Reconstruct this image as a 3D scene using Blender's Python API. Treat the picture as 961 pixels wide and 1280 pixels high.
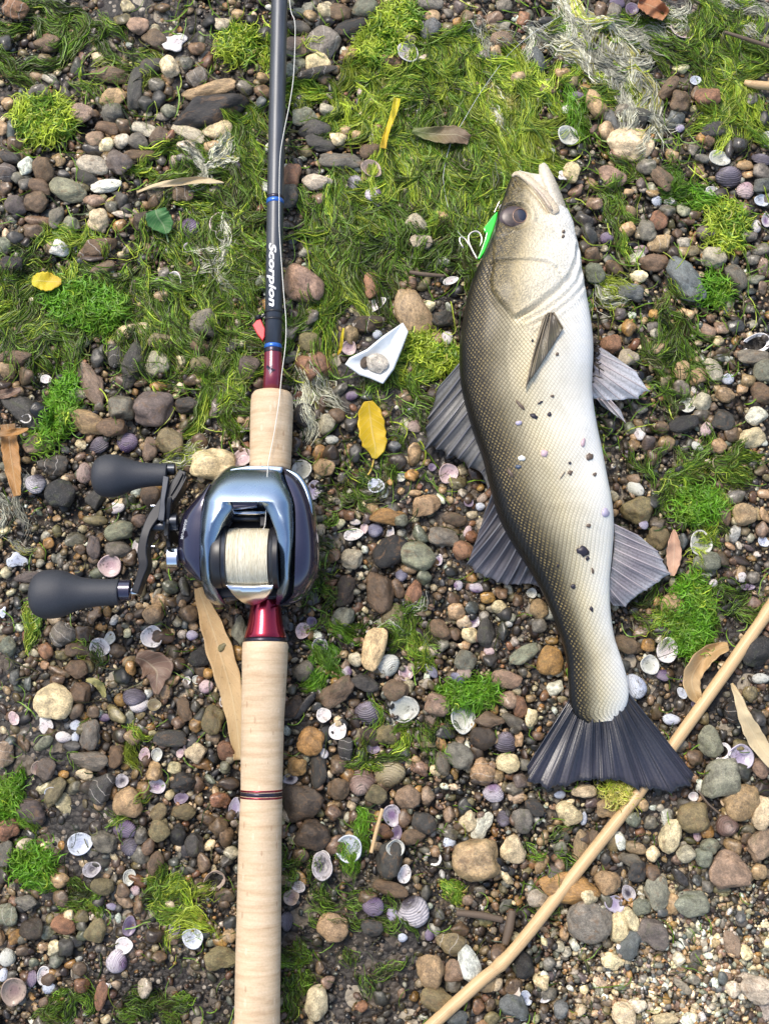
import bpy, bmesh, math, random
import numpy as np
from mathutils import Vector, Matrix, noise as mnoise
from mathutils.bvhtree import BVHTree

# ------------------------------------------------------------------ camera, sky, sun, exposure
scene = bpy.context.scene
for o in list(bpy.data.objects):
    bpy.data.objects.remove(o)
random.seed(7)
rng = np.random.default_rng(7)
TILT = math.radians(10.0)
DIST = 0.62
FPX = 1378.0
IW, IH = 961.0, 1280.0
cam_data = bpy.data.cameras.new('camera')
cam = bpy.data.objects.new('camera', cam_data)
scene.collection.objects.link(cam)
CAM = np.array([0.0, -DIST * math.sin(TILT), DIST * math.cos(TILT)])
cam.location = CAM
cam.rotation_euler = (TILT, 0, 0)
cam_data.sensor_fit = 'VERTICAL'
cam_data.sensor_height = 24.0
cam_data.lens = 24.0 * FPX / IH
cam_data.clip_start = 0.01
cam_data.clip_end = 200.0
scene.camera = cam

SUN_EL, SUN_AZ = math.radians(58), math.radians(-38)     # azimuth clockwise from +Y (picture up): from upper left
world = bpy.data.worlds.new('World')
scene.world = world
world.use_nodes = True
wn = world.node_tree.nodes
wl = world.node_tree.links
wn.clear()
sky = wn.new('ShaderNodeTexSky')
sky.sky_type = 'NISHITA'
sky.sun_disc = False
sky.sun_elevation = SUN_EL
sky.sun_rotation = SUN_AZ
sky.air_density = 1.0
sky.dust_density = 3.0
sky.ozone_density = 1.0
bg = wn.new('ShaderNodeBackground')
bg.inputs['Strength'].default_value = 0.15
wo = wn.new('ShaderNodeOutputWorld')
wl.new(sky.outputs[0], bg.inputs['Color'])
wl.new(bg.outputs[0], wo.inputs['Surface'])
sun_data = bpy.data.lights.new('sun', 'SUN')
sun_data.energy = 1.5
sun_data.angle = math.radians(20)
sun_data.color = (1.0, 0.94, 0.84)
sun = bpy.data.objects.new('sun', sun_data)
scene.collection.objects.link(sun)
sd = Vector((math.sin(SUN_AZ) * math.cos(SUN_EL), math.cos(SUN_AZ) * math.cos(SUN_EL), math.sin(SUN_EL)))
sun.rotation_euler = sd.to_track_quat('Z', 'Y').to_euler()
sun.location = (0, 0, 2)
vs = scene.view_settings
vs.view_transform = 'Standard'
vs.look = 'None'
vs.gamma = 1.0
vs.use_curve_mapping = False
vs.exposure = 0.92

# ------------------------------------------------------------------ helpers
RD = np.array([0.0, math.sin(TILT), -math.cos(TILT)])
UP = np.array([0.0, math.cos(TILT), math.sin(TILT)])

def P(px, py, z=0.0):
    """world point at height z under the picture position px, py of the photograph"""
    d = RD + np.array([1.0, 0, 0]) * ((px - IW / 2) / FPX) + UP * ((IH / 2 - py) / FPX)
    t = (z - CAM[2]) / d[2]
    return CAM + d * t

def Pn(px, py, z):
    px = np.asarray(px, float); py = np.asarray(py, float); z = np.asarray(z, float) + 0 * px
    d = RD[None, :] + np.array([1.0, 0, 0])[None, :] * ((px - IW / 2) / FPX)[:, None] + UP[None, :] * ((IH / 2 - py) / FPX)[:, None]
    t = (z - CAM[2]) / d[:, 2]
    return CAM[None, :] + d * t[:, None]

def S(px, py, z=0.0):
    """metres per photograph pixel there"""
    return float(np.dot(P(px, py, z) - CAM, RD)) / FPX

def proj(X):
    X = np.atleast_2d(X) - CAM
    dep = X @ RD
    return IW / 2 + X[:, 0] / dep * FPX, IH / 2 - (X @ UP) / dep * FPX

COL = scene.collection

def link(name, me, mat=None, parent=None):
    o = bpy.data.objects.new(name, me)
    COL.objects.link(o)
    if mat is not None and me is not None and len(me.materials) == 0:
        me.materials.append(mat)
    if parent is not None:
        o.parent = parent
    return o

def mesh_from(name, verts, faces, smooth=True):
    me = bpy.data.meshes.new(name)
    me.from_pydata([tuple(map(float, v)) for v in verts], [], faces)
    if smooth:
        me.polygons.foreach_set('use_smooth', [True] * len(me.polygons))
    me.update()
    return me

def fast_mesh(name, V, T, smooth=True):
    """numpy triangles to a mesh"""
    me = bpy.data.meshes.new(name)
    me.vertices.add(len(V)); me.vertices.foreach_set('co', np.ascontiguousarray(V, np.float32).ravel())
    n = len(T); k = T.shape[1]
    me.loops.add(n * k); me.loops.foreach_set('vertex_index', np.ascontiguousarray(T, np.int32).ravel())
    me.polygons.add(n)
    me.polygons.foreach_set('loop_start', np.arange(0, n * k, k, dtype=np.int32))
    me.polygons.foreach_set('loop_total', np.full(n, k, np.int32))
    me.polygons.foreach_set('use_smooth', np.full(n, smooth, bool))
    me.update(calc_edges=True)
    me.validate()
    return me

def set_col(me, name, C):
    a = me.color_attributes.new(name, 'FLOAT_COLOR', 'POINT')
    if C.shape[1] == 3:
        C = np.hstack([C, np.ones((len(C), 1))])
    a.data.foreach_set('color', np.ascontiguousarray(C, np.float32).ravel())

def set_f(me, name, F):
    a = me.attributes.new(name, 'FLOAT', 'POINT')
    a.data.foreach_set('value', np.ascontiguousarray(F, np.float32))

def thing(name, label, cat, loc=(0, 0, 0), group=None):
    o = bpy.data.objects.new(name, None)
    COL.objects.link(o)
    o.empty_display_size = 0.01
    o.location = loc
    o['label'] = label; o['category'] = cat
    if group: o['group'] = group
    return o

def tag(o, label, cat, group=None):
    o['label'] = label; o['category'] = cat
    if group: o['group'] = group
    return o

def under(o, root):
    """make o (built in world space) a child of root without moving it"""
    o.parent = root
    w = Vector((0, 0, 0)); r = root
    while r is not None:
        w += Vector(r.location); r = r.parent
    o.location = Vector(o.location) - w
    return o

class N:
    """small node-tree builder"""
    def __init__(self, name):
        self.m = bpy.data.materials.new(name); self.m.use_nodes = True
        self.t = self.m.node_tree; self.t.nodes.clear()
        self.out = self.t.nodes.new('ShaderNodeOutputMaterial')
    def n(self, typ, **kw):
        nd = self.t.nodes.new(typ)
        for k, v in kw.items():
            setattr(nd, k, v)
        return nd
    def l(self, a, b):
        self.t.links.new(a, b)
    def val(self, sock, v):
        if hasattr(v, 'links') or hasattr(v, 'is_output'):
            self.l(v, sock)
        else:
            sock.default_value = v
    def math(self, op, a, b=None, c=None, clamp=False):
        nd = self.n('ShaderNodeMath', operation=op, use_clamp=clamp)
        self.val(nd.inputs[0], a)
        if b is not None: self.val(nd.inputs[1], b)
        if c is not None: self.val(nd.inputs[2], c)
        return nd.outputs[0]
    def mix(self, f, a, b, mode='MIX'):
        nd = self.n('ShaderNodeMix', data_type='RGBA', blend_type=mode)
        nd.clamp_factor = True
        self.val(nd.inputs[0], f)
        for s, v in ((nd.inputs[6], a), (nd.inputs[7], b)):
            if isinstance(v, (tuple, list)): s.default_value = (*v[:3], 1)
            else: self.l(v, s)
        return nd.outputs[2]
    def ramp(self, f, stops, interp='LINEAR'):
        nd = self.n('ShaderNodeValToRGB')
        nd.color_ramp.interpolation = interp
        el = nd.color_ramp.elements
        while len(el) < len(stops): el.new(0.5)
        for e, (p, c) in zip(el, stops):
            e.position = p
            e.color = (*c, 1) if isinstance(c, (tuple, list)) else (c, c, c, 1)
        self.l(f, nd.inputs[0])
        return nd.outputs[0]
    def noise(self, vec, scale, detail=4, rough=0.55, dist=0.0):
        nd = self.n('ShaderNodeTexNoise')
        if vec is not None: self.l(vec, nd.inputs['Vector'])
        nd.inputs['Scale'].default_value = scale
        nd.inputs['Detail'].default_value = detail
        nd.inputs['Roughness'].default_value = rough
        nd.inputs['Distortion'].default_value = dist
        return nd
    def voro(self, vec, scale, feature='F1', rand=1.0):
        nd = self.n('ShaderNodeTexVoronoi', feature=feature)
        if vec is not None: self.l(vec, nd.inputs['Vector'])
        nd.inputs['Scale'].default_value = scale
        nd.inputs['Randomness'].default_value = rand
        return nd
    def attr(self, name, typ='GEOMETRY'):
        nd = self.n('ShaderNodeAttribute', attribute_name=name, attribute_type=typ)
        return nd
    def bump(self, h, strength=0.3, dist=0.001):
        nd = self.n('ShaderNodeBump')
        nd.inputs['Strength'].default_value = strength
        nd.inputs['Distance'].default_value = dist
        self.l(h, nd.inputs['Height'])
        return nd.outputs[0]
    def coord(self, which='Object'):
        return self.n('ShaderNodeTexCoord').outputs[which]
    def bsdf(self, color=None, rough=0.5, metal=0.0, normal=None, spec=0.5, coat=0.0, coat_rough=0.1):
        b = self.n('ShaderNodeBsdfPrincipled')
        if color is not None:
            if isinstance(color, (tuple, list)): b.inputs['Base Color'].default_value = (*color[:3], 1)
            else: self.l(color, b.inputs['Base Color'])
        self.val(b.inputs['Roughness'], rough)
        self.val(b.inputs['Metallic'], metal)
        self.val(b.inputs['Specular IOR Level'], spec)
        self.val(b.inputs['Coat Weight'], coat)
        b.inputs['Coat Roughness'].default_value = coat_rough
        if normal is not None: self.l(normal, b.inputs['Normal'])
        self.b = b
        self.l(b.outputs[0], self.out.inputs['Surface'])
        return b
    def translucent(self, color, f):
        tr = self.n('ShaderNodeBsdfTranslucent')
        if isinstance(color, (tuple, list)): tr.inputs['Color'].default_value = (*color[:3], 1)
        else: self.l(color, tr.inputs['Color'])
        mx = self.n('ShaderNodeMixShader')
        self.val(mx.inputs[0], f)
        self.l(self.b.outputs[0], mx.inputs[1]); self.l(tr.outputs[0], mx.inputs[2])
        self.l(mx.outputs[0], self.out.inputs['Surface'])

def catmull(pts, n):
    pts = np.asarray(pts, float)
    m = len(pts)
    t = np.linspace(0, m - 1, n)
    i = np.clip(t.astype(int), 0, m - 2); f = (t - i)[:, None]
    p0 = pts[np.clip(i - 1, 0, m - 1)]; p1 = pts[i]; p2 = pts[i + 1]; p3 = pts[np.clip(i + 2, 0, m - 1)]
    return 0.5 * (2 * p1 + (p2 - p0) * f + (2 * p0 - 5 * p1 + 4 * p2 - p3) * f ** 2 + (-p0 + 3 * p1 - 3 * p2 + p3) * f ** 3)

def tube(pts, rads, nseg=10, cap=True):
    """verts, faces of a tube through world points"""
    pts = np.asarray(pts, float); n = len(pts)
    if np.isscalar(rads): rads = [rads] * n
    tg = np.gradient(pts, axis=0)
    tg /= np.linalg.norm(tg, axis=1)[:, None] + 1e-12
    ref = np.array([0, 0, 1.0]) if abs(tg[0][2]) < 0.9 else np.array([1.0, 0, 0])
    V = []; F = []
    for i in range(n):
        u = np.cross(tg[i], ref); u /= np.linalg.norm(u) + 1e-12
        w = np.cross(u, tg[i])
        for k in range(nseg):
            a = 2 * math.pi * k / nseg
            V.append(pts[i] + rads[i] * (math.cos(a) * u + math.sin(a) * w))
    for i in range(n - 1):
        for k in range(nseg):
            k2 = (k + 1) % nseg
            F.append((i * nseg + k, i * nseg + k2, (i + 1) * nseg + k2, (i + 1) * nseg + k))
    if cap:
        F.append(tuple(range(nseg))[::-1])
        F.append(tuple((n - 1) * nseg + k for k in range(nseg)))
    return V, F

def join(parts):
    V = []; F = []
    for v, f in parts:
        o = len(V); V += [tuple(x) for x in v]
        F += [tuple(i + o for i in q) for q in f]
    return V, F

def sstep(a, b, x):
    t = np.clip((x - a) / (b - a), 0, 1)
    return t * t * (3 - 2 * t)

def seg_dist(x, y, poly):
    """distance of points to a polyline"""
    best = np.full(np.shape(x), 1e9)
    for (ax, ay), (bx, by) in zip(poly[:-1], poly[1:]):
        dx, dy = bx - ax, by - ay
        t = np.clip(((x - ax) * dx + (y - ay) * dy) / (dx * dx + dy * dy + 1e-9), 0, 1)
        best = np.minimum(best, np.hypot(x - ax - t * dx, y - ay - t * dy))
    return best

def in_poly(x, y, poly):
    inside = np.zeros(np.shape(x), bool)
    n = len(poly)
    for i in range(n):
        (x0, y0), (x1, y1) = poly[i], poly[(i + 1) % n]
        c = ((y0 > y) != (y1 > y)) & (x < (x1 - x0) * (y - y0) / (y1 - y0 + 1e-12) + x0)
        inside ^= c
    return inside

# ------------------------------------------------------------------ colours of stones (albedo)
PAL = {
 'g': (.145, .137, .122), 'dg': (.052, .051, .050), 'bk': (.020, .020, .021), 'lg': (.34, .315, .27), 'bg': (.095, .108, .118),
 'br': (.135, .093, .062), 'db': (.055, .040, .030), 'tn': (.32, .23, .14), 'oc': (.31, .185, .07), 'cr': (.53, .455, .32),
 'rd': (.215, .115, .072), 'pk': (.235, .168, .13), 'gn': (.165, .18, .145), 'wh': (.66, .63, .55), 'ol': (.17, .145, .08), 'pu': (.115, .095, .095)}
PAL = {k_: tuple(min(.78, q_ * (1.0 + .35 * min(1.0, sum(v_) / .9))) for q_ in (v_[0] * 1.10, v_[1] * 1.02, v_[2] * .84)) for k_, v_ in PAL.items()}
CNAME = {'g': 'grey', 'dg': 'dark grey', 'bk': 'black', 'lg': 'pale grey', 'bg': 'blue-grey', 'br': 'brown', 'db': 'dark brown', 'tn': 'tan',
         'oc': 'ochre', 'cr': 'cream', 'rd': 'reddish', 'pk': 'pinkish-brown', 'gn': 'greenish-grey', 'wh': 'white', 'ol': 'olive', 'pu': 'purplish-grey'}
# ------------------------------------------------------------------ what lies where: stones as read off the photograph
# each tile: origin x, y and scale, then  x y length width angle colour[+a for angular][+f for flat]
TILES = []
TILES.append((0, 0, 3.003, """60 35 100 70 -20 rd;180 165 100 65 5 br;520 95 80 65 10 pk;460 75 70 50 0 ol;610 30 60 40 0 br;590 150 110 70 -20 br+a;740 180 65 50 0 br;700 235 50 50 0 g
835 90 65 60 0 lg+a;785 80 50 50 0 bk;895 55 50 45 0 tn;945 75 50 50 0 bk;568 250 85 75 0 dg;638 250 80 72 90 cr;510 335 160 60 85 dg+a;415 280 140 60 -8 br;425 370 110 75 15 tn
420 420 90 80 -60 g;740 290 75 65 20 g;920 330 60 55 0 g;785 340 200 60 12 tn;790 415 280 115 15 bk+a;820 490 110 75 25 cr;800 550 65 45 0 tn;635 420 60 50 0 gn;310 425 90 80 -15 pk+a
355 425 35 35 0 br;590 320 60 60 0 g;635 340 45 40 90 br;600 370 70 50 90 dg;550 390 60 60 0 dg;405 480 90 50 -10 br;470 475 60 50 0 br;540 485 95 55 -15 lg;605 515 90 75 30 br
640 510 50 30 60 rd;710 500 130 50 -25 lg;700 550 70 50 0 lg;455 530 70 50 0 lg;400 540 60 55 90 cr;520 530 75 60 0 g;360 520 70 70 0 pk;365 565 100 40 0 dg;445 610 100 85 -40 pu
530 585 120 45 5 br;350 620 115 75 -15 lg+a;100 625 75 60 70 wh+a;165 635 95 75 95 br;325 670 90 50 -20 dg;400 697 112 50 8 wh;255 715 140 75 -15 gn;240 660 50 40 0 dg;140 700 110 60 -20 br
95 690 50 50 0 g;70 670 50 50 0 g;25 640 80 70 90 pu;60 540 60 50 0 br;40 590 90 50 -20 dg;60 770 80 70 0 pu;135 760 95 85 0 br;210 815 90 50 80 g;370 825 85 75 80 cr+a;260 845 70 65 0 gn
130 870 75 50 0 br;150 830 100 40 0 br;60 895 65 45 0 dg;20 920 60 50 90 gn;365 930 150 70 20 br+a;540 830 80 70 0 db;455 750 65 60 90 dg+a;420 775 50 50 0 g;355 755 80 50 0 pk
465 805 80 30 0 lg;690 725 75 65 0 br;575 760 45 45 0 br;225 930 70 65 0 wh+a;15 480 60 40 90 tn;50 490 80 45 90 bg;30 390 50 50 0 tn;20 160 70 50 90 dg;150 345 75 55 0 g;700 600 70 50 0 g;800 725 60 50 0 g"""))
TILES.append((320, 0, 3.003, """410 30 95 70 35 gn;365 105 150 65 22 bk;250 160 130 115 0 g;235 235 90 80 0 cr;360 200 85 60 10 tn;155 170 90 70 0 pk;160 105 90 45 -5 g;165 50 60 35 0 gn;265 40 65 60 0 cr;315 45 80 70 0 br
205 60 50 50 0 tn;35 130 60 60 0 dg;165 240 60 50 0 gn;145 205 70 45 0 g;130 270 60 60 0 gn;255 295 60 50 0 br;230 270 150 35 20 dg;300 260 40 40 0 tn;25 345 60 50 0 br;20 385 50 40 90 bg
30 290 50 45 0 tn;275 412 70 50 0 lg;165 385 50 50 0 dg;185 440 90 80 0 gn;220 490 120 75 10 dg;240 540 110 60 -10 dg;310 520 65 65 0 cr;335 490 45 40 90 tn;380 510 40 40 0 tn;430 565 80 60 10 br
320 603 160 68 -3 g;430 660 100 65 60 tn;365 690 70 45 0 lg;440 725 65 60 0 wh;230 685 110 60 -5 lg;135 660 90 70 90 rd;130 740 90 70 90 dg;240 745 60 50 0 pk;655 110 75 75 0 bg;650 15 100 60 -5 g
575 142 50 35 0 lg;550 130 60 45 0 br;660 65 60 60 0 tn;790 65 60 50 90 br;755 85 35 35 0 oc;838 85 40 35 0 pk;895 197 55 45 0 tn;905 245 50 20 0 rd;920 150 80 55 0 pk;850 205 55 50 0 g
890 70 70 50 0 br;915 95 80 40 0 lg;725 50 45 40 0 g;760 30 50 40 90 pu;600 845 80 80 0 lg;700 825 75 70 90 tn;695 265 60 35 0 bk;515 235 120 70 -5 br+a;440 290 60 40 90 dg;580 345 60 35 90 gn
835 640 100 50 100 pu;795 615 40 40 0 g;930 655 40 30 0 g;620 910 80 60 0 lg;720 110 60 50 90 ol;930 20 60 50 0 g"""))
TILES.append((641, 0, 3.003, """40 70 60 50 90 rd;135 80 90 35 5 dg;130 10 50 35 0 br;330 40 70 50 90 br;380 50 80 60 90 g;410 95 40 40 0 dg;70 95 50 30 0 bk;95 225 100 45 -80 bg;130 335 65 60 0 br;20 305 70 60 90 tn
188 275 60 50 0 tn;215 305 60 50 0 ol;265 332 45 28 0 oc;310 390 110 72 -70 tn;370 450 95 50 -75 bg;410 420 60 50 0 g;475 440 80 70 0 dg;350 495 65 60 90 tn;440 540 160 130 15 cr+af;410 475 60 50 90 dg
585 330 100 50 60 br;625 380 80 75 90 br;727 370 90 75 0 rd;685 345 60 30 60 br;610 445 70 60 60 bg;760 485 110 60 5 dg;705 520 40 35 0 oc;735 530 40 40 0 br;675 560 65 45 70 g;850 540 60 60 0 dg
810 560 70 40 90 dg;710 595 60 40 0 g;370 665 105 75 -20 pk;555 665 115 60 -50 br;500 625 70 60 -40 g;480 690 50 40 90 pu;305 765 60 50 -30 pk;525 725 60 35 0 tn;575 790 60 55 0 g;545 828 75 70 90 rd
500 865 80 75 90 g;680 808 55 40 0 br;655 830 55 30 0 br;720 870 70 60 0 pu;615 880 40 40 0 br;550 915 90 65 20 tn;640 910 50 45 0 lg;600 945 50 50 0 db;430 860 60 50 35 tn;240 870 50 40 90 g
285 880 80 50 -60 dg;265 830 80 50 -40 dg;270 930 60 50 90 db;930 935 70 50 5 g;890 885 60 45 0 g;930 645 70 60 0 g;935 695 80 60 20 bg;870 620 70 40 0 tn;860 600 80 40 0 tn;880 655 40 30 0 tn
890 370 60 50 90 g;940 450 60 50 90 bk;640 790 60 50 90 gn;435 720 40 25 0 tn;845 945 40 30 0 oc;215 650 80 70 90 cr"""))
TILES.append((0, 320, 3.003, """45 35 80 65 0 bk;40 80 50 40 0 lg;390 45 100 50 20 br;440 80 40 35 0 g;345 10 90 30 0 db;615 65 55 45 90 g;612 112 75 32 -10 gn;620 145 80 40 15 tn;502 280 130 65 12 cr+a;505 405 195 85 70 dg;590 405 95 90 90 lg
335 470 210 85 -52 pk+af;435 370 95 60 -75 dg;575 575 150 135 0 pu+a;455 570 110 100 -50 g+a;290 520 80 60 0 lg;375 565 40 35 0 g;340 625 160 90 -10 tn+a;420 640 110 80 0 br;155 700 130 70 25 pk+a
100 585 190 90 -35 dg;155 585 70 60 -40 bk;30 430 60 60 0 tn;100 450 70 60 90 br;60 385 120 60 0 br;20 485 50 40 0 db;640 700 120 100 -50 ol;565 725 90 55 90 pk;750 700 60 60 0 br+a;800 785 160 130 0 cr
200 785 110 80 0 dg+a;230 890 110 110 0 bk+a;140 855 70 70 0 pu;105 840 45 40 90 bg;270 832 45 30 0 br;770 250 110 100 0 g;750 335 70 70 0 br;870 345 60 50 90 bk;935 420 90 80 90 pu;755 410 80 60 0 ol
720 465 60 45 0 br;600 320 100 70 0 ol;370 385 80 50 90 dg;530 475 60 30 20 br;595 490 60 40 0 oc;700 560 90 60 0 dg;570 900 80 80 0 br;355 915 70 70 0 dg;15 830 40 40 0 g"""))
TILES.append((20, 480, 2.4025, """305 495 80 50 -5 g;310 440 90 55 10 gn+a;235 490 70 40 -80 pu+a;100 478 35 35 0 oc;240 410 70 30 0 ol;370 410 50 40 0 pk;140 750 75 70 35 g;208 752 50 50 0 br;185 797 70 45 0 br;90 800 50 40 -50 rd
195 498 32 32 0 br;400 340 60 60 0 br;465 610 45 40 0 gn;505 610 60 25 -70 g;470 655 40 30 0 br;520 690 55 50 0 br+a;412 690 60 60 0 tn;40 580 90 35 5 pu;935 120 60 50 90 lg;925 250 65 50 0 tn;860 95 75 65 90 bk
120 620 30 28 0 tn;60 640 30 30 0 g;30 610 36 28 0 g;260 650 30 24 0 g;340 700 28 26 0 br;300 640 26 24 0 tn;500 660 24 24 0 tn;555 640 30 30 0 lg"""))
TILES.append((340, 320, 3.003, """115 105 165 130 -60 pk;375 110 100 60 90 rd;360 255 145 65 10 db+a;530 215 190 125 105 tn+f;295 300 60 60 0 tn;620 315 60 55 0 tn;145 225 70 60 90 g;145 325 90 80 -40 ol;155 415 135 115 -30 rd+a;70 285 60 60 0 g
205 630 70 70 0 gn;250 505 80 35 35 g;115 590 85 75 90 bk;240 600 70 60 0 br;300 630 60 55 90 dg;195 795 80 60 -10 ol;460 718 50 45 0 bg;470 775 70 60 0 db;535 745 80 50 90 tn;525 825 55 45 20 oc;445 850 30 25 0 oc
580 775 30 25 0 tn;355 525 45 40 0 bg;495 110 40 35 0 br;525 100 50 40 90 br;640 235 80 60 0 dg;695 850 70 50 0 ol;575 935 110 80 30 tn+a;765 815 60 60 0 db;90 710 60 50 90 db;220 740 60 60 0 db;315 740 70 50 90 dg
535 890 50 25 0 tn;715 890 35 35 0 lg;640 880 30 30 0 tn;265 835 40 40 0 g"""))
TILES.append((380, 560, 3.203, """340 275 150 65 -5 oc+a;390 290 55 50 0 gn;485 255 125 100 60 br+a;600 285 95 55 -5 br;560 355 120 80 -10 g;455 430 140 110 -20 gn+a;465 350 80 50 -50 gn;345 415 150 110 45 bk;190 445 85 80 0 lg+a
255 275 55 35 80 pu;180 270 50 40 0 rd;635 410 80 80 -30 rd+a;670 355 50 50 0 rd;305 575 170 110 -75 br;375 565 80 50 -60 br;165 575 125 75 75 db;440 580 110 60 70 rd;355 675 110 85 80 ol;155 680 100 80 30 gn
480 520 60 60 0 gn;545 730 100 70 -45 br;610 655 70 65 0 tn;670 640 55 55 0 bg;735 600 60 45 0 oc;780 640 65 60 0 cr;730 740 115 75 80 dg;720 675 45 40 90 g;665 750 70 60 0 cr+a;795 735 80 45 90 dg;820 680 50 40 0 gn
880 825 125 60 35 gn;940 645 75 70 -40 tn;940 710 60 60 0 g;645 855 90 90 0 gn;495 815 80 50 -5 lg;550 790 60 50 0 g;205 848 55 55 0 lg;150 740 50 40 90 g;810 925 120 70 -10 pk+a;745 850 60 50 0 dg;855 610 50 40 90 br
790 580 50 50 0 br;110 540 50 30 0 rd;70 330 50 30 90 cr;605 745 50 50 0 br;650 790 40 40 0 tn;760 780 40 40 0 g;595 790 30 30 0 g;65 250 40 40 0 br;100 480 80 40 0 dg;115 430 60 60 0 br"""))
TILES.append((340, 760, 3.003, """245 315 140 80 40 br;115 235 80 75 0 g;310 195 50 50 0 lg;620 365 90 80 -25 pk+a;815 420 110 60 -5 br;905 425 90 50 -40 g;790 490 95 85 0 db+a;700 555 110 90 -25 g+a;790 615 100 90 90 tn;885 580 85 75 -30 cr+a;850 630 45 40 90 tn
615 610 45 45 0 cr;625 505 70 50 -70 oc;705 497 40 35 0 pk;145 500 105 100 90 oc;75 375 100 60 50 db;125 365 130 32 50 dg;175 605 145 60 95 dg;275 530 85 55 90 dg;95 595 70 70 0 oc;250 585 70 60 90 br;245 680 90 80 0 br
510 710 90 90 -20 pk+a;585 705 70 50 90 pk;115 735 150 130 0 db+f;570 810 90 80 0 dg;530 860 90 60 0 br;640 585 90 60 -60 g;930 370 80 55 90 rd;885 345 65 65 0 pk;930 650 60 55 -30 pu;905 680 70 50 0 g;940 800 90 80 90 g
735 800 80 65 80 cr;785 815 110 60 60 wh;905 905 100 95 90 cr+a;765 945 175 150 0 tn+a;215 625 30 30 0 lg;465 310 100 80 0 br;345 280 110 60 -15 dg;390 700 80 70 0 ol;150 850 130 110 0 db;230 770 60 60 0 br;110 930 60 50 0 br
430 475 80 70 0 ol;665 775 60 45 90 pk;500 790 70 50 90 br;370 480 80 60 -30 db;650 465 80 50 0 dg"""))
TILES.append((0, 760, 3.003, """230 110 90 85 30 g;322 100 65 60 90 g;290 155 75 55 0 br;180 180 85 50 -75 rd;235 178 50 35 0 ol;290 228 85 70 -20 br;218 270 60 45 0 br;300 320 90 80 20 br+af;290 388 65 45 60 br;350 390 50 45 0 br
435 400 95 45 -40 ol;205 350 140 130 0 cr+af;338 475 110 75 80 g;225 240 90 30 -20 br;165 510 85 40 40 gn;20 550 95 65 90 pk;335 570 140 70 -12 g+a;175 605 80 70 90 pu;320 625 60 45 -10 cr+a;385 675 115 90 50 dg+a;480 730 105 105 0 tn
595 770 75 60 70 ol;205 690 110 60 60 ol;390 880 100 75 -30 g;530 855 60 50 90 g;110 760 130 80 -15 pu;25 830 90 80 20 rd;97 890 60 50 0 lg;180 895 42 38 0 cr;690 650 95 65 0 bk+a;830 720 75 55 0 rd;580 610 70 60 90 tn
655 600 50 45 0 cr;735 545 80 75 0 cr;850 535 70 65 90 rd;845 600 50 40 90 gn;690 765 90 60 0 ol;825 820 70 60 45 br;853 860 70 50 90 br;730 890 90 70 90 dg;670 850 80 60 90 bk;600 830 90 80 90 ol;555 900 80 50 60 br
785 245 40 40 0 oc;735 370 45 35 90 g;690 380 90 50 -70 br;620 315 55 40 90 tn;670 210 55 50 0 db;800 420 110 80 90 ol;735 440 55 50 90 oc;500 485 60 60 0 tn;670 430 50 45 0 br;30 145 75 65 90 gn+a;575 25 65 65 0 br;705 22 65 50 0 pk
750 185 80 70 0 bk;860 660 80 50 0 db;490 230 60 40 90 oc;900 85 110 60 90 gn;450 480 60 60 0 db;870 920 60 50 0 lg;105 285 50 30 90 bg;55 260 60 35 90 bg;40 505 45 40 90 bg;270 520 70 40 0 dg;640 490 120 60 0 dg;440 560 80 60 90 br;240 625 40 30 0 oc"""))
TILES.append((0, 1000, 3.003, """385 325 85 60 -10 ol;225 300 75 55 0 tn;100 385 85 55 -15 g;258 427 55 45 90 cr;308 437 55 50 0 ol;240 470 90 65 -15 rd+a;365 490 90 70 60 ol;310 508 42 40 0 gn;120 485 90 80 0 db;215 600 55 50 90 gn;205 555 55 45 90 cr
310 697 55 50 0 rd;380 735 105 48 80 rd;830 590 115 80 15 ol;860 510 55 50 0 tn;465 345 65 50 90 br;600 590 55 45 0 br;580 510 70 60 0 db;545 705 70 60 90 lg;30 430 80 80 0 gn;20 200 90 60 90 g;765 235 75 50 90 pk;520 390 60 40 90 br
90 565 50 40 0 br;130 610 35 35 0 gn;40 700 60 45 90 pu;250 550 70 60 90 dg;300 635 50 50 0 br;165 770 60 40 90 br;585 240 90 60 90 br;230 370 60 60 0 br"""))
TILES.append((340, 1000, 3.003, """230 475 110 105 -50 tn+a;170 760 120 85 75 cr+a;595 645 120 105 90 tn;675 540 120 80 -20 ol;740 610 140 82 100 wh;685 640 80 75 90 pk;620 750 130 90 -20 ol;680 690 60 60 0 g;775 775 60 45 90 rd+a;910 775 110 90 -40 bg+a;690 820 80 60 0 bg
825 820 60 50 0 ol;880 285 75 40 -60 cr;115 210 60 60 0 br;445 335 130 55 -12 br;360 365 70 50 0 br;210 685 50 45 0 pk;180 630 50 30 90 br;485 725 40 30 90 pk;335 775 50 40 0 rd;940 620 100 80 90 bk;800 690 80 60 0 tn;845 690 50 40 90 cr
905 700 70 60 0 br;820 770 50 40 90 br;850 580 70 60 90 br;375 480 80 60 0 dg;440 220 130 100 90 dg"""))
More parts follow.
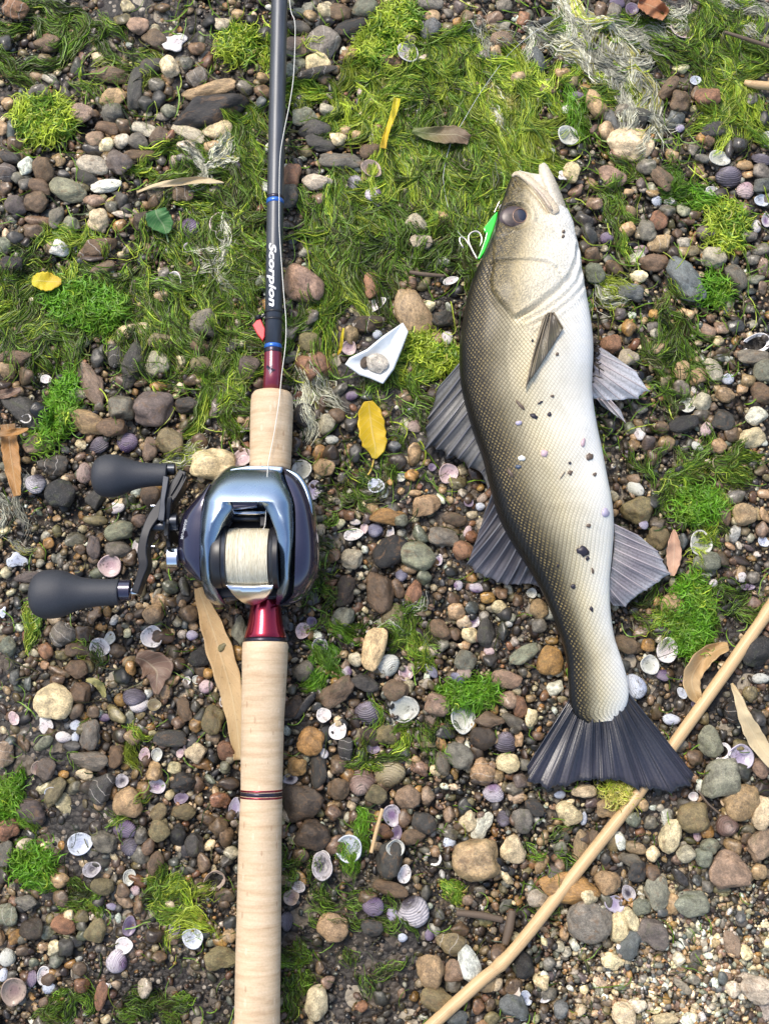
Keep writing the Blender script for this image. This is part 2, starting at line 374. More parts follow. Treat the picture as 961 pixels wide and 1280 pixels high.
TILES.append((641, 960, 3.003, """265 88 90 50 0 cr;210 170 95 90 0 cr+a;48 210 100 90 -20 g;20 305 100 60 90 wh;80 150 80 60 -45 dg;255 290 110 55 90 tn;178 303 55 48 90 gn;300 290 110 45 90 br;400 270 70 40 -75 wh;440 345 90 50 -20 g;465 385 80 70 90 dg;460 300 80 45 -15 tn
590 255 125 78 75 cr+a;525 322 60 55 90 cr+a;648 322 70 65 0 lg+a;715 335 70 65 90 gn+a;738 295 75 60 0 gn+a;675 185 115 110 0 ol+a;855 130 130 125 90 tn;930 170 120 80 80 cr;925 285 125 90 60 pk;815 390 150 140 -20 pk+af;520 395 60 60 0 br
355 432 95 85 0 tn;545 470 120 95 100 gn;485 520 75 70 0 gn;600 510 75 50 90 tn;670 510 140 95 -5 gn+f;285 575 165 150 0 g+a;395 600 110 75 80 cr;440 570 90 55 -70 cr;435 660 110 80 60 bg;530 620 120 95 -30 pu;565 540 55 40 0 bg
285 485 70 55 -20 cr;210 450 220 110 -10 oc+a;95 490 85 70 0 lg;60 725 140 110 60 bk;370 725 80 60 -10 cr;135 735 50 45 90 g;105 800 60 60 0 cr;135 850 65 55 0 g;20 905 90 60 90 bg;180 905 60 55 90 bg;415 925 100 85 -60 cr;465 893 70 45 0 lg
570 945 100 50 0 cr;660 945 70 50 0 wh;620 715 50 45 90 lg;630 815 90 30 -40 g;680 797 45 35 0 g;785 790 55 40 -70 bg;825 830 60 55 90 lg;870 692 65 50 -30 cr;820 660 100 60 -70 pk;850 550 50 40 90 bg;905 825 140 100 -30 lg
625 410 80 40 -50 dg;690 420 40 40 0 bg;450 195 60 55 0 gn;485 140 45 45 0 tn;515 205 50 50 0 g;355 150 80 70 0 tn;730 240 55 45 10 oc+a;875 265 50 45 0 br;920 390 65 60 0 tn;730 445 45 45 0 g;200 690 40 35 90 lg;175 670 40 40 0 lg;230 665 50 30 -60 wh
550 150 30 30 0 lg;615 345 45 40 0 pk;345 340 50 40 90 dg;175 370 50 40 90 pk"""))
TILES.append((780, 400, 4.0, """445 245 120 85 -60 lg;365 285 100 85 0 tn;285 255 100 80 90 tn;280 345 90 80 -40 g;210 310 65 60 0 ol;500 375 90 80 -15 tn;385 410 105 90 0 lg;295 520 150 80 22 bk;185 540 70 70 0 br;490 40 80 70 0 pk;470 105 60 50 60 cr;555 30 90 70 0 dg
640 185 150 70 0 g;700 255 120 110 90 gn;690 370 130 100 -20 br;620 300 80 70 0 tn;590 345 60 50 0 tn;490 500 110 110 0 dg;540 570 90 80 0 br;470 630 80 80 0 tn;640 590 140 100 10 cr;660 480 110 100 0 wh;140 690 80 50 90 br;120 620 80 65 90 pu
150 145 90 60 0 tn;155 75 60 55 0 lg;20 190 100 90 0 lg+a;145 40 70 60 0 g;20 40 90 70 90 oc+a;270 550 120 60 0 pu;550 890 110 70 25 g;600 970 110 110 0 tn+a;500 985 100 60 90 br;60 950 150 140 0 ol+a;165 1090 120 110 90 ol;410 1210 130 100 0 gn
290 1110 80 60 90 bg;700 980 90 50 -60 tn;690 1050 80 70 90 pk;370 205 60 45 0 ol;480 190 50 45 90 bg;420 60 90 70 90 pk;280 760 65 50 0 bk;140 910 80 70 0 dg"""))
TILES.append((730, 300, 4.16, """525 205 270 145 -58 bg+a;670 90 130 110 -25 lg;360 120 165 90 -5 br+a;380 35 120 70 20 tn;155 145 105 70 -5 br;55 170 110 100 90 gn;40 85 80 80 0 br;240 270 130 90 0 bg;280 190 90 70 0 cr;790 190 145 85 -60 g;885 205 95 60 10 gn;920 50 90 65 0 g
875 100 75 60 0 g;780 105 60 50 90 dg;775 400 170 130 -40 g+a;720 455 85 75 0 lg+a;530 388 75 70 90 tn+a;235 470 110 80 90 oc+a;135 540 105 100 0 rd;185 385 70 60 90 pu;365 445 70 60 0 pk;360 385 60 50 90 oc;640 460 80 70 0 br;925 250 70 50 90 pk
930 140 80 60 90 pk;870 355 50 40 90 g;250 600 110 100 0 lg+a;655 410 45 45 0 br"""))
TILES.append((820, 680, 4.575, """105 340 165 125 15 tn;555 190 70 70 0 g;570 610 200 160 30 bk+a;435 960 130 90 90 bk;580 990 100 90 90 dg;300 1130 170 140 -60 gn;480 1150 90 70 0 ol;40 500 120 60 0 dg;535 860 90 90 0 ol;270 1000 70 60 90 ol;380 1090 60 50 90 dg;375 700 60 60 0 cr;220 1220 100 90 0 br"""))
TILES.append((620, 720, 2.826, """795 720 165 135 40 gn;930 680 70 60 90 pk;465 245 115 60 -15 br;535 245 50 45 0 oc;190 300 100 85 80 oc;45 370 90 70 0 br+a;60 510 90 60 -50 g;125 500 65 45 90 cr;160 175 70 60 -20 dg;30 190 80 40 90 g;40 660 75 70 -30 cr+a;80 575 55 30 90 tn;15 110 50 50 0 tn"""))

SPECIAL = {  # nearest listed stone to this picture position gets its own wording
 (264, 138): 'long smooth black stone with a flat face, beside the rod blank',
 (842, 349): 'large blue-grey boat-shaped stone lying beyond the fish head',
 (901, 975): 'large speckled teal-green stone beside the fish tail and reed',
 (168, 455): 'smooth charcoal cigar-shaped stone above the upper reel knob',
 (111, 476): 'flat pinkish-brown wedge-shaped stone lying across dark pebbles',
 (516, 392): 'flat tan oval stone with a dark pit, beside the white shard',
 (378, 355): 'rounded pinkish stone touching the rod blank beside the lettering',
 (403, 53): 'round speckled grey stone beside the rod blank among smooth pebbles',
 (133, 232): 'small smooth white oval pebble among dark pebbles above the green leaf',
 (586, 1203): 'white teardrop-shaped stone beside the lower end of the reed',
 (594, 1075): 'large rusty tan stone with a dented top near the reed',
 (736, 1151): 'large square grey stone with a straight crack beside the reed',
 (467, 811): None,
 (788, 180): 'large flat cream stone half covered in bleached algae',
 (866, 581): 'large rough square black stone', }
# shells: x y length width angle kind colour ; kind i = cup seen from inside, o = outside, r = broken ring, s = snail, f = flat chip
SHELLS = []
SHELLS.append((320, 0, 3.003, """565 205 95 80 80 i wh;640 228 85 50 10 o ck;435 503 66 50 80 o wh;440 728 66 62 90 o pw;430 640 70 80 60 i tn;370 688 60 55 90 o dw"""))
SHELLS.append((0, 320, 3.003, """655 100 78 72 60 i wh;480 700 80 75 0 o pu;375 710 80 65 20 o dk;320 815 80 65 90 o bs;175 465 40 35 0 i wh;890 650 75 32 0 i wh;912 762 85 65 40 i pk;440 945 60 50 0 o wh;100 612 40 36 0 r wh"""))
SHELLS.append((0, 0, 3.003, """885 620 55 50 0 o dk;710 860 80 80 0 o pu;725 935 70 40 -15 i pw;820 840 80 60 80 i pk;655 160 100 70 35 f wh"""))
SHELLS.append((641, 0, 3.003, """445 40 50 50 0 i pu;390 10 60 40 0 o pu;630 125 90 65 -20 i pk;202 518 85 80 0 i gw;130 570 50 45 0 o wb;237 365 65 50 10 o pu;207 413 60 45 0 o wh;683 305 40 35 0 i wb;625 482 34 32 0 o lv;810 665 110 80 10 o dk
930 600 75 50 -20 o dk;770 600 80 60 -20 i gw;870 715 65 60 0 o pk;928 757 55 48 0 i wb;950 525 60 40 80 i gw;910 850 50 40 80 o wh;945 830 60 40 80 i pw;538 755 42 40 0 o wb;585 755 40 32 0 o wh;480 938 60 35 0 o pk;350 895 48 45 0 o pu;745 720 60 35 0 i wh;670 945 60 50 0 s ol;190 660 45 40 0 f wh;370 830 50 45 0 f gw"""))
SHELLS.append((20, 480, 2.4025, """300 375 55 50 -20 o dw;285 545 68 66 0 i pk;412 760 66 65 0 i wh;255 790 60 55 -10 i wh;285 765 40 35 80 i gw;862 262 62 62 0 i gw;895 320 60 40 80 i lv;60 300 62 58 -30 o dw;362 490 44 24 90 i wh;530 755 35 30 0 o lv;860 743 50 42 70 i pk;888 713 30 30 0 i pu;912 785 50 45 -60 i dw;240 190 60 55 0 o dk;5 530 40 60 90 f wb"""))
SHELLS.append((340, 320, 3.003, """290 345 55 55 0 i pk;390 185 85 42 30 i wh;225 690 50 35 0 o gw;392 865 62 55 -10 i wb;660 818 75 70 60 i pk;600 795 30 30 0 i pu;520 580 28 28 0 o lv;535 640 55 50 0 o tn;395 295 36 35 0 o wb;655 310 55 45 80 o wh;300 525 50 40 0 o pu;670 95 60 30 20 i wh;640 20 60 60 0 o gw;485 830 40 30 80 i gw;420 690 26 22 0 f wh"""))
SHELLS.append((380, 560, 3.203, """205 297 45 28 -10 o wh;240 325 45 30 80 i pk;285 330 60 55 0 o pb;345 340 55 30 80 i wh;200 350 80 50 10 i wh;390 510 50 50 0 o pb;658 220 38 38 0 i pu;705 235 38 32 0 o wb;655 335 50 32 70 o pk;672 695 65 52 5 i pw;617 550 40 35 90 o pw;690 560 60 40 -10 o pw;335 870 98 90 40 o gw
405 905 60 60 0 i pk;70 795 65 58 -30 i dw;170 895 50 45 90 o pw;30 695 40 40 0 i pu;640 900 60 50 0 o tn;615 920 60 40 -30 o pb;510 890 75 40 -60 o pb;740 815 45 40 0 o pk;540 450 50 30 80 i pw;910 580 40 40 0 i gw"""))
SHELLS.append((340, 760, 3.003, """495 375 110 100 0 i gw;355 395 100 90 0 o dk;195 405 55 55 0 i wh;250 463 70 65 60 i wh;195 545 40 30 -60 o wh;710 415 115 95 90 i gw;335 650 105 105 0 o br;830 695 80 70 0 o pw;875 505 90 80 0 o dk;450 775 85 65 -80 i pw;467 845 60 40 70 i pu;290 900 100 100 0 i wb;190 940 65 62 0 i wh;380 530 50 35 0 i pu
450 430 40 40 0 i gw;485 555 70 70 0 o dk;870 790 60 60 0 o dk;665 880 50 50 0 o wb;460 900 70 60 0 i gw;605 940 62 55 0 r wh;70 640 60 40 10 i dw;440 620 120 105 0 o ol"""))
SHELLS.append((0, 760, 3.003, """378 150 80 75 90 i wh;413 115 55 50 90 i gw;575 108 82 80 0 i wh;172 440 60 55 60 f wh;525 362 75 60 10 o wh;505 335 85 65 0 o dk;580 365 50 45 0 i ol;590 670 68 52 -5 i pw;683 715 55 40 15 i pu;303 887 90 80 10 i wb;193 690 45 40 0 i wb;285 440 42 40 0 o wb;285 485 40 30 90 o wb;240 485 60 40 -10 o wh
55 415 55 35 -60 i pk;490 895 70 65 30 o dk;470 830 90 70 0 o pu;705 272 32 30 0 i wh;737 270 32 30 90 i gw;775 295 55 50 20 o pk;725 105 50 35 80 o wb;838 350 40 25 80 i wh;705 515 45 30 80 i pk;680 545 35 30 60 i pk;545 550 50 40 80 i pk;140 600 50 40 80 i tn;395 412 45 30 0 o pu;460 650 50 50 0 i dw;590 550 50 40 90 i gw;882 750 80 42 80 i lv;10 18 40 30 60 f wb"""))
SHELLS.append((0, 1000, 3.003, """348 262 68 55 15 i dw;487 290 60 45 80 i gw;508 340 38 36 0 o pk;487 470 75 48 80 i pu;470 545 65 60 0 i wh;440 605 90 75 80 o pw;725 520 80 70 -30 i wb;660 480 50 45 90 i pu;805 300 85 75 30 r tn;185 705 50 45 -20 o wb;165 655 70 45 80 i wh;30 590 65 60 90 o gw;15 655 50 35 90 o wb;55 710 110 90 80 i tn;120 670 60 50 90 o pu;365 435 60 30 15 f ck;420 400 40 25 -20 o lv;850 380 40 28 -60 f ck;405 700 30 22 60 f wh"""))
SHELLS.append((340, 1000, 3.003, """190 250 105 75 -80 i dw;605 222 62 60 0 r wh;495 275 70 50 80 i wh;530 420 120 110 20 o dw;380 400 80 70 0 o pu;450 430 50 40 90 o lv;490 517 36 33 0 o wb;590 505 45 35 90 o pu;75 365 60 55 30 i tn;100 325 55 40 -20 i dw;55 455 70 45 90 o dk;950 740 60 40 -60 i wb;915 722 36 34 0 f ck"""))
SHELLS.append((641, 960, 3.003, """375 510 80 60 -15 i lv;430 470 60 50 -60 i dw;175 100 45 30 0 o wb;265 190 50 26 80 o wb;675 105 36 35 0 i wh;800 215 85 80 0 s br;690 255 40 35 90 o pk;45 865 45 28 -40 i wb;120 865 45 26 20 i wh"""))
SHELLS.append((780, 400, 4.0, """312 430 78 75 0 i gw;515 298 62 60 0 s wb;355 352 55 45 0 o wh;415 540 100 58 55 o pk;365 635 70 45 -30 o gw;475 730 100 90 90 i ol;55 845 95 70 -45 o gw;95 1022 50 50 0 o lv;690 1110 60 50 -40 i wb;655 120 140 100 10 r wh;75 570 70 60 90 o wh;25 650 50 45 0 o pw;375 1120 130 110 90 i gw;400 715 70 22 25 f ck;410 1272 60 36 0 o gw"""))
SHELLS.append((730, 300, 4.16, """560 75 100 85 -60 s tn;300 50 72 45 -10 i pk"""))
SHELLS.append((820, 680, 4.575, """285 190 70 60 90 i pw;325 225 50 48 0 o wh;485 190 62 60 0 o wh;520 248 80 36 0 i pu;60 605 145 115 80 i wh;35 750 85 62 -20 o pu;145 855 70 52 -60 i wb;85 1005 100 65 -5 o wb;595 770 100 60 0 o gw;475 1215 145 135 0 i lv;370 1190 110 90 30 r wh;220 915 50 45 90 o pu;155 770 45 45 0 o pu"""))
SHELLS.append((620, 720, 2.826, """490 390 90 76 -70 o wb;535 315 72 68 0 i gw"""))
SHC = {  # shell colours: main, centre / second
 'wh': ((.74, .70, .64), (.60, .52, .50)), 'pw': ((.62, .57, .56), (.21, .13, .22)), 'pu': ((.24, .19, .24), (.09, .055, .11)), 'pk': ((.62, .48, .44), (.42, .28, .30)),
 'wb': ((.62, .65, .68), (.40, .43, .52)), 'gw': ((.58, .57, .50), (.42, .42, .34)), 'lv': ((.48, .44, .50), (.30, .25, .36)), 'dw': ((.52, .48, .48), (.035, .028, .04)),
 'dk': ((.045, .036, .046), (.22, .19, .22)), 'tn': ((.42, .32, .24), (.24, .16, .14)), 'bs': ((.36, .26, .21), (.08, .05, .045)), 'br': ((.12, .06, .04), (.35, .25, .2)),
 'ck': ((.68, .58, .46), (.55, .42, .32)), 'ol': ((.30, .25, .14), (.16, .12, .06)), 'pb': ((.11, .11, .17), (.33, .31, .36))}
SHN = {'wh': 'white', 'pw': 'purple-white', 'pu': 'purple', 'pk': 'pinkish', 'wb': 'pearly bluish-white', 'gw': 'pale greyish', 'lv': 'lilac', 'dw': 'dark-blotched white', 'dk': 'dark ribbed', 'tn': 'tan',
       'bs': 'brown striped', 'br': 'dark brown', 'ck': 'cream', 'ol': 'olive', 'pb': 'blue-purple'}

# ------------------------------------------------------------------ materials of the ground
def mat_stone_obj():
    k = N('stone')
    oi = k.n('ShaderNodeObjectInfo')
    co = k.coord('Object')
    off = k.n('ShaderNodeVectorMath', operation='ADD')
    sc = k.n('ShaderNodeCombineXYZ')
    r100 = k.math('MULTIPLY', oi.outputs['Random'], 57.0)
    k.l(r100, sc.inputs[0]); k.l(r100, sc.inputs[1]); k.l(k.math('MULTIPLY', oi.outputs['Random'], 31.0), sc.inputs[2])
    k.l(co, off.inputs[0]); k.l(sc.outputs[0], off.inputs[1])
    v = off.outputs[0]
    stone_core(k, oi.outputs['Color'], v, oi.outputs['Random'], 1.0, 0.0009)
    return k.m

def stone_core(k, base, v, rnd, sc, bd):
    n1 = k.noise(v, 1.6 * sc, 5, 0.6, 0.4).outputs[0]
    n2 = k.noise(v, 9 * sc, 5, 0.7).outputs[0]
    n3 = k.noise(v, 38 * sc, 3, 0.6).outputs[0]
    f1 = k.ramp(n1, [(0.30, 0.55), (0.5, 1.0), (0.70, 1.38)])
    c = k.mix(1.0, base, f1, 'MULTIPLY')
    f2 = k.ramp(n2, [(0.30, 0.50), (0.5, 1.0), (0.68, 1.45)])
    c = k.mix(0.9, c, f2, 'MULTIPLY')
    c = k.mix(0.75, c, k.ramp(n3, [(0.32, 0.55), (0.5, 1.0), (0.68, 1.5)]), 'MULTIPLY')
    # pale mineral specks and rusty patches
    vo = k.voro(v, 11 * sc)
    sp = k.math('LESS_THAN', vo.outputs['Distance'], 0.17)
    gate = k.math('GREATER_THAN', rnd, 0.45)
    c = k.mix(k.math('MULTIPLY', k.math('MULTIPLY', sp, gate), 0.35), c, (.5, .47, .42))
    ru = k.ramp(k.noise(v, 2.3 * sc, 4, 0.65, 0.8).outputs[0], [(0.54, 0.0), (0.68, 0.55)])
    c = k.mix(k.math('MULTIPLY', ru, k.math('LESS_THAN', rnd, 0.6)), c, (.22, .12, .05))
    # a thin film of mud and green slime in patches
    mud = k.ramp(k.noise(v, 2.0 * sc, 6, 0.75, 0.6).outputs[0], [(0.50, 0.0), (0.68, 0.6)])
    c = k.mix(mud, c, (.036, .027, .018))
    sl = k.ramp(k.noise(v, 1.3 * sc, 4, 0.6, 0.5).outputs[0], [(0.56, 0.0), (0.74, 0.6)])
    c = k.mix(k.math('MULTIPLY', sl, k.math('GREATER_THAN', rnd, 0.55)), c, (.075, .085, .03))
    # pale vein on some
    wv = k.n('ShaderNodeTexWave', wave_type='BANDS')
    k.l(v, wv.inputs['Vector']); wv.inputs['Scale'].default_value = 0.45 * sc; wv.inputs['Distortion'].default_value = 6; wv.inputs['Detail'].default_value = 3
    vein = k.math('MULTIPLY', k.math('GREATER_THAN', wv.outputs['Fac'], 0.993), k.math('LESS_THAN', k.math('FRACT', k.math('MULTIPLY', rnd, 7.3)), 0.08))
    c = k.mix(k.math('MULTIPLY', vein, 0.6), c, (.55, .5, .43))
    h = k.math('ADD', k.math('MULTIPLY', n2, 0.7), k.math('MULTIPLY', n3, 0.35))
    h = k.math('ADD', h, k.math('MULTIPLY', n1, 0.8))
    nm = k.bump(h, 0.8, bd)
    ro = k.math('ADD', k.math('MULTIPLY', n1, 0.35), k.math('ADD', k.math('MULTIPLY', k.math('FRACT', k.math('MULTIPLY', rnd, 13.7)), 0.34), 0.13))
    k.bsdf(c, ro, 0, nm, 0.5)

def mat_stone_stuff():
    k = N('small_stone')
    at = k.attr('Col')
    v = k.coord('Object')
    n1 = k.noise(v, 260, 4, 0.65, 0.3).outputs[0]
    n2 = k.noise(v, 900, 4, 0.65).outputs[0]
    c = k.mix(1.0, at.outputs['Color'], k.ramp(n1, [(0.3, 0.6), (0.5, 1.0), (0.7, 1.4)]), 'MULTIPLY')
    c = k.mix(0.9, c, k.ramp(n2, [(0.32, 0.5), (0.5, 1.0), (0.68, 1.45)]), 'MULTIPLY')
    mud = k.ramp(k.noise(v, 130, 5, 0.7, 0.5).outputs[0], [(0.47, 0.0), (0.66, 0.72)])
    c = k.mix(mud, c, (.022, .017, .011))
    sl = k.ramp(k.noise(v, 60, 4, 0.6, 0.5).outputs[0], [(0.58, 0.0), (0.72, 0.5)])
    c = k.mix(sl, c, (.07, .075, .03))
    nm = k.bump(k.math('ADD', k.math('MULTIPLY', n1, 0.6), k.math('MULTIPLY', n2, 0.4)), 0.5, 0.0006)
    k.bsdf(c, k.math('ADD', k.math('MULTIPLY', at.outputs['Alpha'], 0.6), 0.2), 0, nm)
    return k.m

def mat_ground():
    k = N('gravel_mud')
    v = k.coord('Object')
    vo = k.voro(v, 330)
    vo2 = k.voro(v, 120)
    n = k.noise(v, 25, 6, 0.65).outputs[0]
    n2 = k.noise(v, 1200, 3, 0.6).outputs[0]
    c = k.ramp(n, [(0.3, (.010, .008, .006)), (0.55, (.022, .017, .012)), (0.75, (.040, .031, .020))])
    cc = k.n('ShaderNodeSeparateColor'); k.l(vo.outputs['Color'], cc.inputs[0])
    peb = k.ramp(cc.outputs[0], [(0.0, (.04, .034, .03)), (0.4, (.10, .075, .052)), (0.75, (.18, .14, .10)), (1.0, (.34, .30, .24))])
    c = k.mix(k.math('MULTIPLY', k.math('GREATER_THAN', cc.outputs[1], 0.55), k.math('LESS_THAN', vo.outputs['Distance'], 0.42)), c, peb)
    vb = k.voro(v, 75); cb = k.n('ShaderNodeSeparateColor'); k.l(vb.outputs['Color'], cb.inputs[0])
    pebb = k.ramp(cb.outputs[0], [(0.0, (.03, .026, .022)), (0.4, (.09, .068, .046)), (0.75, (.16, .13, .09)), (1.0, (.36, .31, .23))])
    c = k.mix(k.math('MULTIPLY', k.math('LESS_THAN', vb.outputs['Distance'], .46), k.math('GREATER_THAN', cb.outputs[1], .45)), c, pebb)
    h = k.math('ADD', k.math('MULTIPLY', vo.outputs['Distance'], -0.7), k.math('ADD', k.math('MULTIPLY', vo2.outputs['Distance'], -0.8), k.math('MULTIPLY', n2, 0.25)))
    k.bsdf(c, 0.55, 0, k.bump(h, 0.9, 0.002))
    return k.m

def mat_shell(inside):
    k = N('shell_inside' if inside else 'shell_outside')
    oi = k.n('ShaderNodeObjectInfo')
    a2 = k.attr('tone', 'OBJECT')
    g = k.attr('grow').outputs['Fac']
    v = k.coord('Object')
    sc = k.n('ShaderNodeVectorMath', operation='ADD')
    k.l(v, sc.inputs[0]); k.l(oi.outputs['Random'], sc.inputs[1])
    nz = k.noise(sc.outputs[0], 3.0, 4, 0.6, 0.3).outputs[0]
    nf = k.noise(sc.outputs[0], 14, 4, 0.6).outputs[0]
    gg = k.math('ADD', g, k.math('MULTIPLY', k.math('SUBTRACT', nz, 0.5), 0.30))
    if inside:
        f = k.ramp(gg, [(0.25, 1.0), (0.55, 0.55), (0.80, 0.05), (0.93, 0.25)])
        c = k.mix(f, oi.outputs['Color'], a2.outputs['Color'])
    else:
        band = k.math('SINE', k.math('MULTIPLY', gg, 42.0))
        f = k.ramp(gg, [(0.18, 0.95), (0.42, 0.35), (0.75, 0.1)])
        c = k.mix(f, oi.outputs['Color'], a2.outputs['Color'])
        c = k.mix(k.math('MULTIPLY', k.math('GREATER_THAN', band, 0.3), 0.25), c, a2.outputs['Color'])
    c = k.mix(0.7, c, k.ramp(nf, [(0.3, 0.68), (0.55, 1.0), (0.7, 1.12)]), 'MULTIPLY')
    dirt = k.ramp(k.noise(sc.outputs[0], 2.2, 5, 0.7, 0.6).outputs[0], [(0.52, 0.0), (0.66, 0.8)])
    c = k.mix(dirt, c, (.05, .042, .028))
    rid = k.math('SINE', k.math('MULTIPLY', g, 70.0 if not inside else 24.0))
    nm = k.bump(k.math('ADD', k.math('MULTIPLY', rid, 0.5), k.math('MULTIPLY', nf, 0.8)), 0.5 if not inside else 0.15, 0.0005)
    k.bsdf(c, 0.32 if inside else 0.42, 0, nm, 0.5)
    return k.m

def mat_algae(name, transl=0.35):
    k = N(name)
    at = k.attr('Col')
    v = k.coord('Object')
    n = k.noise(v, 420, 3, 0.6).outputs[0]
    c = k.mix(1.0, at.outputs['Color'], k.ramp(n, [(0.3, 0.6), (0.5, 1.0), (0.7, 1.35)]), 'MULTIPLY')
    k.bsdf(c, 0.42, 0, None, 0.45)
    k.translucent(c, transl)
    return k.m

M_STONE = mat_stone_obj(); M_SMALL = mat_stone_stuff(); M_GROUND = mat_ground()
M_SHI = mat_shell(True); M_SHO = mat_shell(False); M_ALG = mat_algae('algae')

# ------------------------------------------------------------------ ground sheet with low mounds
def ground_z(x, y):
    """gentle relief, metres"""
    return 0.0035 * np.sin(x * 17 + 1.3) * np.sin(y * 14 + .4) + 0.002 * np.sin(x * 41 + y * 23) + 0.0012 * np.sin(x * 90 - y * 77 + 2)

gx = np.concatenate([-np.geomspace(0.7, 40, 14)[::-1], np.linspace(-0.6, 0.6, 121), np.geomspace(0.7, 40, 14)])
gy = np.concatenate([-np.geomspace(0.8, 40, 14)[::-1], np.linspace(-0.7, 0.7, 141), np.geomspace(0.8, 40, 14)])
GX, GY = np.meshgrid(gx, gy)
GV = np.stack([GX.ravel(), GY.ravel(), ground_z(GX, GY).ravel() - 0.0015], 1)
nx, ny = len(gx), len(gy)
ii, jj = np.meshgrid(np.arange(nx - 1), np.arange(ny - 1))
b0 = (jj * nx + ii).ravel()
ground = link('ground', fast_mesh('ground', GV, np.stack([b0, b0 + 1, b0 + nx + 1, b0 + nx], 1)), M_GROUND)
ground['kind'] = 'structure'

# height map over the picture and a margin (1 cell = 1 photograph pixel on the ground)
MG = 320
HMW, HMH = 961 + 2 * MG, 1280 + 2 * MG
yy, xx = np.mgrid[0:HMH, 0:HMW]
_g = Pn((xx - MG).ravel(), (yy - MG).ravel(), 0.0)
HM = ground_z(_g[:, 0], _g[:, 1]).reshape(HMH, HMW).astype(np.float32)
HM0 = HM.copy()
OCC = np.zeros((HMH, HMW), bool)

def stamp(px, py, L, W, ang, ztop, zmid, occ=False, shrink=1.0):
    r = int(max(L, W) / 2) + 2
    cx, cy = int(px) + MG, int(py) + MG
    x0, x1, y0, y1 = max(cx - r, 0), min(cx + r + 1, HMW), max(cy - r, 0), min(cy + r + 1, HMH)
    if x1 <= x0 or y1 <= y0: return
    X = np.arange(x0, x1)[None, :] - MG - px
    Y = -(np.arange(y0, y1)[:, None] - MG - py)
    ca, sa = math.cos(math.radians(ang)), math.sin(math.radians(ang))
    u = (X * ca + Y * sa) / (L / 2); w = (-X * sa + Y * ca) / (W / 2)
    q = u * u + w * w
    z = zmid + (ztop - zmid) * np.sqrt(np.clip(1 - q, 0, 1))
    m = q < 1
    HM[y0:y1, x0:x1] = np.where(m, np.maximum(HM[y0:y1, x0:x1], z), HM[y0:y1, x0:x1])
    if occ:
        OCC[y0:y1, x0:x1] |= q < shrink ** 2

def hm(px, py):
    return float(HM[min(max(int(py) + MG, 0), HMH - 1), min(max(int(px) + MG, 0), HMW - 1)])

# ------------------------------------------------------------------ stone shapes
def ico(sub):
    bm = bmesh.new(); bmesh.ops.create_icosphere(bm, subdivisions=sub, radius=1.0)
    V = np.array([v.co[:] for v in bm.verts]); T = np.array([[v.index for v in f.verts] for f in bm.faces]); bm.free()
    V /= np.linalg.norm(V, axis=1)[:, None]
    return V, T
ICO0, ICO1, ICO2, ICO3 = ico(1), ico(2), ico(3), ico(4)

def stone_shape(D, seed, ang):
    r = np.random.default_rng(seed)
    npl = (15, 11, 13)[ang]
    Nn = r.normal(size=(npl, 3)); Nn /= np.linalg.norm(Nn, axis=1)[:, None]
    Hh = r.uniform(0.72, 1.05, npl)
    p = (6.0, 20.0, 11.0)[ang]
    q = (np.clip(D @ Nn.T, 0, None) / Hh[None, :]) ** p
    rad = (q.sum(1) + 0.35) ** (-1 / p)
    rad = np.minimum(rad, 1.5)
    ph = r.uniform(0, 6, 6)
    amp = (.055, .06, .075)[ang]
    rad *= 1 + amp * np.sin(D[:, 0] * 3.1 + ph[0]) * np.sin(D[:, 1] * 3.7 + ph[1]) + amp * .8 * np.sin(D[:, 2] * 5 + D[:, 0] * 4 + ph[2]) + amp * .5 * np.sin(D[:, 0] * 9 + ph[3]) * np.sin(D[:, 1] * 8 + D[:, 2] * 6 + ph[4]) + amp * .3 * np.sin(D[:, 0] * 17 + ph[5]) * np.sin(D[:, 1] * 19 + ph[2]) * np.sin(D[:, 2] * 15)
    V = D * rad[:, None]
    V -= (V.max(0) + V.min(0)) / 2
    V /= (V.max(0) - V.min(0)) / 2
    return V

PROTO = {}
for a in (0, 1, 2):
    for s in range(14):
        V = stone_shape(ICO3[0], 100 * a + s + 1, a)
        me = fast_mesh(('rounded_stone', 'angular_stone', 'worn_stone')[a], V, ICO3[1])
        me.materials.append(M_STONE)
        PROTO[(a, s)] = me

LAND = [('fish head', 665, 300), ('fish belly', 760, 590), ('fish tail', 760, 960), ('dorsal fins', 570, 610), ('anal fin', 800, 705), ('pelvic fin', 775, 480),
        ('rod blank', 345, 150), ('rod lettering', 342, 350), ('front cork grip', 340, 535), ('long cork handle', 325, 1030), ('handle butt', 320, 1220), ('reel body', 320, 670),
        ('upper reel knob', 165, 598), ('lower reel knob', 100, 742), ('reed stick', 900, 850), ('broken reed', 640, 1190), ('yellow leaf', 465, 540), ('white shard', 475, 440), ('green leaf', 195, 277),
        ('yellow-green leaf', 58, 352), ('brown maple leaf', 195, 830), ('orange blade', 15, 570), ('curled brown leaf', 878, 835), ('pale dry leaf', 940, 905),
        ('pinkish leaf', 843, 690), ('bleached algae', 790, 90), ('black cigar stone', 168, 455), ('long black stone', 264, 138), ('teal stone', 901, 975), ('square grey stone', 736, 1151),
        ('boat-shaped stone', 842, 349), ('rusty dented stone', 594, 1090), ('yellow strip', 488, 155), ('white oval pebble', 133, 232), ('flat cream stone', 790, 180), ('sandy gravel', 830, 1230),
        ('white ring shell', 945, 430), ('pearly cup shell', 101, 1055), ('purple clam', 147, 1200), ('tan round pebble', 160, 1003), ('driftwood twig', 940, 105), ('green jig', 606, 290)]

TAKEN = set()
def where(px, py, k=1):
    d = sorted((math.hypot(px - x, py - y), n) for n, x, y in LAND)
    if d[0][0] < 1: d = d[1:]
    return d[0][1], d[k][1]

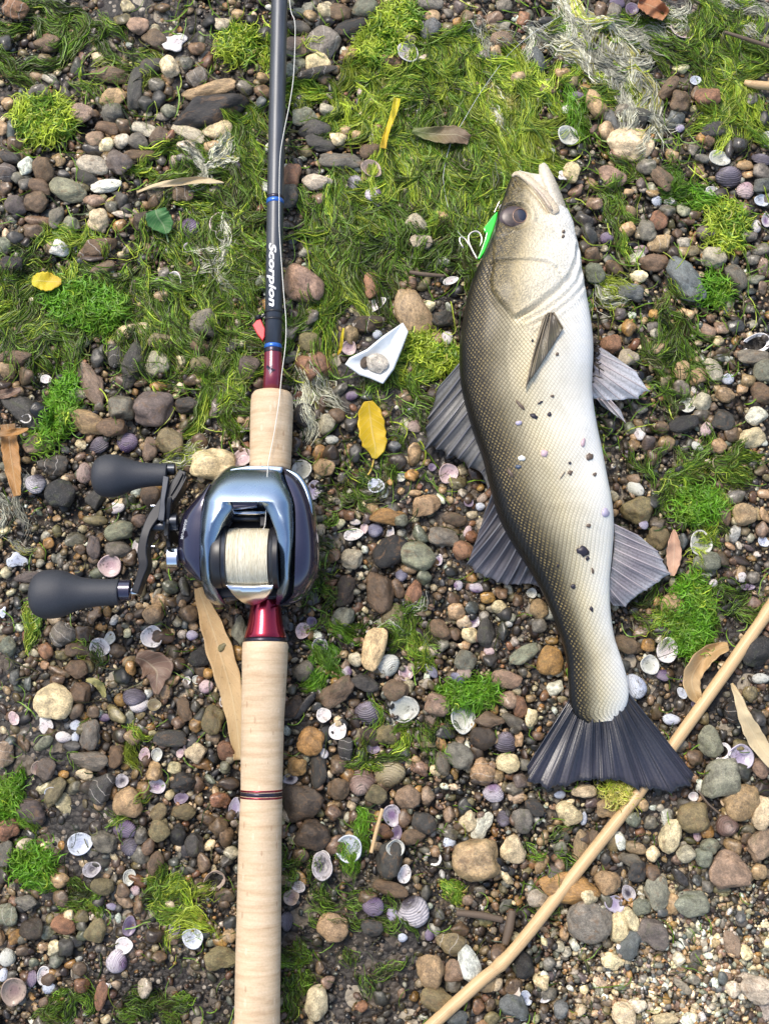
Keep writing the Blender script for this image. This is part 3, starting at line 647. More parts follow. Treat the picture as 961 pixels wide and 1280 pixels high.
def sandy(px, py):
    """0..1: the patch of pale sandy gravel"""
    return sstep(0.0, 1.0, 1.25 - np.hypot((px - 850) / 190.0, (py - 1215) / 120.0))
def muddy(px, py):
    a = 1.25 - np.hypot((px - 445) / 140.0, (py - 1185) / 130.0)
    b = 1.1 - np.hypot((px - 210) / 130.0, (py - 1250) / 70.0)
    c = 1.0 - np.hypot((px - 885) / 85.0, (py - 820) / 130.0)
    return sstep(0, 0.8, np.maximum(np.maximum(a, b), c))

# ---- collect listed stones, drop double readings
stones = []
for ox, oy, sc, txt in TILES:
    for it in txt.replace('\n', ';').split(';'):
        if not it.strip(): continue
        x, y, L, W, a, c = it.split()
        fl = ''
        if '+' in c: c, fl = c.split('+')
        px, py, L, W = ox + float(x) / sc, oy + float(y) / sc, float(L) / sc, float(W) / sc
        if any(math.hypot(px - s[0], py - s[1]) < 0.42 * min(W, s[3]) + 0.12 * max(L, s[2]) for s in stones): continue
        stones.append([px, py, L, W, float(a), c, fl])
stones.sort(key=lambda s: -s[2] * s[3])
N_OBJ = 296
rs = random.Random(11)
hand_rest = []
named = {}
for (sx, sy), lab in SPECIAL.items():
    if lab is None: continue
    b = min(range(len(stones)), key=lambda i: math.hypot(stones[i][0] - sx, stones[i][1] - sy))
    if math.hypot(stones[b][0] - sx, stones[b][1] - sy) < 14: named[b] = lab
used_labels = {}
for i, (px, py, L, W, a, c, fl) in enumerate(stones):
    flat = 0.30 if 'f' in fl else rs.uniform(0.34, 0.46)
    s = S(px, py, 0.004)
    hz = W * flat * s                      # half thickness
    zc = hm(px, py) * 0.5 + hz * (0.60 if i < 120 else 0.80) + 0.0012
    col = np.array(PAL[c]) * rs.uniform(0.82, 1.22)
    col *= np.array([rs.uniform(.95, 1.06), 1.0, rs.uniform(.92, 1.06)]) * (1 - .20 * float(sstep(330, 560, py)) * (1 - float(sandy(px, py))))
    stamp(px, py, L, W, a, zc + hz, zc, occ=True, shrink=0.88)
    if i >= N_OBJ:
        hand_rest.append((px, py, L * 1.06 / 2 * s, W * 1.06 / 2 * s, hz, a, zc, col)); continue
    ang = 1 if 'a' in fl else 0
    me = PROTO[(ang if ang or rs.random() < .25 else 2, rs.randrange(14))]
    o = link('stone', me)
    o.location = P(px, py, zc)
    o.scale = (L * 1.07 / 2 * s, W * 1.07 / 2 * s, hz)
    o.rotation_euler = (rs.uniform(-.12, .12), rs.uniform(-.12, .12), math.radians(a) + (math.pi if rs.random() < .5 else 0))
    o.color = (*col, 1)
    if i in named:
        tag(o, named[i], 'stone')
    else:
        A = L * W
        size = 'large' if A > 1500 else ('mid-sized' if A > 700 else 'small')
        shape = ('flat ' if 'f' in fl else '') + ('angular' if ang else ('long' if L / W > 1.75 else ('oval' if L / W > 1.28 else 'round')))
        for kk in range(1, 8):
            n1, n2 = where(px, py, kk)
            lab = f"{size} {shape} {CNAME[c]} stone near the {n1}, towards the {n2}"
            if lab not in TAKEN: break
        TAKEN.add(lab)
        tag(o, lab, 'stone', 'beach stones: ' + lab)

# ---- shells
def shell_mesh(kind, v):
    r = np.random.default_rng(v + 40)
    nr, nt = (12, 36)
    rr = np.linspace(0.0 if kind != 'r' else 0.72, 1, nr)
    th = np.linspace(0, 2 * math.pi, nt, endpoint=False)
    V = []; G = []
    dep = {'i': 0.42, 'o': 0.55, 'r': 0.4, 's': 0.8, 'f': 0.14}[kind]
    rag = 1 + (0.02 if kind != 'f' else 0.16) * np.sin(th * 3 + r.uniform(0, 6)) + (0.015 if kind != 'f' else 0.10) * np.sin(th * 5 + r.uniform(0, 6)) + (0 if kind != 'r' else 0.07) * np.sin(th * 2 + 1)
    out = np.stack([np.cos(th) * rag, np.sin(th) * rag * (1 + 0.08 * np.cos(th))], 1)
    out[:, 0] *= 1 - 0.10 * np.maximum(out[:, 1], 0) ** 2
    U = np.array([0.0, 0.86])
    for q in rr:
        for k in range(nt):
            x, y = out[k] * q
            h = dep * (1 - q ** 2.4) ** 0.75
            h *= 1 + 0.28 * y
            if kind == 's':
                fr = (math.log(max(q, .05)) * 1.1 - th[k] / (2 * math.pi)) % 1.0
                h -= 0.10 * math.exp(-((fr - .5) / .1) ** 2)
            V.append((x, y, h)); G.append(min(1.0, math.hypot(x - U[0], y - U[1]) / 1.86) if kind == 'o' else (q if kind != 's' else q))
    V = np.array(V); G = np.array(G)
    F = []
    gap = set()
    if kind == 'r':
        g0 = int(r.integers(0, nt)); gap = {(g0 + d) % nt for d in range(5)}
    for i in range(nr - 1):
        for k in range(nt):
            if k in gap: continue
            k2 = (k + 1) % nt
            F.append((i * nt + k, (i + 1) * nt + k, (i + 1) * nt + k2, i * nt + k2))
    n = len(V)
    V2 = V * np.array([0.93, 0.93, 1]) - np.array([0, 0, 0.07])
    Fb = [tuple(x + n for x in f[::-1]) for f in F]
    rim = [((nr - 1) * nt + k, (nr - 1) * nt + k + n, (nr - 1) * nt + (k + 1) % nt + n, (nr - 1) * nt + (k + 1) % nt) for k in range(nt) if k not in gap]
    VV = np.vstack([V, V2])
    if kind in 'ir':                        # turned over: hollow side up
        VV = VV * np.array([1, 1, -1]) ; VV[:, 2] -= VV[:, 2].min()
        F = [f[::-1] for f in F]; Fb = [f[::-1] for f in Fb]; rim = [f[::-1] for f in rim]
    else:
        VV[:, 2] -= VV[:, 2].min()
    me = mesh_from({'i': 'cup_shell', 'o': 'clam_shell', 'r': 'ring_shell', 's': 'snail_shell', 'f': 'shell_chip'}[kind], VV, F + Fb + rim)
    set_f(me, 'grow', np.concatenate([G, G]))
    me.materials.append(M_SHI if kind in 'irf' else M_SHO)
    return me
SHM = {(k, v): shell_mesh(k, v) for k in 'iorsf' for v in range(4)}
shells = []
KN = {'i': 'clam_shell', 'o': 'clam_shell', 'r': 'broken_shell', 's': 'snail_shell', 'f': 'shell_chip'}
KW = {'i': 'cupped clam shell', 'o': 'domed clam shell', 'r': 'broken shell ring', 's': 'coiled snail shell', 'f': 'shell chip'}
for ox, oy, sc, txt in SHELLS:
    for it in txt.replace('\n', ';').split(';'):
        if not it.strip(): continue
        x, y, L, W, a, kd, c = it.split()
        px, py, L, W = ox + float(x) / sc, oy + float(y) / sc, float(L) / sc, float(W) / sc
        if any(math.hypot(px - q[0], py - q[1]) < 0.4 * min(W, q[2]) for q in shells): continue
        shells.append((px, py, W))
        s = S(px, py, 0.006)
        z = max(hm(px + dx, py + dy) for dx, dy in ((0, 0), (.25 * W, 0), (-.25 * W, 0), (0, .25 * W), (0, -.25 * W)))
        z = z * 0.55 + 0.0015
        me = SHM[(kd, rs.randrange(4))]
        o = link(KN[kd], me)
        o.location = P(px, py, z)
        o.scale = (L / 2 * s * 1.05, W / 2 * s * 1.05, min(L, W) / 2 * s)
        turn = rs.choice([0, math.pi])
        o.rotation_euler = (rs.uniform(-.28, .28), rs.uniform(-.28, .28), math.radians(float(a)) + turn)
        m1, m2 = SHC[c]
        j = rs.uniform(.88, 1.08)
        o.color = (m1[0] * j, m1[1] * j, m1[2] * j, 1)
        o['tone'] = [float(q) for q in m2]
        stamp(px, py, L, W, float(a), z + 0.3 * W * s, z, occ=True, shrink=0.9)
        size = 'large' if L > 30 else ('small' if L > 17 else 'tiny')
        for kk in range(1, 8):
            n1, n2 = where(px, py, kk)
            lab = f"{size} {SHN[c]} {KW[kd]} near the {n1}, towards the {n2}"
            if lab not in TAKEN: break
        TAKEN.add(lab)
        tag(o, lab, 'shell', 'beach shells: ' + lab)

OCC_H = OCC.copy()                                              # stones and shells that must stay in sight
# ---- small stones that nobody could count: one mesh
MIX_C = ['br', 'g', 'tn', 'db', 'dg', 'pk', 'ol', 'bk', 'lg', 'rd', 'gn', 'bg', 'cr', 'oc', 'pu', 'wh']
MIX_W = np.array([20, 11, 14, 15, 10, 6, 8, 8, 6, 4, 3, 3, 8, 5, 1.5, 3.0]); MIX_W = MIX_W / MIX_W.sum()
MIX_S = np.array([9, 12, 16, 3, 4, 8, 4, 2, 14, 2, 5, 4, 18, 6, 4, 8.0]); MIX_S = MIX_S / MIX_S.sum()
PALA = np.array([PAL[c] for c in MIX_C])

def batch(pxs, pys, Lh, Wh, Hh, ang, zc, cols, base, seeds=14, angular=0.85, rough=None):
    """one vertex / triangle block of stones at these places"""
    n = len(pxs)
    D, T = base
    shapes = [stone_shape(D, 500 + k, (1 if k % 2 else 2) if k / seeds < angular else 0) for k in range(seeds)]
    pick = rng.integers(0, seeds, n)
    pos = Pn(pxs, pys, zc)
    V = np.stack(shapes)[pick]                                   # n, m, 3
    V = V * np.stack([Lh, Wh, Hh], 1)[:, None, :]
    tx = rng.normal(0, .22, n); ty = rng.normal(0, .22, n)
    V[:, :, 2] += V[:, :, 0] * tx[:, None] + V[:, :, 1] * ty[:, None]
    ca, sa = np.cos(ang)[:, None], np.sin(ang)[:, None]
    X = V[:, :, 0] * ca - V[:, :, 1] * sa; Y = V[:, :, 0] * sa + V[:, :, 1] * ca
    V = np.stack([X, Y, V[:, :, 2]], 2) + pos[:, None, :]
    m = D.shape[0]
    TT = T[None] + (np.arange(n) * m)[:, None, None]
    ro = rng.uniform(0, .62, n) if rough is None else rough
    C = np.concatenate([cols, ro[:, None]], 1)
    return V.reshape(-1, 3), TT.reshape(-1, 3), np.repeat(C, m, 0)

def rcol(n, w=None, px=None, py=None):
    if px is not None:
        sw = sandy(px, py)
        pick = np.where(rng.random(n) < sw, rng.choice(len(PALA), n, p=MIX_S), rng.choice(len(PALA), n, p=MIX_W))
    else:
        pick = rng.choice(len(PALA), n, p=MIX_W)
    c = PALA[pick] * rng.uniform(.7, 1.3, (n, 1)) * rng.uniform(.93, 1.07, (n, 3))
    if px is not None:
        c = c * ((.66 + .34 * sandy(px, py)) * (1 - 0.6 * muddy(px, py)))[:, None]
    return c

blocks = []
sc0 = 0.00045
# listed stones beyond the single ones
hr = hand_rest
blocks.append(batch(*[np.array([h[k] for h in hr]) for k in (0, 1)], np.array([h[2] for h in hr]), np.array([h[3] for h in hr]), np.array([h[4] for h in hr]),
                    np.radians([h[5] for h in hr]), np.array([h[6] for h in hr]), np.array([h[7] for h in hr]), ICO2))

def scatter(nt, rmin, rmax, spacing, base, lift, density=None, occ=True, x0=-MG + 10, x1=961 + MG - 10, y0=-MG + 10, y1=1280 + MG - 10, power=1.6, stack=.35, cut=0.0):
    """dart throwing with a spatial hash in picture pixels"""
    px = rng.uniform(x0, x1, nt); py = rng.uniform(y0, y1, nt)
    R = rmin + (rmax - rmin) * rng.random(nt) ** power
    R = np.sort(R)[::-1]
    ok = np.ones(nt, bool)
    if occ:
        ok &= ~OCC[(py + MG).astype(int), (px + MG).astype(int)]
    if density is not None:
        ok &= rng.random(nt) < density(px, py)
    px, py, R = px[ok], py[ok], R[ok]
    cell = rmax * 2; grid = {}
    keep = []
    for i in range(len(px)):
        cx, cy = int(px[i] // cell), int(py[i] // cell)
        good = True
        for a in (cx - 1, cx, cx + 1):
            for b in (cy - 1, cy, cy + 1):
                for j in grid.get((a, b), ()):
                    if (px[i] - px[j]) ** 2 + (py[i] - py[j]) ** 2 < ((R[i] + R[j]) * spacing) ** 2:
                        good = False; break
                if not good: break
            if not good: break
        if good:
            grid.setdefault((cx, cy), []).append(i); keep.append(i)
    px, py, R = px[keep], py[keep], R[keep]
    n = len(px)
    Lh = R * rng.uniform(.95, 1.35, n); Wh = R * rng.uniform(.65, 1.0, n); Hh = Wh * rng.uniform(.55, .9, n)
    ang = rng.uniform(0, math.pi, n)
    z = HM[(py + MG).astype(int), (px + MG).astype(int)] * stack + Hh * sc0 * lift
    for i in range(n):
        if R[i] > 3: stamp(px[i], py[i], 2 * Lh[i], 2 * Wh[i], math.degrees(ang[i]), z[i] + Hh[i] * sc0, z[i], occ=R[i] > 5, shrink=.8)
    print('scatter', n)
    cl_ = rcol(n, px=px, py=py)
    inf = (px > -30) & (px < 991) & (py > -30) & (py < 1310) & (R > cut)
    res = []
    for m_, b_ in ((inf, base), (~inf, ICO1 if base is ICO2 else ICO0)):
        if m_.any(): res.append(batch(px[m_], py[m_], Lh[m_] * sc0, Wh[m_] * sc0, Hh[m_] * sc0, ang[m_], z[m_], cl_[m_], b_))
    return res

def frame(x, y): return np.where((x > -60) & (x < 1020) & (y > -60) & (y < 1340), 1.0, 0.08)
dens = lambda x, y: np.clip(1 - 0.95 * muddy(x, y) - 0.85 * sandy(x, y), 0, 1)
blocks.extend(scatter(5000, 6.0, 11.5, .85, ICO2, .45, dens, power=2.2, cut=8.2))
blocks.extend(scatter(70000, 2.3, 6.2, .80, ICO1, .6, lambda x, y: (1 - 0.85 * muddy(x, y)) * (.45 + .55 * frame(x, y)), power=1.9, cut=4.0))
blocks.extend(scatter(110000, 1.2, 3.0, .60, ICO0, .8, lambda x, y: (0.60 + 0.4 * sandy(x, y) - .42 * muddy(x, y)) * frame(x, y)))
blocks.extend(scatter(34000, 1.2, 4.2, .62, ICO0, .9, lambda x, y: sandy(x, y) * 1.2, x0=600, x1=1250, y0=1060, y1=1580, power=1.7, stack=.7))
# the beach goes on around the picture with coarser, sparser stones
fx = rng.uniform(-1.15, 1.15, 15000); fy = rng.uniform(-1.15, 1.25, 15000)
ppx, ppy = proj(np.stack([fx, fy, fx * 0], 1))
far = (ppx < -MG + 14) | (ppx > 961 + MG - 14) | (ppy < -MG + 14) | (ppy > 1280 + MG - 14) | (fy < -.9)
fx, fy = fx[far], fy[far]; nf_ = len(fx)
Rf = .0025 + .0085 * rng.random(nf_) ** 1.8
blk = batch(np.full(nf_, 480.), np.full(nf_, 640.), Rf * rng.uniform(.95, 1.35, nf_), Rf * rng.uniform(.65, 1, nf_), Rf * rng.uniform(.45, .7, nf_), rng.uniform(0, 3.1, nf_), np.zeros(nf_), rcol(nf_) * .75, ICO0)
c0 = P(480, 640, 0)
blk[0].reshape(nf_, -1, 3)[:] += (np.stack([fx, fy, ground_z(fx, fy) + Rf * .25], 1) - c0)[:, None, :]
blocks.append(blk)
o = 0; VV = []; TT = []; CC = []
for V, T, C in blocks:
    VV.append(V); TT.append(T + o); CC.append(C); o += len(V)
me = fast_mesh('gravel', np.vstack(VV), np.vstack(TT))
set_col(me, 'Col', np.vstack(CC))
gravel = link('gravel', me, M_SMALL)
gravel['kind'] = 'stuff'
tag(gravel, 'small mixed brown, grey and cream pebbles and grit covering the beach', 'gravel')
print('gravel tris', len(me.polygons))
# ------------------------------------------------------------------ algae
GREENS = {'lime': (.45, .55, .06), 'green': (.17, .30, .03), 'dark': (.040, .065, .016), 'pale': (.68, .67, .52), 'yel': (.56, .52, .14), 'olive': (.12, .12, .04), 'vivid': (.15, .34, .025)}

def strands(px, py, z, length, width, ang, curl, cols, nseg=7, wob=0.5, cv=None):
    """flat ribbons laid over the stones; px lengths"""
    n = len(px)
    P0 = np.stack([px, py], 1)
    a = np.asarray(ang).copy()
    pts = [P0.copy()]
    cv = rng.normal(0, curl, n) if cv is None else cv
    wp = rng.uniform(0, 6.28, n); wa = rng.uniform(.1, .5, n) * wob
    for s in range(nseg):
        a = a + cv / nseg + rng.normal(0, .5 * wob / math.sqrt(nseg), n) + wa * np.cos(wp + s * 1.7)
        P0 = P0 + np.stack([np.cos(a), -np.sin(a)], 1) * (length / nseg)[:, None]
        pts.append(P0.copy())
    pts = np.stack(pts, 1)                                       # n, s+1, 2
    return ribbons(pts, z, width, cols)

def ribbons(pts, z, width, cols, avoid=True):
    if avoid:                                                    # the mat lies between the larger stones, few strands cross them
        q = np.clip((pts + MG).astype(int), 0, [HMW - 1, HMH - 1])
        fr = OCC_H[q[:, :, 1], q[:, :, 0]].mean(1)
        keep = rng.random(len(pts)) > np.clip(fr * 1.9 - .18, 0, .93)
        pts, z, width, cols = pts[keep], z[keep], width[keep], cols[keep]
    n = len(pts); nseg = pts.shape[1] - 1
    q = np.clip((pts + MG).astype(int), 0, [HMW - 1, HMH - 1])
    hh = HMS[q[:, :, 1], q[:, :, 0]] * .78
    k = np.linspace(0, 1, nseg + 1)[None, :]
    zz = hh + z[:, None] * (0.35 + 0.65 * np.sin(math.pi * np.clip(k * 0.9 + .08, 0, 1))) + rng.normal(0, .0004, hh.shape)
    tg = np.gradient(pts, axis=1); tg /= np.linalg.norm(tg, axis=2)[:, :, None] + 1e-9
    nr = np.stack([-tg[:, :, 1], tg[:, :, 0]], 2)
    w = width[:, None, None] * (1 - 0.75 * k[:, :, None] ** 6) * 0.5
    A = pts + nr * w; B = pts - nr * w
    tilt = rng.normal(0, .00045, (n, 1)) * (width[:, None] / 2.0)
    VA = Pn(A[:, :, 0].ravel(), A[:, :, 1].ravel(), (zz + tilt).ravel()); VB = Pn(B[:, :, 0].ravel(), B[:, :, 1].ravel(), (zz - tilt).ravel())
    m = nseg + 1
    V = np.empty((n, m, 2, 3)); V[:, :, 0] = VA.reshape(n, m, 3); V[:, :, 1] = VB.reshape(n, m, 3)
    base = (np.arange(n) * m * 2)[:, None] + (np.arange(nseg) * 2)[None, :]
    Q = np.stack([base, base + 1, base + 3, base + 2], 2).reshape(-1, 4)
    C = np.repeat(cols, m * 2, 0)
    return V.reshape(-1, 3), Q, C

def box_blur(A, r, it=2):
    for _ in range(it):
        for ax in (0, 1):
            pad = [(0, 0), (0, 0)]; pad[ax] = (r + 1, r)
            c = np.cumsum(np.pad(A, pad, mode='edge'), axis=ax)
            A = (np.take(c, np.arange(2 * r + 1, c.shape[ax]), ax) - np.take(c, np.arange(0, c.shape[ax] - 2 * r - 1), ax)) / (2 * r + 1)
    return A
HMS = box_blur(HM.astype(np.float64), 4)

def patch(cx, cy, rx, ry, rot, n, mix, ang, length, width=(.38, .95), curl=.9, wob=.55, height=(.0006, .0036), spread=.16, clumps=0, locks=True):
    """strands of one patch; rot and ang in degrees, ang = way the strands run"""
    n = int(n * 1.25); length = length * 1.25; clumps = int(clumps * 1.6)
    th = rng.uniform(0, 2 * math.pi, n); rr = np.sqrt(rng.random(n))
    if clumps:
        cc = rng.random((clumps, 2)); cth = cc[:, 0] * 2 * math.pi; crr = np.sqrt(cc[:, 1])
        pk = rng.integers(0, clumps, n)
        u = crr[pk] * np.cos(cth[pk]) * rx + rng.normal(0, .13, n) * rx
        w = crr[pk] * np.sin(cth[pk]) * ry + rng.normal(0, .13, n) * ry
    else:
        u = rr * np.cos(th) * rx; w = rr * np.sin(th) * ry
    r = math.radians(rot)
    px = cx + u * math.cos(r) + w * math.sin(r); py = cy - u * math.sin(r) + w * math.cos(r)
    names = [m[0] for m in mix]; pr = np.array([m[1] for m in mix], float); pr /= pr.sum()
    # neighbouring strands share a tone
    fld = np.sin(px * .11 + cx) * np.sin(py * .09 + cy) * .5 + .5
    order = np.clip(fld * .6 + rng.random(n) * .4, 0, .999)
    idx = np.searchsorted(np.cumsum(pr), order)
    cols = np.array([GREENS[m] for m in names])[np.clip(idx, 0, len(names) - 1)] * rng.uniform(.65, 1.35, (n, 1))
    cols = np.hstack([cols, np.ones((n, 1))])
    n_c = max(clumps, 1)
    a = np.radians(ang) + rng.normal(0, spread, n)
    cv = rng.normal(0, curl, n)
    if clumps:
        a = a + rng.normal(0, .38, n_c)[pk]; cv = rng.normal(0, curl, n_c)[pk] + rng.normal(0, .3, n)
        cols[:, :3] *= rng.uniform(.6, 1.35, (n_c, 1))[pk]
    if ang is None: a = rng.uniform(0, 2 * math.pi, n)
    if clumps and locks:
        # locks of hair-thin filaments that run together
        ns = 6
        gu = crr * np.cos(cth) * rx; gw = crr * np.sin(cth) * ry
        gp = np.stack([cx + gu * math.cos(r) + gw * math.sin(r), cy - gu * math.sin(r) + gw * math.cos(r)], 1)
        ga = np.radians(ang) + rng.normal(0, .30, n_c); gc = rng.normal(0, curl * 1.2, n_c); gl = length * rng.uniform(.7, 1.5, n_c)
        gp = gp - np.stack([np.cos(ga), -np.sin(ga)], 1) * (gl * .5)[:, None]
        G = [gp]; wph = rng.uniform(0, 6.3, n_c)
        for s in range(ns):
            ga = ga + gc / ns + .50 * np.cos(wph + s * 1.6)
            gp = gp + np.stack([np.cos(ga), -np.sin(ga)], 1) * (gl / ns)[:, None]
            G.append(gp)
        G = np.stack(G, 1)                                       # locks, ns+1, 2
        T_ = np.gradient(G, axis=1); T_ /= np.linalg.norm(T_, axis=2)[:, :, None] + 1e-9
        Nn_ = np.stack([-T_[:, :, 1], T_[:, :, 0]], 2)
        sg = rng.uniform(2.2, 6.0, n_c)[pk]
        off = rng.normal(0, 1, n)
        kk = np.linspace(0, 1, ns + 1)[None, :]
        o_ = (off * sg)[:, None] * (.45 + .8 * np.sin(math.pi * kk)) + rng.uniform(.5, 2.6, (n, 1)) * np.sin(kk * rng.uniform(5, 15, (n, 1)) + rng.uniform(0, 6.3, (n, 1)))
        o_ = o_ + rng.normal(0, 2.5, (n, 1)) * (kk - .5)
        al = rng.normal(0, .16, n) * gl[pk]
        pts = G[pk] + Nn_[pk] * o_[:, :, None] + T_[pk] * al[:, None, None] + rng.normal(0, .35, (n, ns + 1, 2))
        zz = rng.uniform(height[0], height[1], n) * np.exp(-(off / 1.6) ** 2) + .0004
        cols[:, :3] *= rng.uniform(.55, 1.15, (n, 1))
        return ribbons(pts, zz, rng.uniform(width[0], width[1], n), cols)
    ln = rng.uniform(length * .45, length * 1.25, n)
    px = px - np.cos(a) * ln * .5; py = py + np.sin(a) * ln * .5
    return strands(px, py, rng.uniform(height[0], height[1], n), ln, rng.uniform(width[0], width[1], n), a, curl, cols, wob=wob, cv=cv)

def algae_mesh(name, lst):
    o = 0; VV = []; QQ = []; CC = []
    for V, Q, C in lst:
        VV.append(V); QQ.append(Q + o); CC.append(C); o += len(V)
    me = fast_mesh(name, np.vstack(VV), np.vstack(QQ))
    set_col(me, 'Col', np.vstack(CC))
    return me

BR = [('lime', 5), ('green', 3), ('yel', 1)]
MD = [('dark', 3), ('olive', 2), ('green', 4), ('lime', 4)]
DK = [('dark', 4), ('green', 3), ('olive', 3), ('lime', 1)]
PL = [('pale', 6), ('yel', 1), ('lime', 1)]
VV_ = [('vivid', 5), ('green', 3), ('lime', 1)]
mat = []
A = lambda *a, **k: mat.append(patch(*a, **k))
# broad mats, mostly over the upper part of the beach, strands combed downwards
A(60, 50, 110, 40, 10, 1300, DK, -20, 34, clumps=14, curl=1.5)
A(150, 95, 60, 25, 10, 250, MD, -20, 26, clumps=7)
A(230, 205, 60, 24, 10, 800, MD, -10, 30, clumps=9)
A(300, 240, 24, 110, -8, 1500, MD, -75, 42, clumps=16)
A(285, 300, 40, 80, 10, 1250, MD, -60, 40, clumps=16)
A(225, 310, 50, 50, 0, 450, MD, -60, 34, clumps=10)
A(150, 375, 60, 30, -10, 1500, MD, -35, 40, clumps=12)
A(35, 385, 60, 40, 20, 1700, MD, 40, 40, clumps=14, curl=1.3)
A(90, 430, 90, 30, 0, 1000, DK, -80, 40, clumps=16)
A(200, 400, 40, 50, 0, 800, DK, -65, 46, clumps=12)
A(270, 400, 50, 70, 0, 1150, MD, -62, 46, clumps=18)
A(285, 490, 30, 55, -30, 1400, MD, -62, 36, clumps=9)
A(180, 440, 40, 40, 0, 160, DK, -60, 50, clumps=8)
A(20, 330, 40, 20, 0, 400, MD, 10, 30, clumps=6)
A(90, 300, 50, 16, 0, 400, BR, 5, 26, clumps=6)
A(480, 105, 75, 34, 30, 2200, BR, 30, 40, clumps=20)
A(560, 110, 60, 40, 0, 1300, MD, -60, 40, clumps=14)
A(610, 90, 60, 40, -20, 1500, BR, -50, 44, clumps=14)
A(640, 160, 50, 70, -20, 2200, BR, -65, 50, clumps=18)
A(520, 190, 60, 40, 0, 1800, MD, -110, 40, clumps=16)
A(490, 220, 34, 45, 0, 1500, BR, -100, 46, clumps=8)
A(570, 235, 50, 60, 0, 2600, MD, -80, 46, clumps=20)
A(615, 250, 40, 60, 0, 1500, MD, -80, 40, clumps=14)
A(430, 270, 50, 40, 0, 1700, MD, -70, 36, clumps=14)
A(420, 345, 40, 60, 0, 1700, MD, -85, 52, clumps=12)
A(470, 310, 50, 40, 0, 1100, DK, -80, 40, clumps=12)
A(560, 330, 40, 30, 0, 700, DK, -80, 36, clumps=9)
A(390, 430, 30, 60, 0, 350, MD, -70, 44, clumps=8)
A(375, 60, 30, 20, 0, 200, BR, 10, 24, clumps=3)
A(385, 115, 24, 8, 0, 350, BR, 0, 26, clumps=3)
A(330, 60, 14, 20, 0, 200, BR, -80, 20, clumps=2)
A(700, 40, 40, 12, 8, 350, BR, 0, 30, clumps=4)
A(820, 60, 50, 30, -30, 700, MD, -40, 34, clumps=8)
A(910, 60, 60, 55, 0, 1700, MD, -60, 34, clumps=18)
A(920, 140, 36, 55, 0, 1300, BR, -80, 34, clumps=12)
A(760, 110, 40, 20, 0, 500, BR, -10, 26, clumps=5)
A(735, 130, 12, 40, -20, 400, VV_, -65, 30, clumps=3)
A(860, 235, 30, 22, 0, 500, VV_, -20, 22, clumps=5)
A(790, 250, 30, 60, -10, 300, MD, -70, 30, clumps=8)
A(840, 420, 18, 70, -6, 700, DK, -85, 34, clumps=10)
A(850, 460, 40, 40, 0, 350, DK, -60, 26, clumps=8)
A(880, 590, 55, 28, 10, 900, MD, 0, 24, clumps=9)
A(880, 640, 36, 20, 5, 700, MD, 0, 24, clumps=5)
A(880, 690, 30, 18, 0, 500, BR, 0, 22, clumps=4)
A(830, 600, 40, 60, 0, 300, DK, -80, 24, clumps=8)
A(830, 770, 30, 30, 0, 400, MD, -60, 24, clumps=6)
A(900, 760, 50, 30, 0, 200, DK, 0, 20, clumps=6)
A(530, 470, 45, 18, -20, 700, BR, -20, 24, clumps=6)
A(500, 500, 40, 60, 0, 350, DK, -60, 26, clumps=8)
A(450, 600, 60, 40, 0, 300, DK, -60, 20, clumps=9)
A(520, 800, 30, 45, 0, 900, MD, -70, 24, clumps=7)
A(575, 870, 40, 15, 5, 700, VV_, 0, 18, clumps=5)
A(405, 820, 15, 40, -20, 500, VV_, -70, 22, clumps=5)
A(480, 930, 24, 40, -30, 350, MD, 45, 26, clumps=4)
A(450, 1060, 18, 34, 0, 600, VV_, -75, 18, clumps=4)
A(545, 920, 30, 30, 0, 250, DK, -60, 22, clumps=6)
A(380, 1120, 40, 60, 0, 350, DK, -60, 20, clumps=9)
A(460, 1170, 60, 60, 0, 300, DK, -30, 18, clumps=9)
A(370, 1220, 30, 40, 0, 500, DK, -60, 20, clumps=6)
A(565, 1130, 10, 22, 0, 300, BR, -90, 16, clumps=2)
A(20, 1000, 26, 22, 0, 700, VV_, 20, 22, clumps=4)
A(45, 1080, 28, 22, 0, 700, VV_, 0, 20, clumps=4)
A(100, 1120, 22, 20, 0, 350, MD, 0, 18, clumps=4)
A(210, 1120, 34, 20, 30, 700, MD, 20, 22, clumps=6)
A(240, 1140, 40, 8, 40, 200, BR, 40, 34, clumps=4)
A(80, 1255, 24, 20, 0, 500, DK, 20, 18, clumps=4)
A(170, 1255, 70, 22, 0, 600, DK, 10, 18, clumps=9)
A(160, 1020, 14, 40, -60, 130, MD, 40, 26, clumps=4)
A(160, 950, 6, 34, -10, 160, BR, -75, 24, clumps=2)
A(40, 780, 8, 30, 0, 120, BR, -80, 24, clumps=3)
A(110, 820, 20, 20, 0, 160, MD, -60, 18, clumps=4)
A(15, 640, 20, 60, 0, 140, PL, -70, 30, clumps=4)
A(700, 380, 20, 40, 0, 200, DK, -70, 24)
A(690, 1090, 40, 60, 0, 180, DK, -50, 20, clumps=6)
A(400, 720, 18, 80, 0, 260, DK, -70, 22, clumps=8)
# sparse filaments lying everywhere
A(480, 640, 600, 760, 0, 1500, DK, -60, 26, spread=1.4, width=(.7, 1.6), curl=1.6)
A(480, 300, 500, 320, 0, 1500, MD, -65, 34, spread=.8, width=(.7, 1.8), curl=1.2)
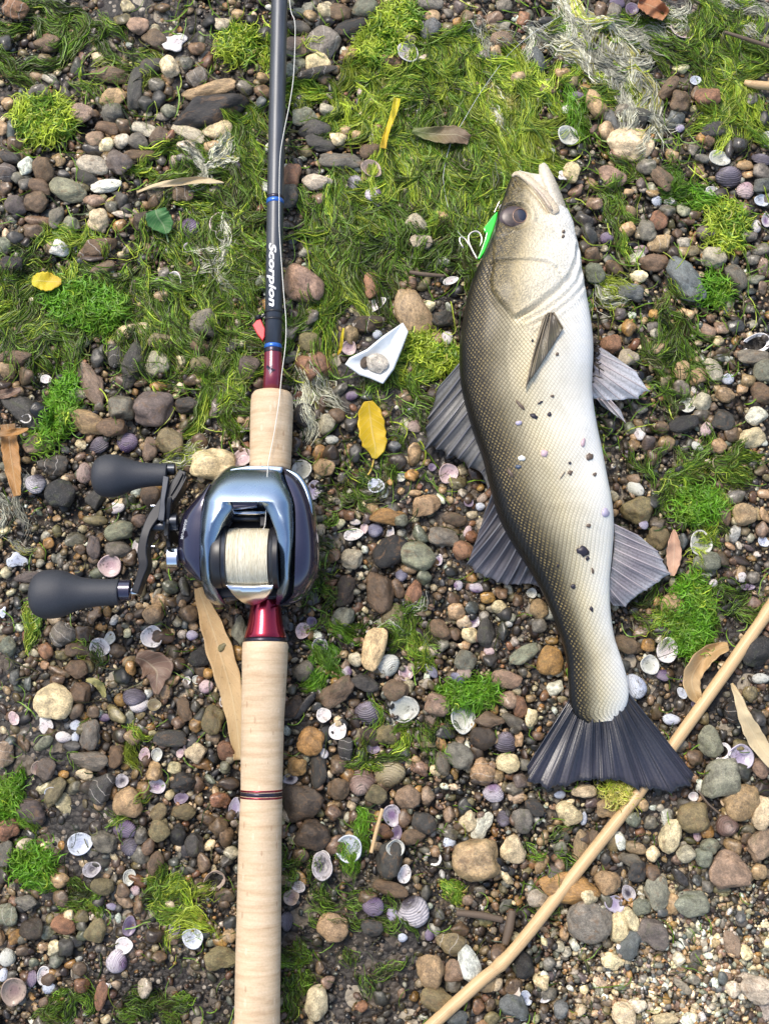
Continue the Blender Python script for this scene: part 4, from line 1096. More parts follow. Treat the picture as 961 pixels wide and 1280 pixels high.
# the mat goes on outside the picture
A(480, -150, 700, 130, 0, 1600, MD, -60, 36, clumps=40)
A(-160, 350, 130, 160, 0, 900, MD, -40, 36, clumps=14)
A(1120, 200, 130, 250, 0, 1200, MD, -60, 34, clumps=18)
o = link('green_algae', algae_mesh('green_algae', mat), M_ALG)
o['kind'] = 'stuff'
tag(o, 'stringy green algae combed over the beach stones in wet mats', 'algae')
print('algae quads', len(o.data.polygons))
mat = []
A(735, 65, 20, 50, 25, 1500, PL, -60, 34, clumps=5, width=(.7, 1.8))
A(700, 45, 24, 18, 0, 250, PL, -20, 24, clumps=4)
A(795, 100, 14, 62, 12, 2400, PL, -72, 40, clumps=6, width=(.7, 1.8))
A(765, 90, 34, 18, -20, 900, PL, -30, 26, clumps=4)
A(815, 165, 8, 50, 30, 700, PL, -60, 32, clumps=3)
A(820, 35, 40, 12, 0, 250, PL, -30, 24, clumps=4)
A(620, 40, 20, 10, 0, 150, PL, 20, 24, clumps=3)
A(285, 190, 28, 13, 42, 1400, PL, 42, 26, clumps=3, width=(.7, 1.8))
A(283, 330, 9, 40, -10, 700, PL, -80, 34, clumps=3)
A(620, 130, 16, 22, 0, 450, [('pale', 2), ('yel', 3)], -80, 34, clumps=3, width=(.7, 1.8))
A(765, 365, 16, 14, 0, 350, [('pale', 3), ('lime', 2)], -60, 20, clumps=3)
A(245, 570, 26, 12, 10, 350, [('pale', 2), ('lime', 3)], 10, 24, clumps=3)
A(505, 775, 24, 18, 0, 300, [('pale', 2), ('green', 2)], 20, 24, clumps=3, curl=2.5)
A(395, 490, 18, 30, -30, 260, PL, -50, 34, clumps=3)
A(930, 20, 30, 16, -20, 260, PL, -30, 26, clumps=3)
o = link('bleached_algae', algae_mesh('bleached_algae', mat), M_ALG)
o['kind'] = 'stuff'
tag(o, 'bleached whitish algae threads draped over stones beyond the fish head', 'algae')

# separate cushions of algae
TUFTS = [
 (58, 147, 34, 27, 0, 1300, BR, 20, 'round lime-green algae tuft on dark pebbles beyond the yellow-green leaf'),
 (300, 52, 20, 19, 0, 600, BR, 30, 'lime-green algae tuft with tan crumbs beside the long black stone'),
 (485, 38, 46, 22, 42, 1500, BR, 40, 'long bright green algae tuft between smooth stones beside the rod blank'),
 (110, 382, 48, 22, -12, 1500, VV_, -25, 'thick vivid green algae cushion below the yellow-green leaf'),
 (74, 520, 14, 56, -28, 1300, VV_, -58, 'narrow vivid green algae rope beside the flat wedge-shaped stone'),
 (866, 770, 24, 46, -4, 1500, VV_, 0, 'deep green algae cushion beside the curled brown leaf'),
 (878, 632, 28, 16, 0, 700, VV_, 0, 'bright green algae tuft near the pinkish leaf'),
 (912, 284, 24, 25, 0, 800, BR, 10, 'yellow-green algae tuft beyond the boat-shaped stone'),
 (897, 362, 16, 14, 0, 350, VV_, 10, 'small bright algae tuft beside the boat-shaped stone'),
 (549, 440, 36, 14, -28, 800, BR, -25, 'lime-green algae strip beside the flat tan oval stone'),
 (590, 868, 32, 12, 10, 700, VV_, 0, 'green algae tuft on a pale cup shell above the fish tail'),
 (10, 1002, 16, 20, 0, 600, VV_, 10, 'bright green algae tuft near the tan round pebble'),
 (45, 1078, 22, 16, 0, 600, VV_, 0, 'bright green algae tuft beside the pearly cup shell'),
 (778, 994, 18, 15, -20, 420, [('yel', 4), ('lime', 2)], -30, 'yellow-green slimy tuft where the reed passes under the fish tail'),
]
for cx, cy, rx, ry, rot, n, mix, ang, lab in TUFTS:
    t = patch(cx, cy, rx, ry, rot, n, mix, ang, 20, curl=3.0, wob=1.0, height=(.0008, .0075), spread=1.0, width=(.7, 1.5))
    o = link('algae_tuft', algae_mesh('algae_tuft', [t]), M_ALG)
    tag(o, lab, 'algae')
# ------------------------------------------------------------------ the fish
ZF = 0.0235
DB = [((642, 217), (650, 213)), ((639, 221), (664, 218)), ((635, 230), (684, 225)), ((629, 247), (698, 241)), ((624, 262), (705, 260)), ((616, 290), (716, 288)),
      ((606, 316), (723, 318)), ((594, 341), (727, 345)), ((584, 371), (732, 374)), ((577, 408), (738, 412)), ((574, 440), (740, 440)), ((575, 470), (739, 470)),
      ((579, 495), (739, 495)), ((590, 535), (744, 530)), ((603, 572), (751, 562)), ((612, 607), (758, 600)), ((623, 645), (764, 632)), ((640, 678), (766, 662)),
      ((659, 708), (764, 692)), ((676, 737), (761, 726)), ((690, 768), (762, 760)), ((700, 795), (767, 795)), ((708, 826), (776, 824)), ((710, 855), (783, 848)),
      ((712, 876), (785, 871)), ((718, 893), (779, 888)), ((734, 904), (764, 901))]
THK = [.45, .52, .56, .56, .56, .54, .52, .51, .50, .48, .47, .46, .46, .46, .47, .47, .47, .48, .49, .49, .49, .47, .42, .34, .26, .18, .10]
NR, NA = 390, 180
Dp = catmull([d for d, b in DB], NR); Bp = catmull([b for d, b in DB], NR)
Tk = catmull([[t] for t in THK], NR)[:, 0]
zrow = ZF - 0.012 * sstep(0.62, 1.0, np.linspace(0, 1, NR))        # the tail end lies lower
D3 = Pn(Dp[:, 0], Dp[:, 1], zrow); B3 = Pn(Bp[:, 0], Bp[:, 1], zrow)
C3 = (D3 + B3) / 2; AX = (B3 - D3) / 2
ah = np.linalg.norm(AX, axis=1)
th = np.linspace(0, 2 * math.pi, NA, endpoint=False)
def spow(c, p): return np.sign(c) * np.abs(c) ** p
cx = -spow(np.cos(th), 0.90); cz = spow(np.sin(th), 0.70)           # theta 0 = back, pi = belly, top half faces the sky
V = C3[:, None, :] + AX[:, None, :] * cx[None, :, None]
V[:, :, 2] += (ah * Tk)[:, None] * cz[None, :]
axis_s = np.concatenate([[0], np.cumsum(np.linalg.norm(np.diff(C3, axis=0), axis=1))])
fu = np.repeat(axis_s[:, None], NA, 1)
vv = (cx[None, :] + 1) / 2 + 0 * fu
arc = np.cumsum(np.concatenate([[0], np.hypot(np.diff(cx), np.diff(cz) * .55)]))
fw = arc[None, :] * ah[:, None]
PX, PY = proj(V.reshape(-1, 3)); PX = PX.reshape(NR, NA); PY = PY.reshape(NR, NA)
topm = sstep(-0.1, 0.35, cz)[None, :] + 0 * PX
# head relief: gill cover, cheek plate, eye socket, mouth, traced in the picture and raised as real relief
z4 = lambda pts: [(590 + x / 5.653, 320 + y / 5.653) for x, y in pts]
z1 = lambda pts: [(560 + x / 3.203, 190 + y / 3.203) for x, y in pts]
z3 = lambda pts: [(570 + x / 6.006, 200 + y / 6.006) for x, y in pts]
oper = z4([(150, 60), (128, 160), (135, 240), (190, 330), (245, 380), (275, 425), (300, 438), (330, 432), (380, 395), (470, 330), (580, 240), (680, 140), (720, 40), (730, -80), (700, -300), (400, -500), (160, -300)])
rear = oper[:13]
ins = in_poly(PX, PY, oper)
dist = seg_dist(PX, PY, rear)
lift = np.where(ins, 1.0, 0.0) * (0.0016 * sstep(0, 3.4, dist) + 0.0010 * sstep(0, 26, dist)) - np.where(ins, 0, 1) * 0.0012 * np.exp(-(dist / 5) ** 2)
# folds of the gill membrane along the belly side
for off, amp in (((0, 0), .0009), ((8, 6), .0008), ((16, 11), .0007)):
    ln = [(x + off[0], y + off[1]) for x, y in z4([(330, 425), (420, 380), (520, 320), (620, 240), (700, 150), (735, 40), (740, -60)])]
    lift += amp * (np.exp(-((seg_dist(PX, PY, ln) - 3.5) / 3.0) ** 2) - np.exp(-(seg_dist(PX, PY, ln) / 2.2) ** 2))
pre = z4([(160, 50), (260, 42), (360, 38), (450, 42), (530, 58), (600, 100), (640, 160)])
d = seg_dist(PX, PY, pre)
above = np.where(PY < np.interp(PX, [p[0] for p in pre], [p[1] for p in pre]), 1.0, 0.0)
lift += above * 0.0011 * np.exp(-(d / 9) ** 2) - 0.0011 * np.exp(-(d / 2.0) ** 2)
cheek = z3([(300, 620), (400, 560), (520, 490), (620, 470), (720, 520), (790, 620)])
lift -= 0.0006 * np.exp(-(seg_dist(PX, PY, cheek) / 3.0) ** 2)
EYE = (570 + 440 / 6.006, 200 + 432 / 6.006)
de = np.hypot((PX - EYE[0]) / 20.2, (PY - EYE[1]) / 16.4)
lift += 0.0005 * np.exp(-((de - 1.12) / .14) ** 2) - 0.0022 * sstep(1.05, .75, de)
# nostril pit and bony snout groove
for nx_, ny_, r_ in ((538, 322, 2.2), (480, 235, 2.0), (430, 190, 2.2)):
    lift -= 0.0012 * np.exp(-(np.hypot(PX - (570 + nx_ / 6.006), PY - (200 + ny_ / 6.006)) / r_) ** 2)
snout = z3([(410, 140), (390, 220), (370, 300)])
lift -= 0.0008 * np.exp(-(seg_dist(PX, PY, snout) / 5) ** 2)
# lateral line and soft hollows of a real flank
mgr = [(646, 226), (660, 236), (673, 250), (684, 266)]
lift -= 0.0022 * np.exp(-(seg_dist(PX, PY, mgr) / 2.6) ** 2)
latl = [(640, 398), (632, 440), (640, 490), (655, 540), (668, 590), (682, 640), (700, 690), (715, 730), (728, 780), (742, 840), (748, 880)]
lift -= 0.00035 * np.exp(-(seg_dist(PX, PY, latl) / 2.2) ** 2) * sstep(0, 20, PY - 398)
lift += 0.0006 * np.sin(PX * .05 + PY * .021) * np.sin(PY * .033 + 1)
V[:, :, 2] += lift * topm
F = []
for i in range(NR - 1):
    for k in range(NA):
        k2 = (k + 1) % NA
        F.append((i * NA + k, i * NA + k2, (i + 1) * NA + k2, (i + 1) * NA + k))
F.append(tuple(range(NA))[::-1]); F.append(tuple((NR - 1) * NA + k for k in range(NA)))
headf = sstep(0, 1, ins * 1.0) * 1.0
headf = np.where(ins, 1.0, 0.0)
headf = np.maximum(headf, sstep(335, 322, PY))
gl_ = z4([(300, 436), (420, 380), (520, 320), (620, 240), (700, 150), (735, 40), (745, -60)])
headf = np.maximum(headf, sstep(30, 22, seg_dist(PX, PY, gl_)) * sstep(0, 12, PX - 652))
Vb = [tuple(x) for x in V.reshape(-1, 3)]
fa = dict(fv=vv.ravel(), fu=fu.ravel(), fw=fw.ravel(), hd=headf.ravel())
lip = np.zeros(len(Vb))

def add_loft(centres, ra, rb, z0, tone, v_of, flat=1.0):
    """a tapering rounded bar of the jaw grown onto the same body mesh"""
    global Vb, F, fa, lip
    n = 26; m = 18
    c = catmull(centres, n); a = np.interp(np.linspace(0, 1, n), np.linspace(0, 1, len(ra)), ra); b = np.interp(np.linspace(0, 1, n), np.linspace(0, 1, len(rb)), rb)
    zz = np.interp(np.linspace(0, 1, n), np.linspace(0, 1, len(z0)), z0)
    t = np.gradient(c, axis=0); t /= np.linalg.norm(t, axis=1)[:, None]
    nn = np.stack([-t[:, 1], t[:, 0]], 1)
    o = len(Vb)
    for i in range(n):
        for k in range(m):
            al = 2 * math.pi * k / m
            q = c[i] + nn[i] * a[i] * math.cos(al)
            Vb.append(tuple(P(q[0], q[1], zz[i] + b[i] * math.sin(al) * 0.00045)))
    for i in range(n - 1):
        for k in range(m):
            k2 = (k + 1) % m
            F.append((o + i * m + k, o + i * m + k2, o + (i + 1) * m + k2, o + (i + 1) * m + k))
    F.append(tuple(o + k for k in range(m))[::-1]); F.append(tuple(o + (n - 1) * m + k for k in range(m)))
    ext = n * m
    fa['fv'] = np.concatenate([fa['fv'], np.full(ext, v_of)]); fa['fu'] = np.concatenate([fa['fu'], np.repeat(np.linspace(0, .03, n), m)])
    fa['fw'] = np.concatenate([fa['fw'], np.full(ext, .02)]); fa['hd'] = np.concatenate([fa['hd'], np.ones(ext)])
    lip = np.concatenate([lip, np.full(ext, tone)])
# lower jaw, gaping a little
add_loft([(676.5, 204.5), (678.5, 209), (682, 220), (688, 236), (696, 258), (705, 288)], [3.2, 6.0, 8.6, 10.0, 10.5, 9], [4, 9, 14, 18, 20, 18], [ZF - .001, ZF + .001, ZF + .003, ZF + .004, ZF + .003, ZF - .001], .35, .8)
# upper lip and the maxilla blade that ends behind the mouth corner
add_loft([(640, 221), (645, 217.5), (653, 219.5), (666, 230), (680, 245.5), (691, 261), (695, 267)], [2, 3.4, 4.6, 5.6, 6.8, 7.4, 4.5], [3, 5, 6, 6, 5.5, 5, 2.5], [ZF + .0010, ZF + .003, ZF + .0062, ZF + .0088, ZF + .0112, ZF + .0128, ZF + .0128], .7, .55)
add_loft([(656, 224), (666, 232), (677, 244), (686, 257), (690, 263)], [1.2, 2.2, 2.6, 2.8, 1.5], [4, 7, 8, 8, 4], [ZF + .0065, ZF + .0092, ZF + .0120, ZF + .0140, ZF + .0138], 1.0, .5)

def mat_fish():
    k = N('fish_skin')
    fv = k.attr('fv').outputs['Fac']; fu_ = k.attr('fu').outputs['Fac']; fw_ = k.attr('fw').outputs['Fac']; hd = k.attr('hd').outputs['Fac']; lp = k.attr('lip').outputs['Fac']
    co = k.coord('Object')
    n1 = k.noise(co, 60, 4, .6).outputs[0]
    n2 = k.noise(co, 700, 3, .6).outputs[0]
    n3 = k.noise(co, 1500, 2, .6).outputs[0]
    # the dark of the back reaches farther down towards the tail
    t = k.math('DIVIDE', fu_, float(axis_s[-1]))
    shift = k.ramp(t, [(0.0, 0.30), (0.30, 0.30), (0.55, 0.33), (0.70, 0.48), (0.85, 0.46), (1.0, 0.42)])
    v2 = k.math('ADD', k.math('SUBTRACT', fv, k.math('MULTIPLY', k.math('SUBTRACT', shift, 0.30), 0.42)), k.math('MULTIPLY', k.math('SUBTRACT', n1, 0.5), 0.09))
    body = k.ramp(v2, [(0.0, (.008, .007, .005)), (0.07, (.016, .013, .007)), (0.15, (.042, .034, .018)), (0.23, (.13, .112, .066)), (0.33, (.37, .325, .21)), (0.46, (.66, .58, .385)), (0.62, (.80, .735, .57)), (0.82, (.85, .82, .73)), (1.0, (.84, .84, .83))])
    head = k.ramp(v2, [(0.0, (.010, .010, .009)), (0.19, (.019, .017, .012)), (0.29, (.085, .072, .042)), (0.38, (.34, .285, .175)), (0.52, (.57, .51, .38)), (0.75, (.71, .67, .565)), (1.0, (.80, .80, .785))])
    c = k.mix(hd, body, head)
    # overlapping scales: a diamond net about 2.3 mm wide
    sz = 0.0027
    a = k.math('ADD', k.math('DIVIDE', fu_, sz), k.math('DIVIDE', fw_, sz * .86))
    b = k.math('SUBTRACT', k.math('DIVIDE', fu_, sz), k.math('DIVIDE', fw_, sz * .86))
    a = k.math('ADD', a, k.math('MULTIPLY', n1, .9)); b = k.math('ADD', b, k.math('MULTIPLY', n1, -.7))
    fa_ = k.math('FRACT', a); fb_ = k.math('FRACT', b)
    prof = k.math('MULTIPLY', fa_, fb_)                          # rises to the free edge of each scale
    rim = k.math('MAXIMUM', fa_, fb_)
    net = k.ramp(rim, [(0.66, 0.0), (0.86, 1.0)])
    sm = k.math('SUBTRACT', 1.0, hd, clamp=True)
    fade = k.ramp(v2, [(0.10, 1.0), (0.45, 0.75), (0.75, 0.35), (1.0, 0.12)])
    c = k.mix(k.math('MULTIPLY', k.math('MULTIPLY', net, sm), k.math('MULTIPLY', fade, 0.8)), c, k.mix(1.0, c, (.42, .38, .32), 'MULTIPLY'))
    # brassy flecks on the dark back
    gate = k.ramp(v2, [(0.02, 0.0), (0.08, 1.0), (0.22, 0.8), (0.32, 0.0)])
    fl = k.ramp(n2, [(0.40, 0.15), (0.55, 1.0)])
    cen = k.ramp(k.math('MULTIPLY', k.math('PINGPONG', fa_, .5), k.math('PINGPONG', fb_, .5)), [(0.06, 0.0), (0.13, 1.0)])
    c = k.mix(k.math('MULTIPLY', k.math('MULTIPLY', gate, k.math('MULTIPLY', fl, k.math('MAXIMUM', cen, k.math('MULTIPLY', hd, .3)))), 0.7), c, (.36, .27, .10))
    gate2 = k.ramp(v2, [(0.15, 0.0), (0.24, 1.0), (0.50, 0.4), (0.62, 0.0)])
    c = k.mix(k.math('MULTIPLY', k.math('MULTIPLY', gate2, hd), k.math('MULTIPLY', k.ramp(n3, [(0.5, 0.0), (0.62, 1.0)]), .5)), c, (.50, .40, .20))
    # fine dark pepper
    c = k.mix(k.math('MULTIPLY', k.ramp(n3, [(0.30, 1.0), (0.38, 0.0)]), k.math('MULTIPLY', fade, .35)), c, (.05, .045, .035))
    # lips and jaws
    jaw = k.ramp(lp, [(0.0, (.6, .58, .5)), (0.35, (.72, .68, .58)), (0.7, (.64, .56, .43)), (0.85, (.34, .22, .17)), (1.0, (.60, .50, .42))])
    c = k.mix(k.math('GREATER_THAN', lp, 0.05), c, k.mix(k.math('MULTIPLY', n1, .7), jaw, (.42, .33, .22)))
    vh = k.voro(co, 820)
    c = k.mix(k.math('MULTIPLY', hd, .5), c, k.mix(1.0, c, k.ramp(vh.outputs['Distance'], [(.25, 1.12), (.75, .72)]), 'MULTIPLY'))
    nb_ = k.noise(co, 28, 5, .65, .5).outputs[0]
    c = k.mix(.75, c, k.ramp(nb_, [(.32, (.74, .72, .66)), (.5, (1.0, .99, .96)), (.68, (1.14, 1.10, 1.0))]), 'MULTIPLY')
    h = k.math('ADD', k.math('MULTIPLY', k.math('MULTIPLY', prof, sm), 1.0), k.math('MULTIPLY', k.math('ADD', n2, n3), k.math('ADD', 0.14, k.math('MULTIPLY', hd, .30))))
    h = k.math('SUBTRACT', h, k.math('MULTIPLY', k.math('MULTIPLY', vh.outputs['Distance'], hd), .5))
    nm = k.bump(h, 0.8, 0.0008)
    met = k.math('MULTIPLY', k.ramp(v2, [(0.15, 0.0), (0.45, 0.16), (0.8, 0.18)]), k.math('SUBTRACT', 1.0, lp, clamp=True))
    k.bsdf(c, k.math('ADD', 0.36, k.math('MULTIPLY', n1, .16)), met, nm, .38, .12, .22)
    return k.m
M_FISH = mat_fish()
fish = thing('fish', 'silver sea bass with dark back lying on its side on the pebbles', 'fish', P(690, 560, 0.003))
me = mesh_from('body', Vb, F)
lip = np.concatenate([np.zeros(NR * NA), lip[NR * NA:]])
for nme, arr in fa.items(): set_f(me, nme, arr)
set_f(me, 'lip', lip)
body = under(link('body', me, M_FISH), fish)
FBVH = BVHTree.FromPolygons([Vector(v) for v in Vb], F)
def fish_z(px, py):
    p = P(px, py, 0.03)
    h = FBVH.ray_cast(Vector(CAM), Vector(p - CAM).normalized())
    return h[0]
def fish_top(x, y):
    h = FBVH.ray_cast(Vector((x, y, .2)), Vector((0, 0, -1)))
    return h[0].z if h[0] is not None else None

# eye
def mat_simple(name, col, rough=.4, metal=0., coat=0., spec=.5):
    k = N(name); k.bsdf(col, rough, metal, None, spec, coat, .05); return k.m
def dome(px, py, rx, ry, z, h, nr=10, nt=32, off=(0, 0)):
    V = []; F = []
    s = S(px, py, z)
    c = P(px, py, z)
    for i in range(nr + 1):
        q = i / nr
        for k in range(nt):
            a = 2 * math.pi * k / nt
            V.append((c[0] + rx * s * q * math.cos(a) + off[0] * (1 - q), c[1] + ry * s * q * math.sin(a) + off[1] * (1 - q), z + h * (math.sqrt(max(0, 1 - q * q)))))
    for i in range(nr):
        for k in range(nt):
            k2 = (k + 1) % nt
            F.append((i * nt + k, (i + 1) * nt + k, (i + 1) * nt + k2, i * nt + k2))
    return V, F
hit = fish_z(*EYE)
ez = hit.z
k = N('eyeball')
vo = k.coord('Generated')
k.bsdf(k.ramp(k.noise(vo, 3, 3).outputs[0], [(.35, (.030, .022, .022)), (.6, (.085, .062, .060))]), .34, .1, None, .35, .15, .25)
eye = under(link('eye', mesh_from('eye', *dome(EYE[0], EYE[1], 19.4, 15.6, ez - .0004, .0018)), k.m), fish)
PUP = (570 + 478 / 6.006, 200 + 418 / 6.006)
ring = tube([P(PUP[0] + 8.8 * math.cos(t), PUP[1] + 9.0 * math.sin(t), ez + .0010 - .0003 * math.cos(t)) for t in np.linspace(0, 2 * math.pi, 33)], .00028, 6, False)
o = link('iris_ring', mesh_from('iris_ring', *ring), mat_simple('iris_ring', (.26, .15, .09), .3, .3, .5), eye)
o = link('pupil', mesh_from('pupil', *dome(PUP[0], PUP[1], 8.5, 8.7, ez + .0007, .0007)), mat_simple('pupil', (.010, .014, .030), .15, 0, .4), eye)

# fins: each a fan of rays with membrane between, thin closed sheet; every ray is a piece of its own
def mat_fin(name, ramp_u, streak, rough=.32, transl=.25, spec=.5):
    k = N(name)
    u = k.attr('u').outputs['Fac']; r = k.attr('r').outputs['Fac']
    co = k.coord('Object')
    n = k.noise(co, 160, 4, .65, .3).outputs[0]
    nf = k.noise(co, 900, 3, .6).outputs[0]
    c = k.ramp(k.math('ADD', r, k.math('MULTIPLY', k.math('SUBTRACT', n, .5), .35)), ramp_u)
    st = k.math('PINGPONG', k.math('MULTIPLY', u, streak), .5)
    c = k.mix(k.ramp(st, [(.10, .4), (.30, 0.0)]), c, k.mix(.75, c, (.20, .19, .20), 'MULTIPLY'))
    c = k.mix(k.ramp(nf, [(.35, .35), (.5, 0.0)]), c, (.05, .048, .05))
    h = k.math('ADD', k.math('MULTIPLY', st, 1.0), k.math('MULTIPLY', nf, .3))
    k.bsdf(c, rough, 0, k.bump(h, .6, .0006), spec, .3, .1)
    if transl: k.translucent(c, transl)
    return k.m
def fan(name, base, tips, z_base, z_tip, mat, root, rays=None, sub=6, rows=16, scal=0.0, wav=.0006, thick=.0004, ray_r=0.00045, ray_mat=None, bow=0.0, seg=None, on_body=False):
    """base and tips: matching picture points of every ray"""
    base = np.array(base, float); tips = np.array(tips, float)
    nb = len(base); cols = (nb - 1) * sub + 1
    tt = np.linspace(0, nb - 1, cols)
    B = catmull(base, cols); T = np.stack([np.interp(tt, np.arange(nb), tips[:, k]) for k in (0, 1)], 1)
    fr = tt - np.floor(tt)
    pull = 1 - scal * 4 * fr * (1 - fr)
    rgn = np.random.default_rng(len(name) + nb)
    pull = pull * (1 - rgn.uniform(0, .035, cols)) * (1 - np.interp(tt, np.arange(nb), rgn.uniform(0, .05, nb)))
    T = B + (T - B) * pull[:, None]
    zb = np.interp(tt, np.linspace(0, nb - 1, len(np.atleast_1d(z_base))), np.atleast_1d(z_base))
    zt = np.interp(tt, np.linspace(0, nb - 1, len(np.atleast_1d(z_tip))), np.atleast_1d(z_tip))
    X = []; U = []; R = []
    for i in range(rows + 1):
        q = i / rows
        p = B + (T - B) * q
        cr = np.stack([-(T - B)[:, 1], (T - B)[:, 0]], 1); 
        p = p + cr * (bow * q * (1 - q))
        z = zb + (zt - zb) * q + wav * np.cos(2 * math.pi * fr) * (q ** .5) + .0006 * np.sin(tt * 1.7 + q * 5)
        X.append(Pn(p[:, 0], p[:, 1], z)); U.append(tt / (nb - 1)); R.append(np.full(cols, q))
    X = np.stack(X); U = np.stack(U); R = np.stack(R)
    n = X.shape[0] * X.shape[1]
    V = np.vstack([X.reshape(-1, 3), X.reshape(-1, 3) - np.array([0, 0, thick])])
    F = []
    for i in range(rows):
        for k in range(cols - 1):
            a = i * cols + k
            F.append((a, a + cols, a + cols + 1, a + 1)); F.append((a + n, a + n + 1, a + n + cols + 1, a + n + cols))
    loop = [k for k in range(cols)] + [i * cols + cols - 1 for i in range(1, rows + 1)] + [rows * cols + k for k in range(cols - 2, -1, -1)] + [i * cols for i in range(rows - 1, 0, -1)]
    for a, b in zip(loop, loop[1:] + loop[:1]): F.append((a, b, b + n, a + n))
    me = mesh_from(name, V, F)
    bmx = bmesh.new(); bmx.from_mesh(me); bmesh.ops.recalc_face_normals(bmx, faces=bmx.faces); bmx.to_mesh(me); bmx.free()
    set_f(me, 'u', np.tile(U.ravel(), 2)); set_f(me, 'r', np.tile(R.ravel(), 2))
    o = under(link(name, me, mat), root)
    if ray_mat is not None:
        for k in range(0, cols, sub):
            if rays is not None and (k // sub) not in rays: continue
            pts = X[:, k] + np.array([0, 0, .00005])
            rr = np.linspace(ray_r, ray_r * .4, len(pts))
            rm = link('fin_ray', mesh_from('fin_ray', *tube(pts, rr, 6)), ray_mat)
            rm.parent = o; rm.location = -(Vector(fish.location))
            rm.location = Vector((0, 0, 0))
    return o
z2 = lambda pts: [(500 + x / 2.669, 420 + y / 2.669) for x, y in pts]
zr = lambda pts: [(620 + x / 2.826, 720 + y / 2.826) for x, y in pts]
M_DORS = mat_fin('dorsal_membrane', [(0, (.11, .105, .09)), (.4, (.19, .185, .17)), (.8, (.14, .137, .13)), (1, (.05, .05, .05))], 24)
M_DORS2 = mat_fin('soft_dorsal_membrane', [(0, (.035, .03, .03)), (.4, (.05, .045, .05)), (.75, (.09, .085, .10)), (1, (.13, .13, .15))], 26, .2)
M_RAYD = mat_simple('dark_fin_ray', (.11, .11, .12), .3, 0, .4)
M_TAIL = mat_fin('tail_membrane', [(0, (.030, .026, .022)), (.25, (.012, .012, .016)), (.6, (.022, .023, .034)), (.9, (.032, .030, .042)), (1, (.018, .016, .020))], 44, .30, .04)
M_RAYT = mat_simple('tail_ray', (.016, .017, .024), .25, 0, .3)
M_PALE = mat_fin('pale_membrane', [(0, (.62, .50, .42)), (.4, (.66, .63, .62)), (.8, (.66, .67, .70)), (1, (.74, .76, .80))], 12, .3, .35)
M_RAYP = mat_simple('pale_ray', (.50, .43, .42), .35, 0, .3)
M_ANAL = mat_fin('anal_membrane', [(0, (.46, .43, .41)), (.4, (.30, .27, .29)), (.8, (.38, .36, .38)), (1, (.52, .52, .55))], 26, .3, .3)
M_PECT = mat_fin('pectoral_membrane', [(0, (.05, .034, .028)), (.35, (.10, .078, .046)), (.75, (.17, .14, .075)), (1, (.11, .095, .065))], 22, .35, .1)
M_RAYB = mat_simple('brown_ray', (.13, .10, .06), .4)
# first dorsal fin, spines spread over the pebbles
b = z2([(205, 85), (212, 122), (218, 160), (225, 200), (235, 240), (247, 280), (260, 325), (275, 370), (292, 430), (305, 480)])
t = z2([(118, 182), (84, 285), (76, 318), (74, 388), (112, 386), (150, 410), (190, 412), (226, 442), (268, 458), (292, 512)])
fan('spiny_dorsal_fin', b, t, ZF - .003, [.012, .012, .013, .014, .016], M_DORS, fish, scal=.07, wav=.0010, ray_mat=M_RAYD, ray_r=.0007, bow=-.05)
b = z2([(310, 520), (322, 552), (332, 580), (345, 612), (358, 640), (375, 668), (392, 700), (410, 728), (428, 756), (448, 785), (470, 815)])
t = z2([(282, 590), (262, 650), (238, 712), (216, 768), (238, 800), (280, 810), (318, 832), (352, 838), (392, 832), (432, 828), (472, 842)])
fan('soft_dorsal_fin', b, t, [ZF - .003, ZF - .006], [.013, .011, .011, .012], M_DORS2, fish, scal=.04, wav=.0008, ray_mat=M_RAYD, ray_r=.0006, bow=-.06)
# anal fin
b = z2([(712, 628), (714, 652), (714, 680), (712, 710), (708, 740), (704, 772), (700, 805), (696, 840), (694, 872)])
t = z2([(800, 668), (868, 722), (882, 748), (912, 798), (868, 826), (828, 852), (790, 872), (752, 905), (712, 900)])
fan('anal_fin', b, t, [ZF - .003, ZF - .005], [.013, .011], M_ANAL, fish, scal=.03, wav=.0006, ray_mat=M_RAYP, ray_r=.00045, bow=.03)
# pelvic fins
b = z2([(644, 26), (642, 48), (640, 72), (640, 100), (640, 130), (640, 160), (640, 186)])
t = z2([(700, 58), (795, 122), (838, 188), (800, 214), (742, 219), (690, 217), (642, 210)])
fan('pelvic_fin', b, t, ZF - .004, .013, M_PALE, fish, scal=.035, wav=.0006, ray_mat=M_RAYP, ray_r=.0005, bow=.02)
b = z2([(655, 206), (668, 210), (684, 212), (700, 214)]); t = z2([(672, 232), (708, 258), (757, 296), (738, 252)])
fan('pelvic_fin', b, t, ZF - .010, .0095, M_PALE, fish, scal=.03, wav=.0004, ray_mat=M_RAYP, ray_r=.0004)
# pectoral fin, folded flat against the flank
pb = np.array(z4([(505, 445), (520, 418), (538, 402), (556, 400), (575, 402)])); pt = np.array(z4([(372, 955), (380, 930), (425, 870), (525, 715), (645, 515)]))
def on_flank(px, py, up):
    h = fish_z(px, py)
    return (h.z if h is not None else ZF) + up
zz_b = [on_flank(x, y, .0022) for x, y in pb]; zz_t = [on_flank(x, y, .0020) for x, y in pt]
zm = [on_flank((x0 + x1) / 2, (y0 + y1) / 2, 0) for (x0, y0), (x1, y1) in zip(pb, pt)]
fan('pectoral_fin', pb, pt, [z + .0012 for z in zz_b], [z + .001 for z in zz_t], M_PECT, fish, sub=8, scal=.0, wav=.0006, ray_mat=M_RAYB, ray_r=.0006, bow=.05, thick=.0012)
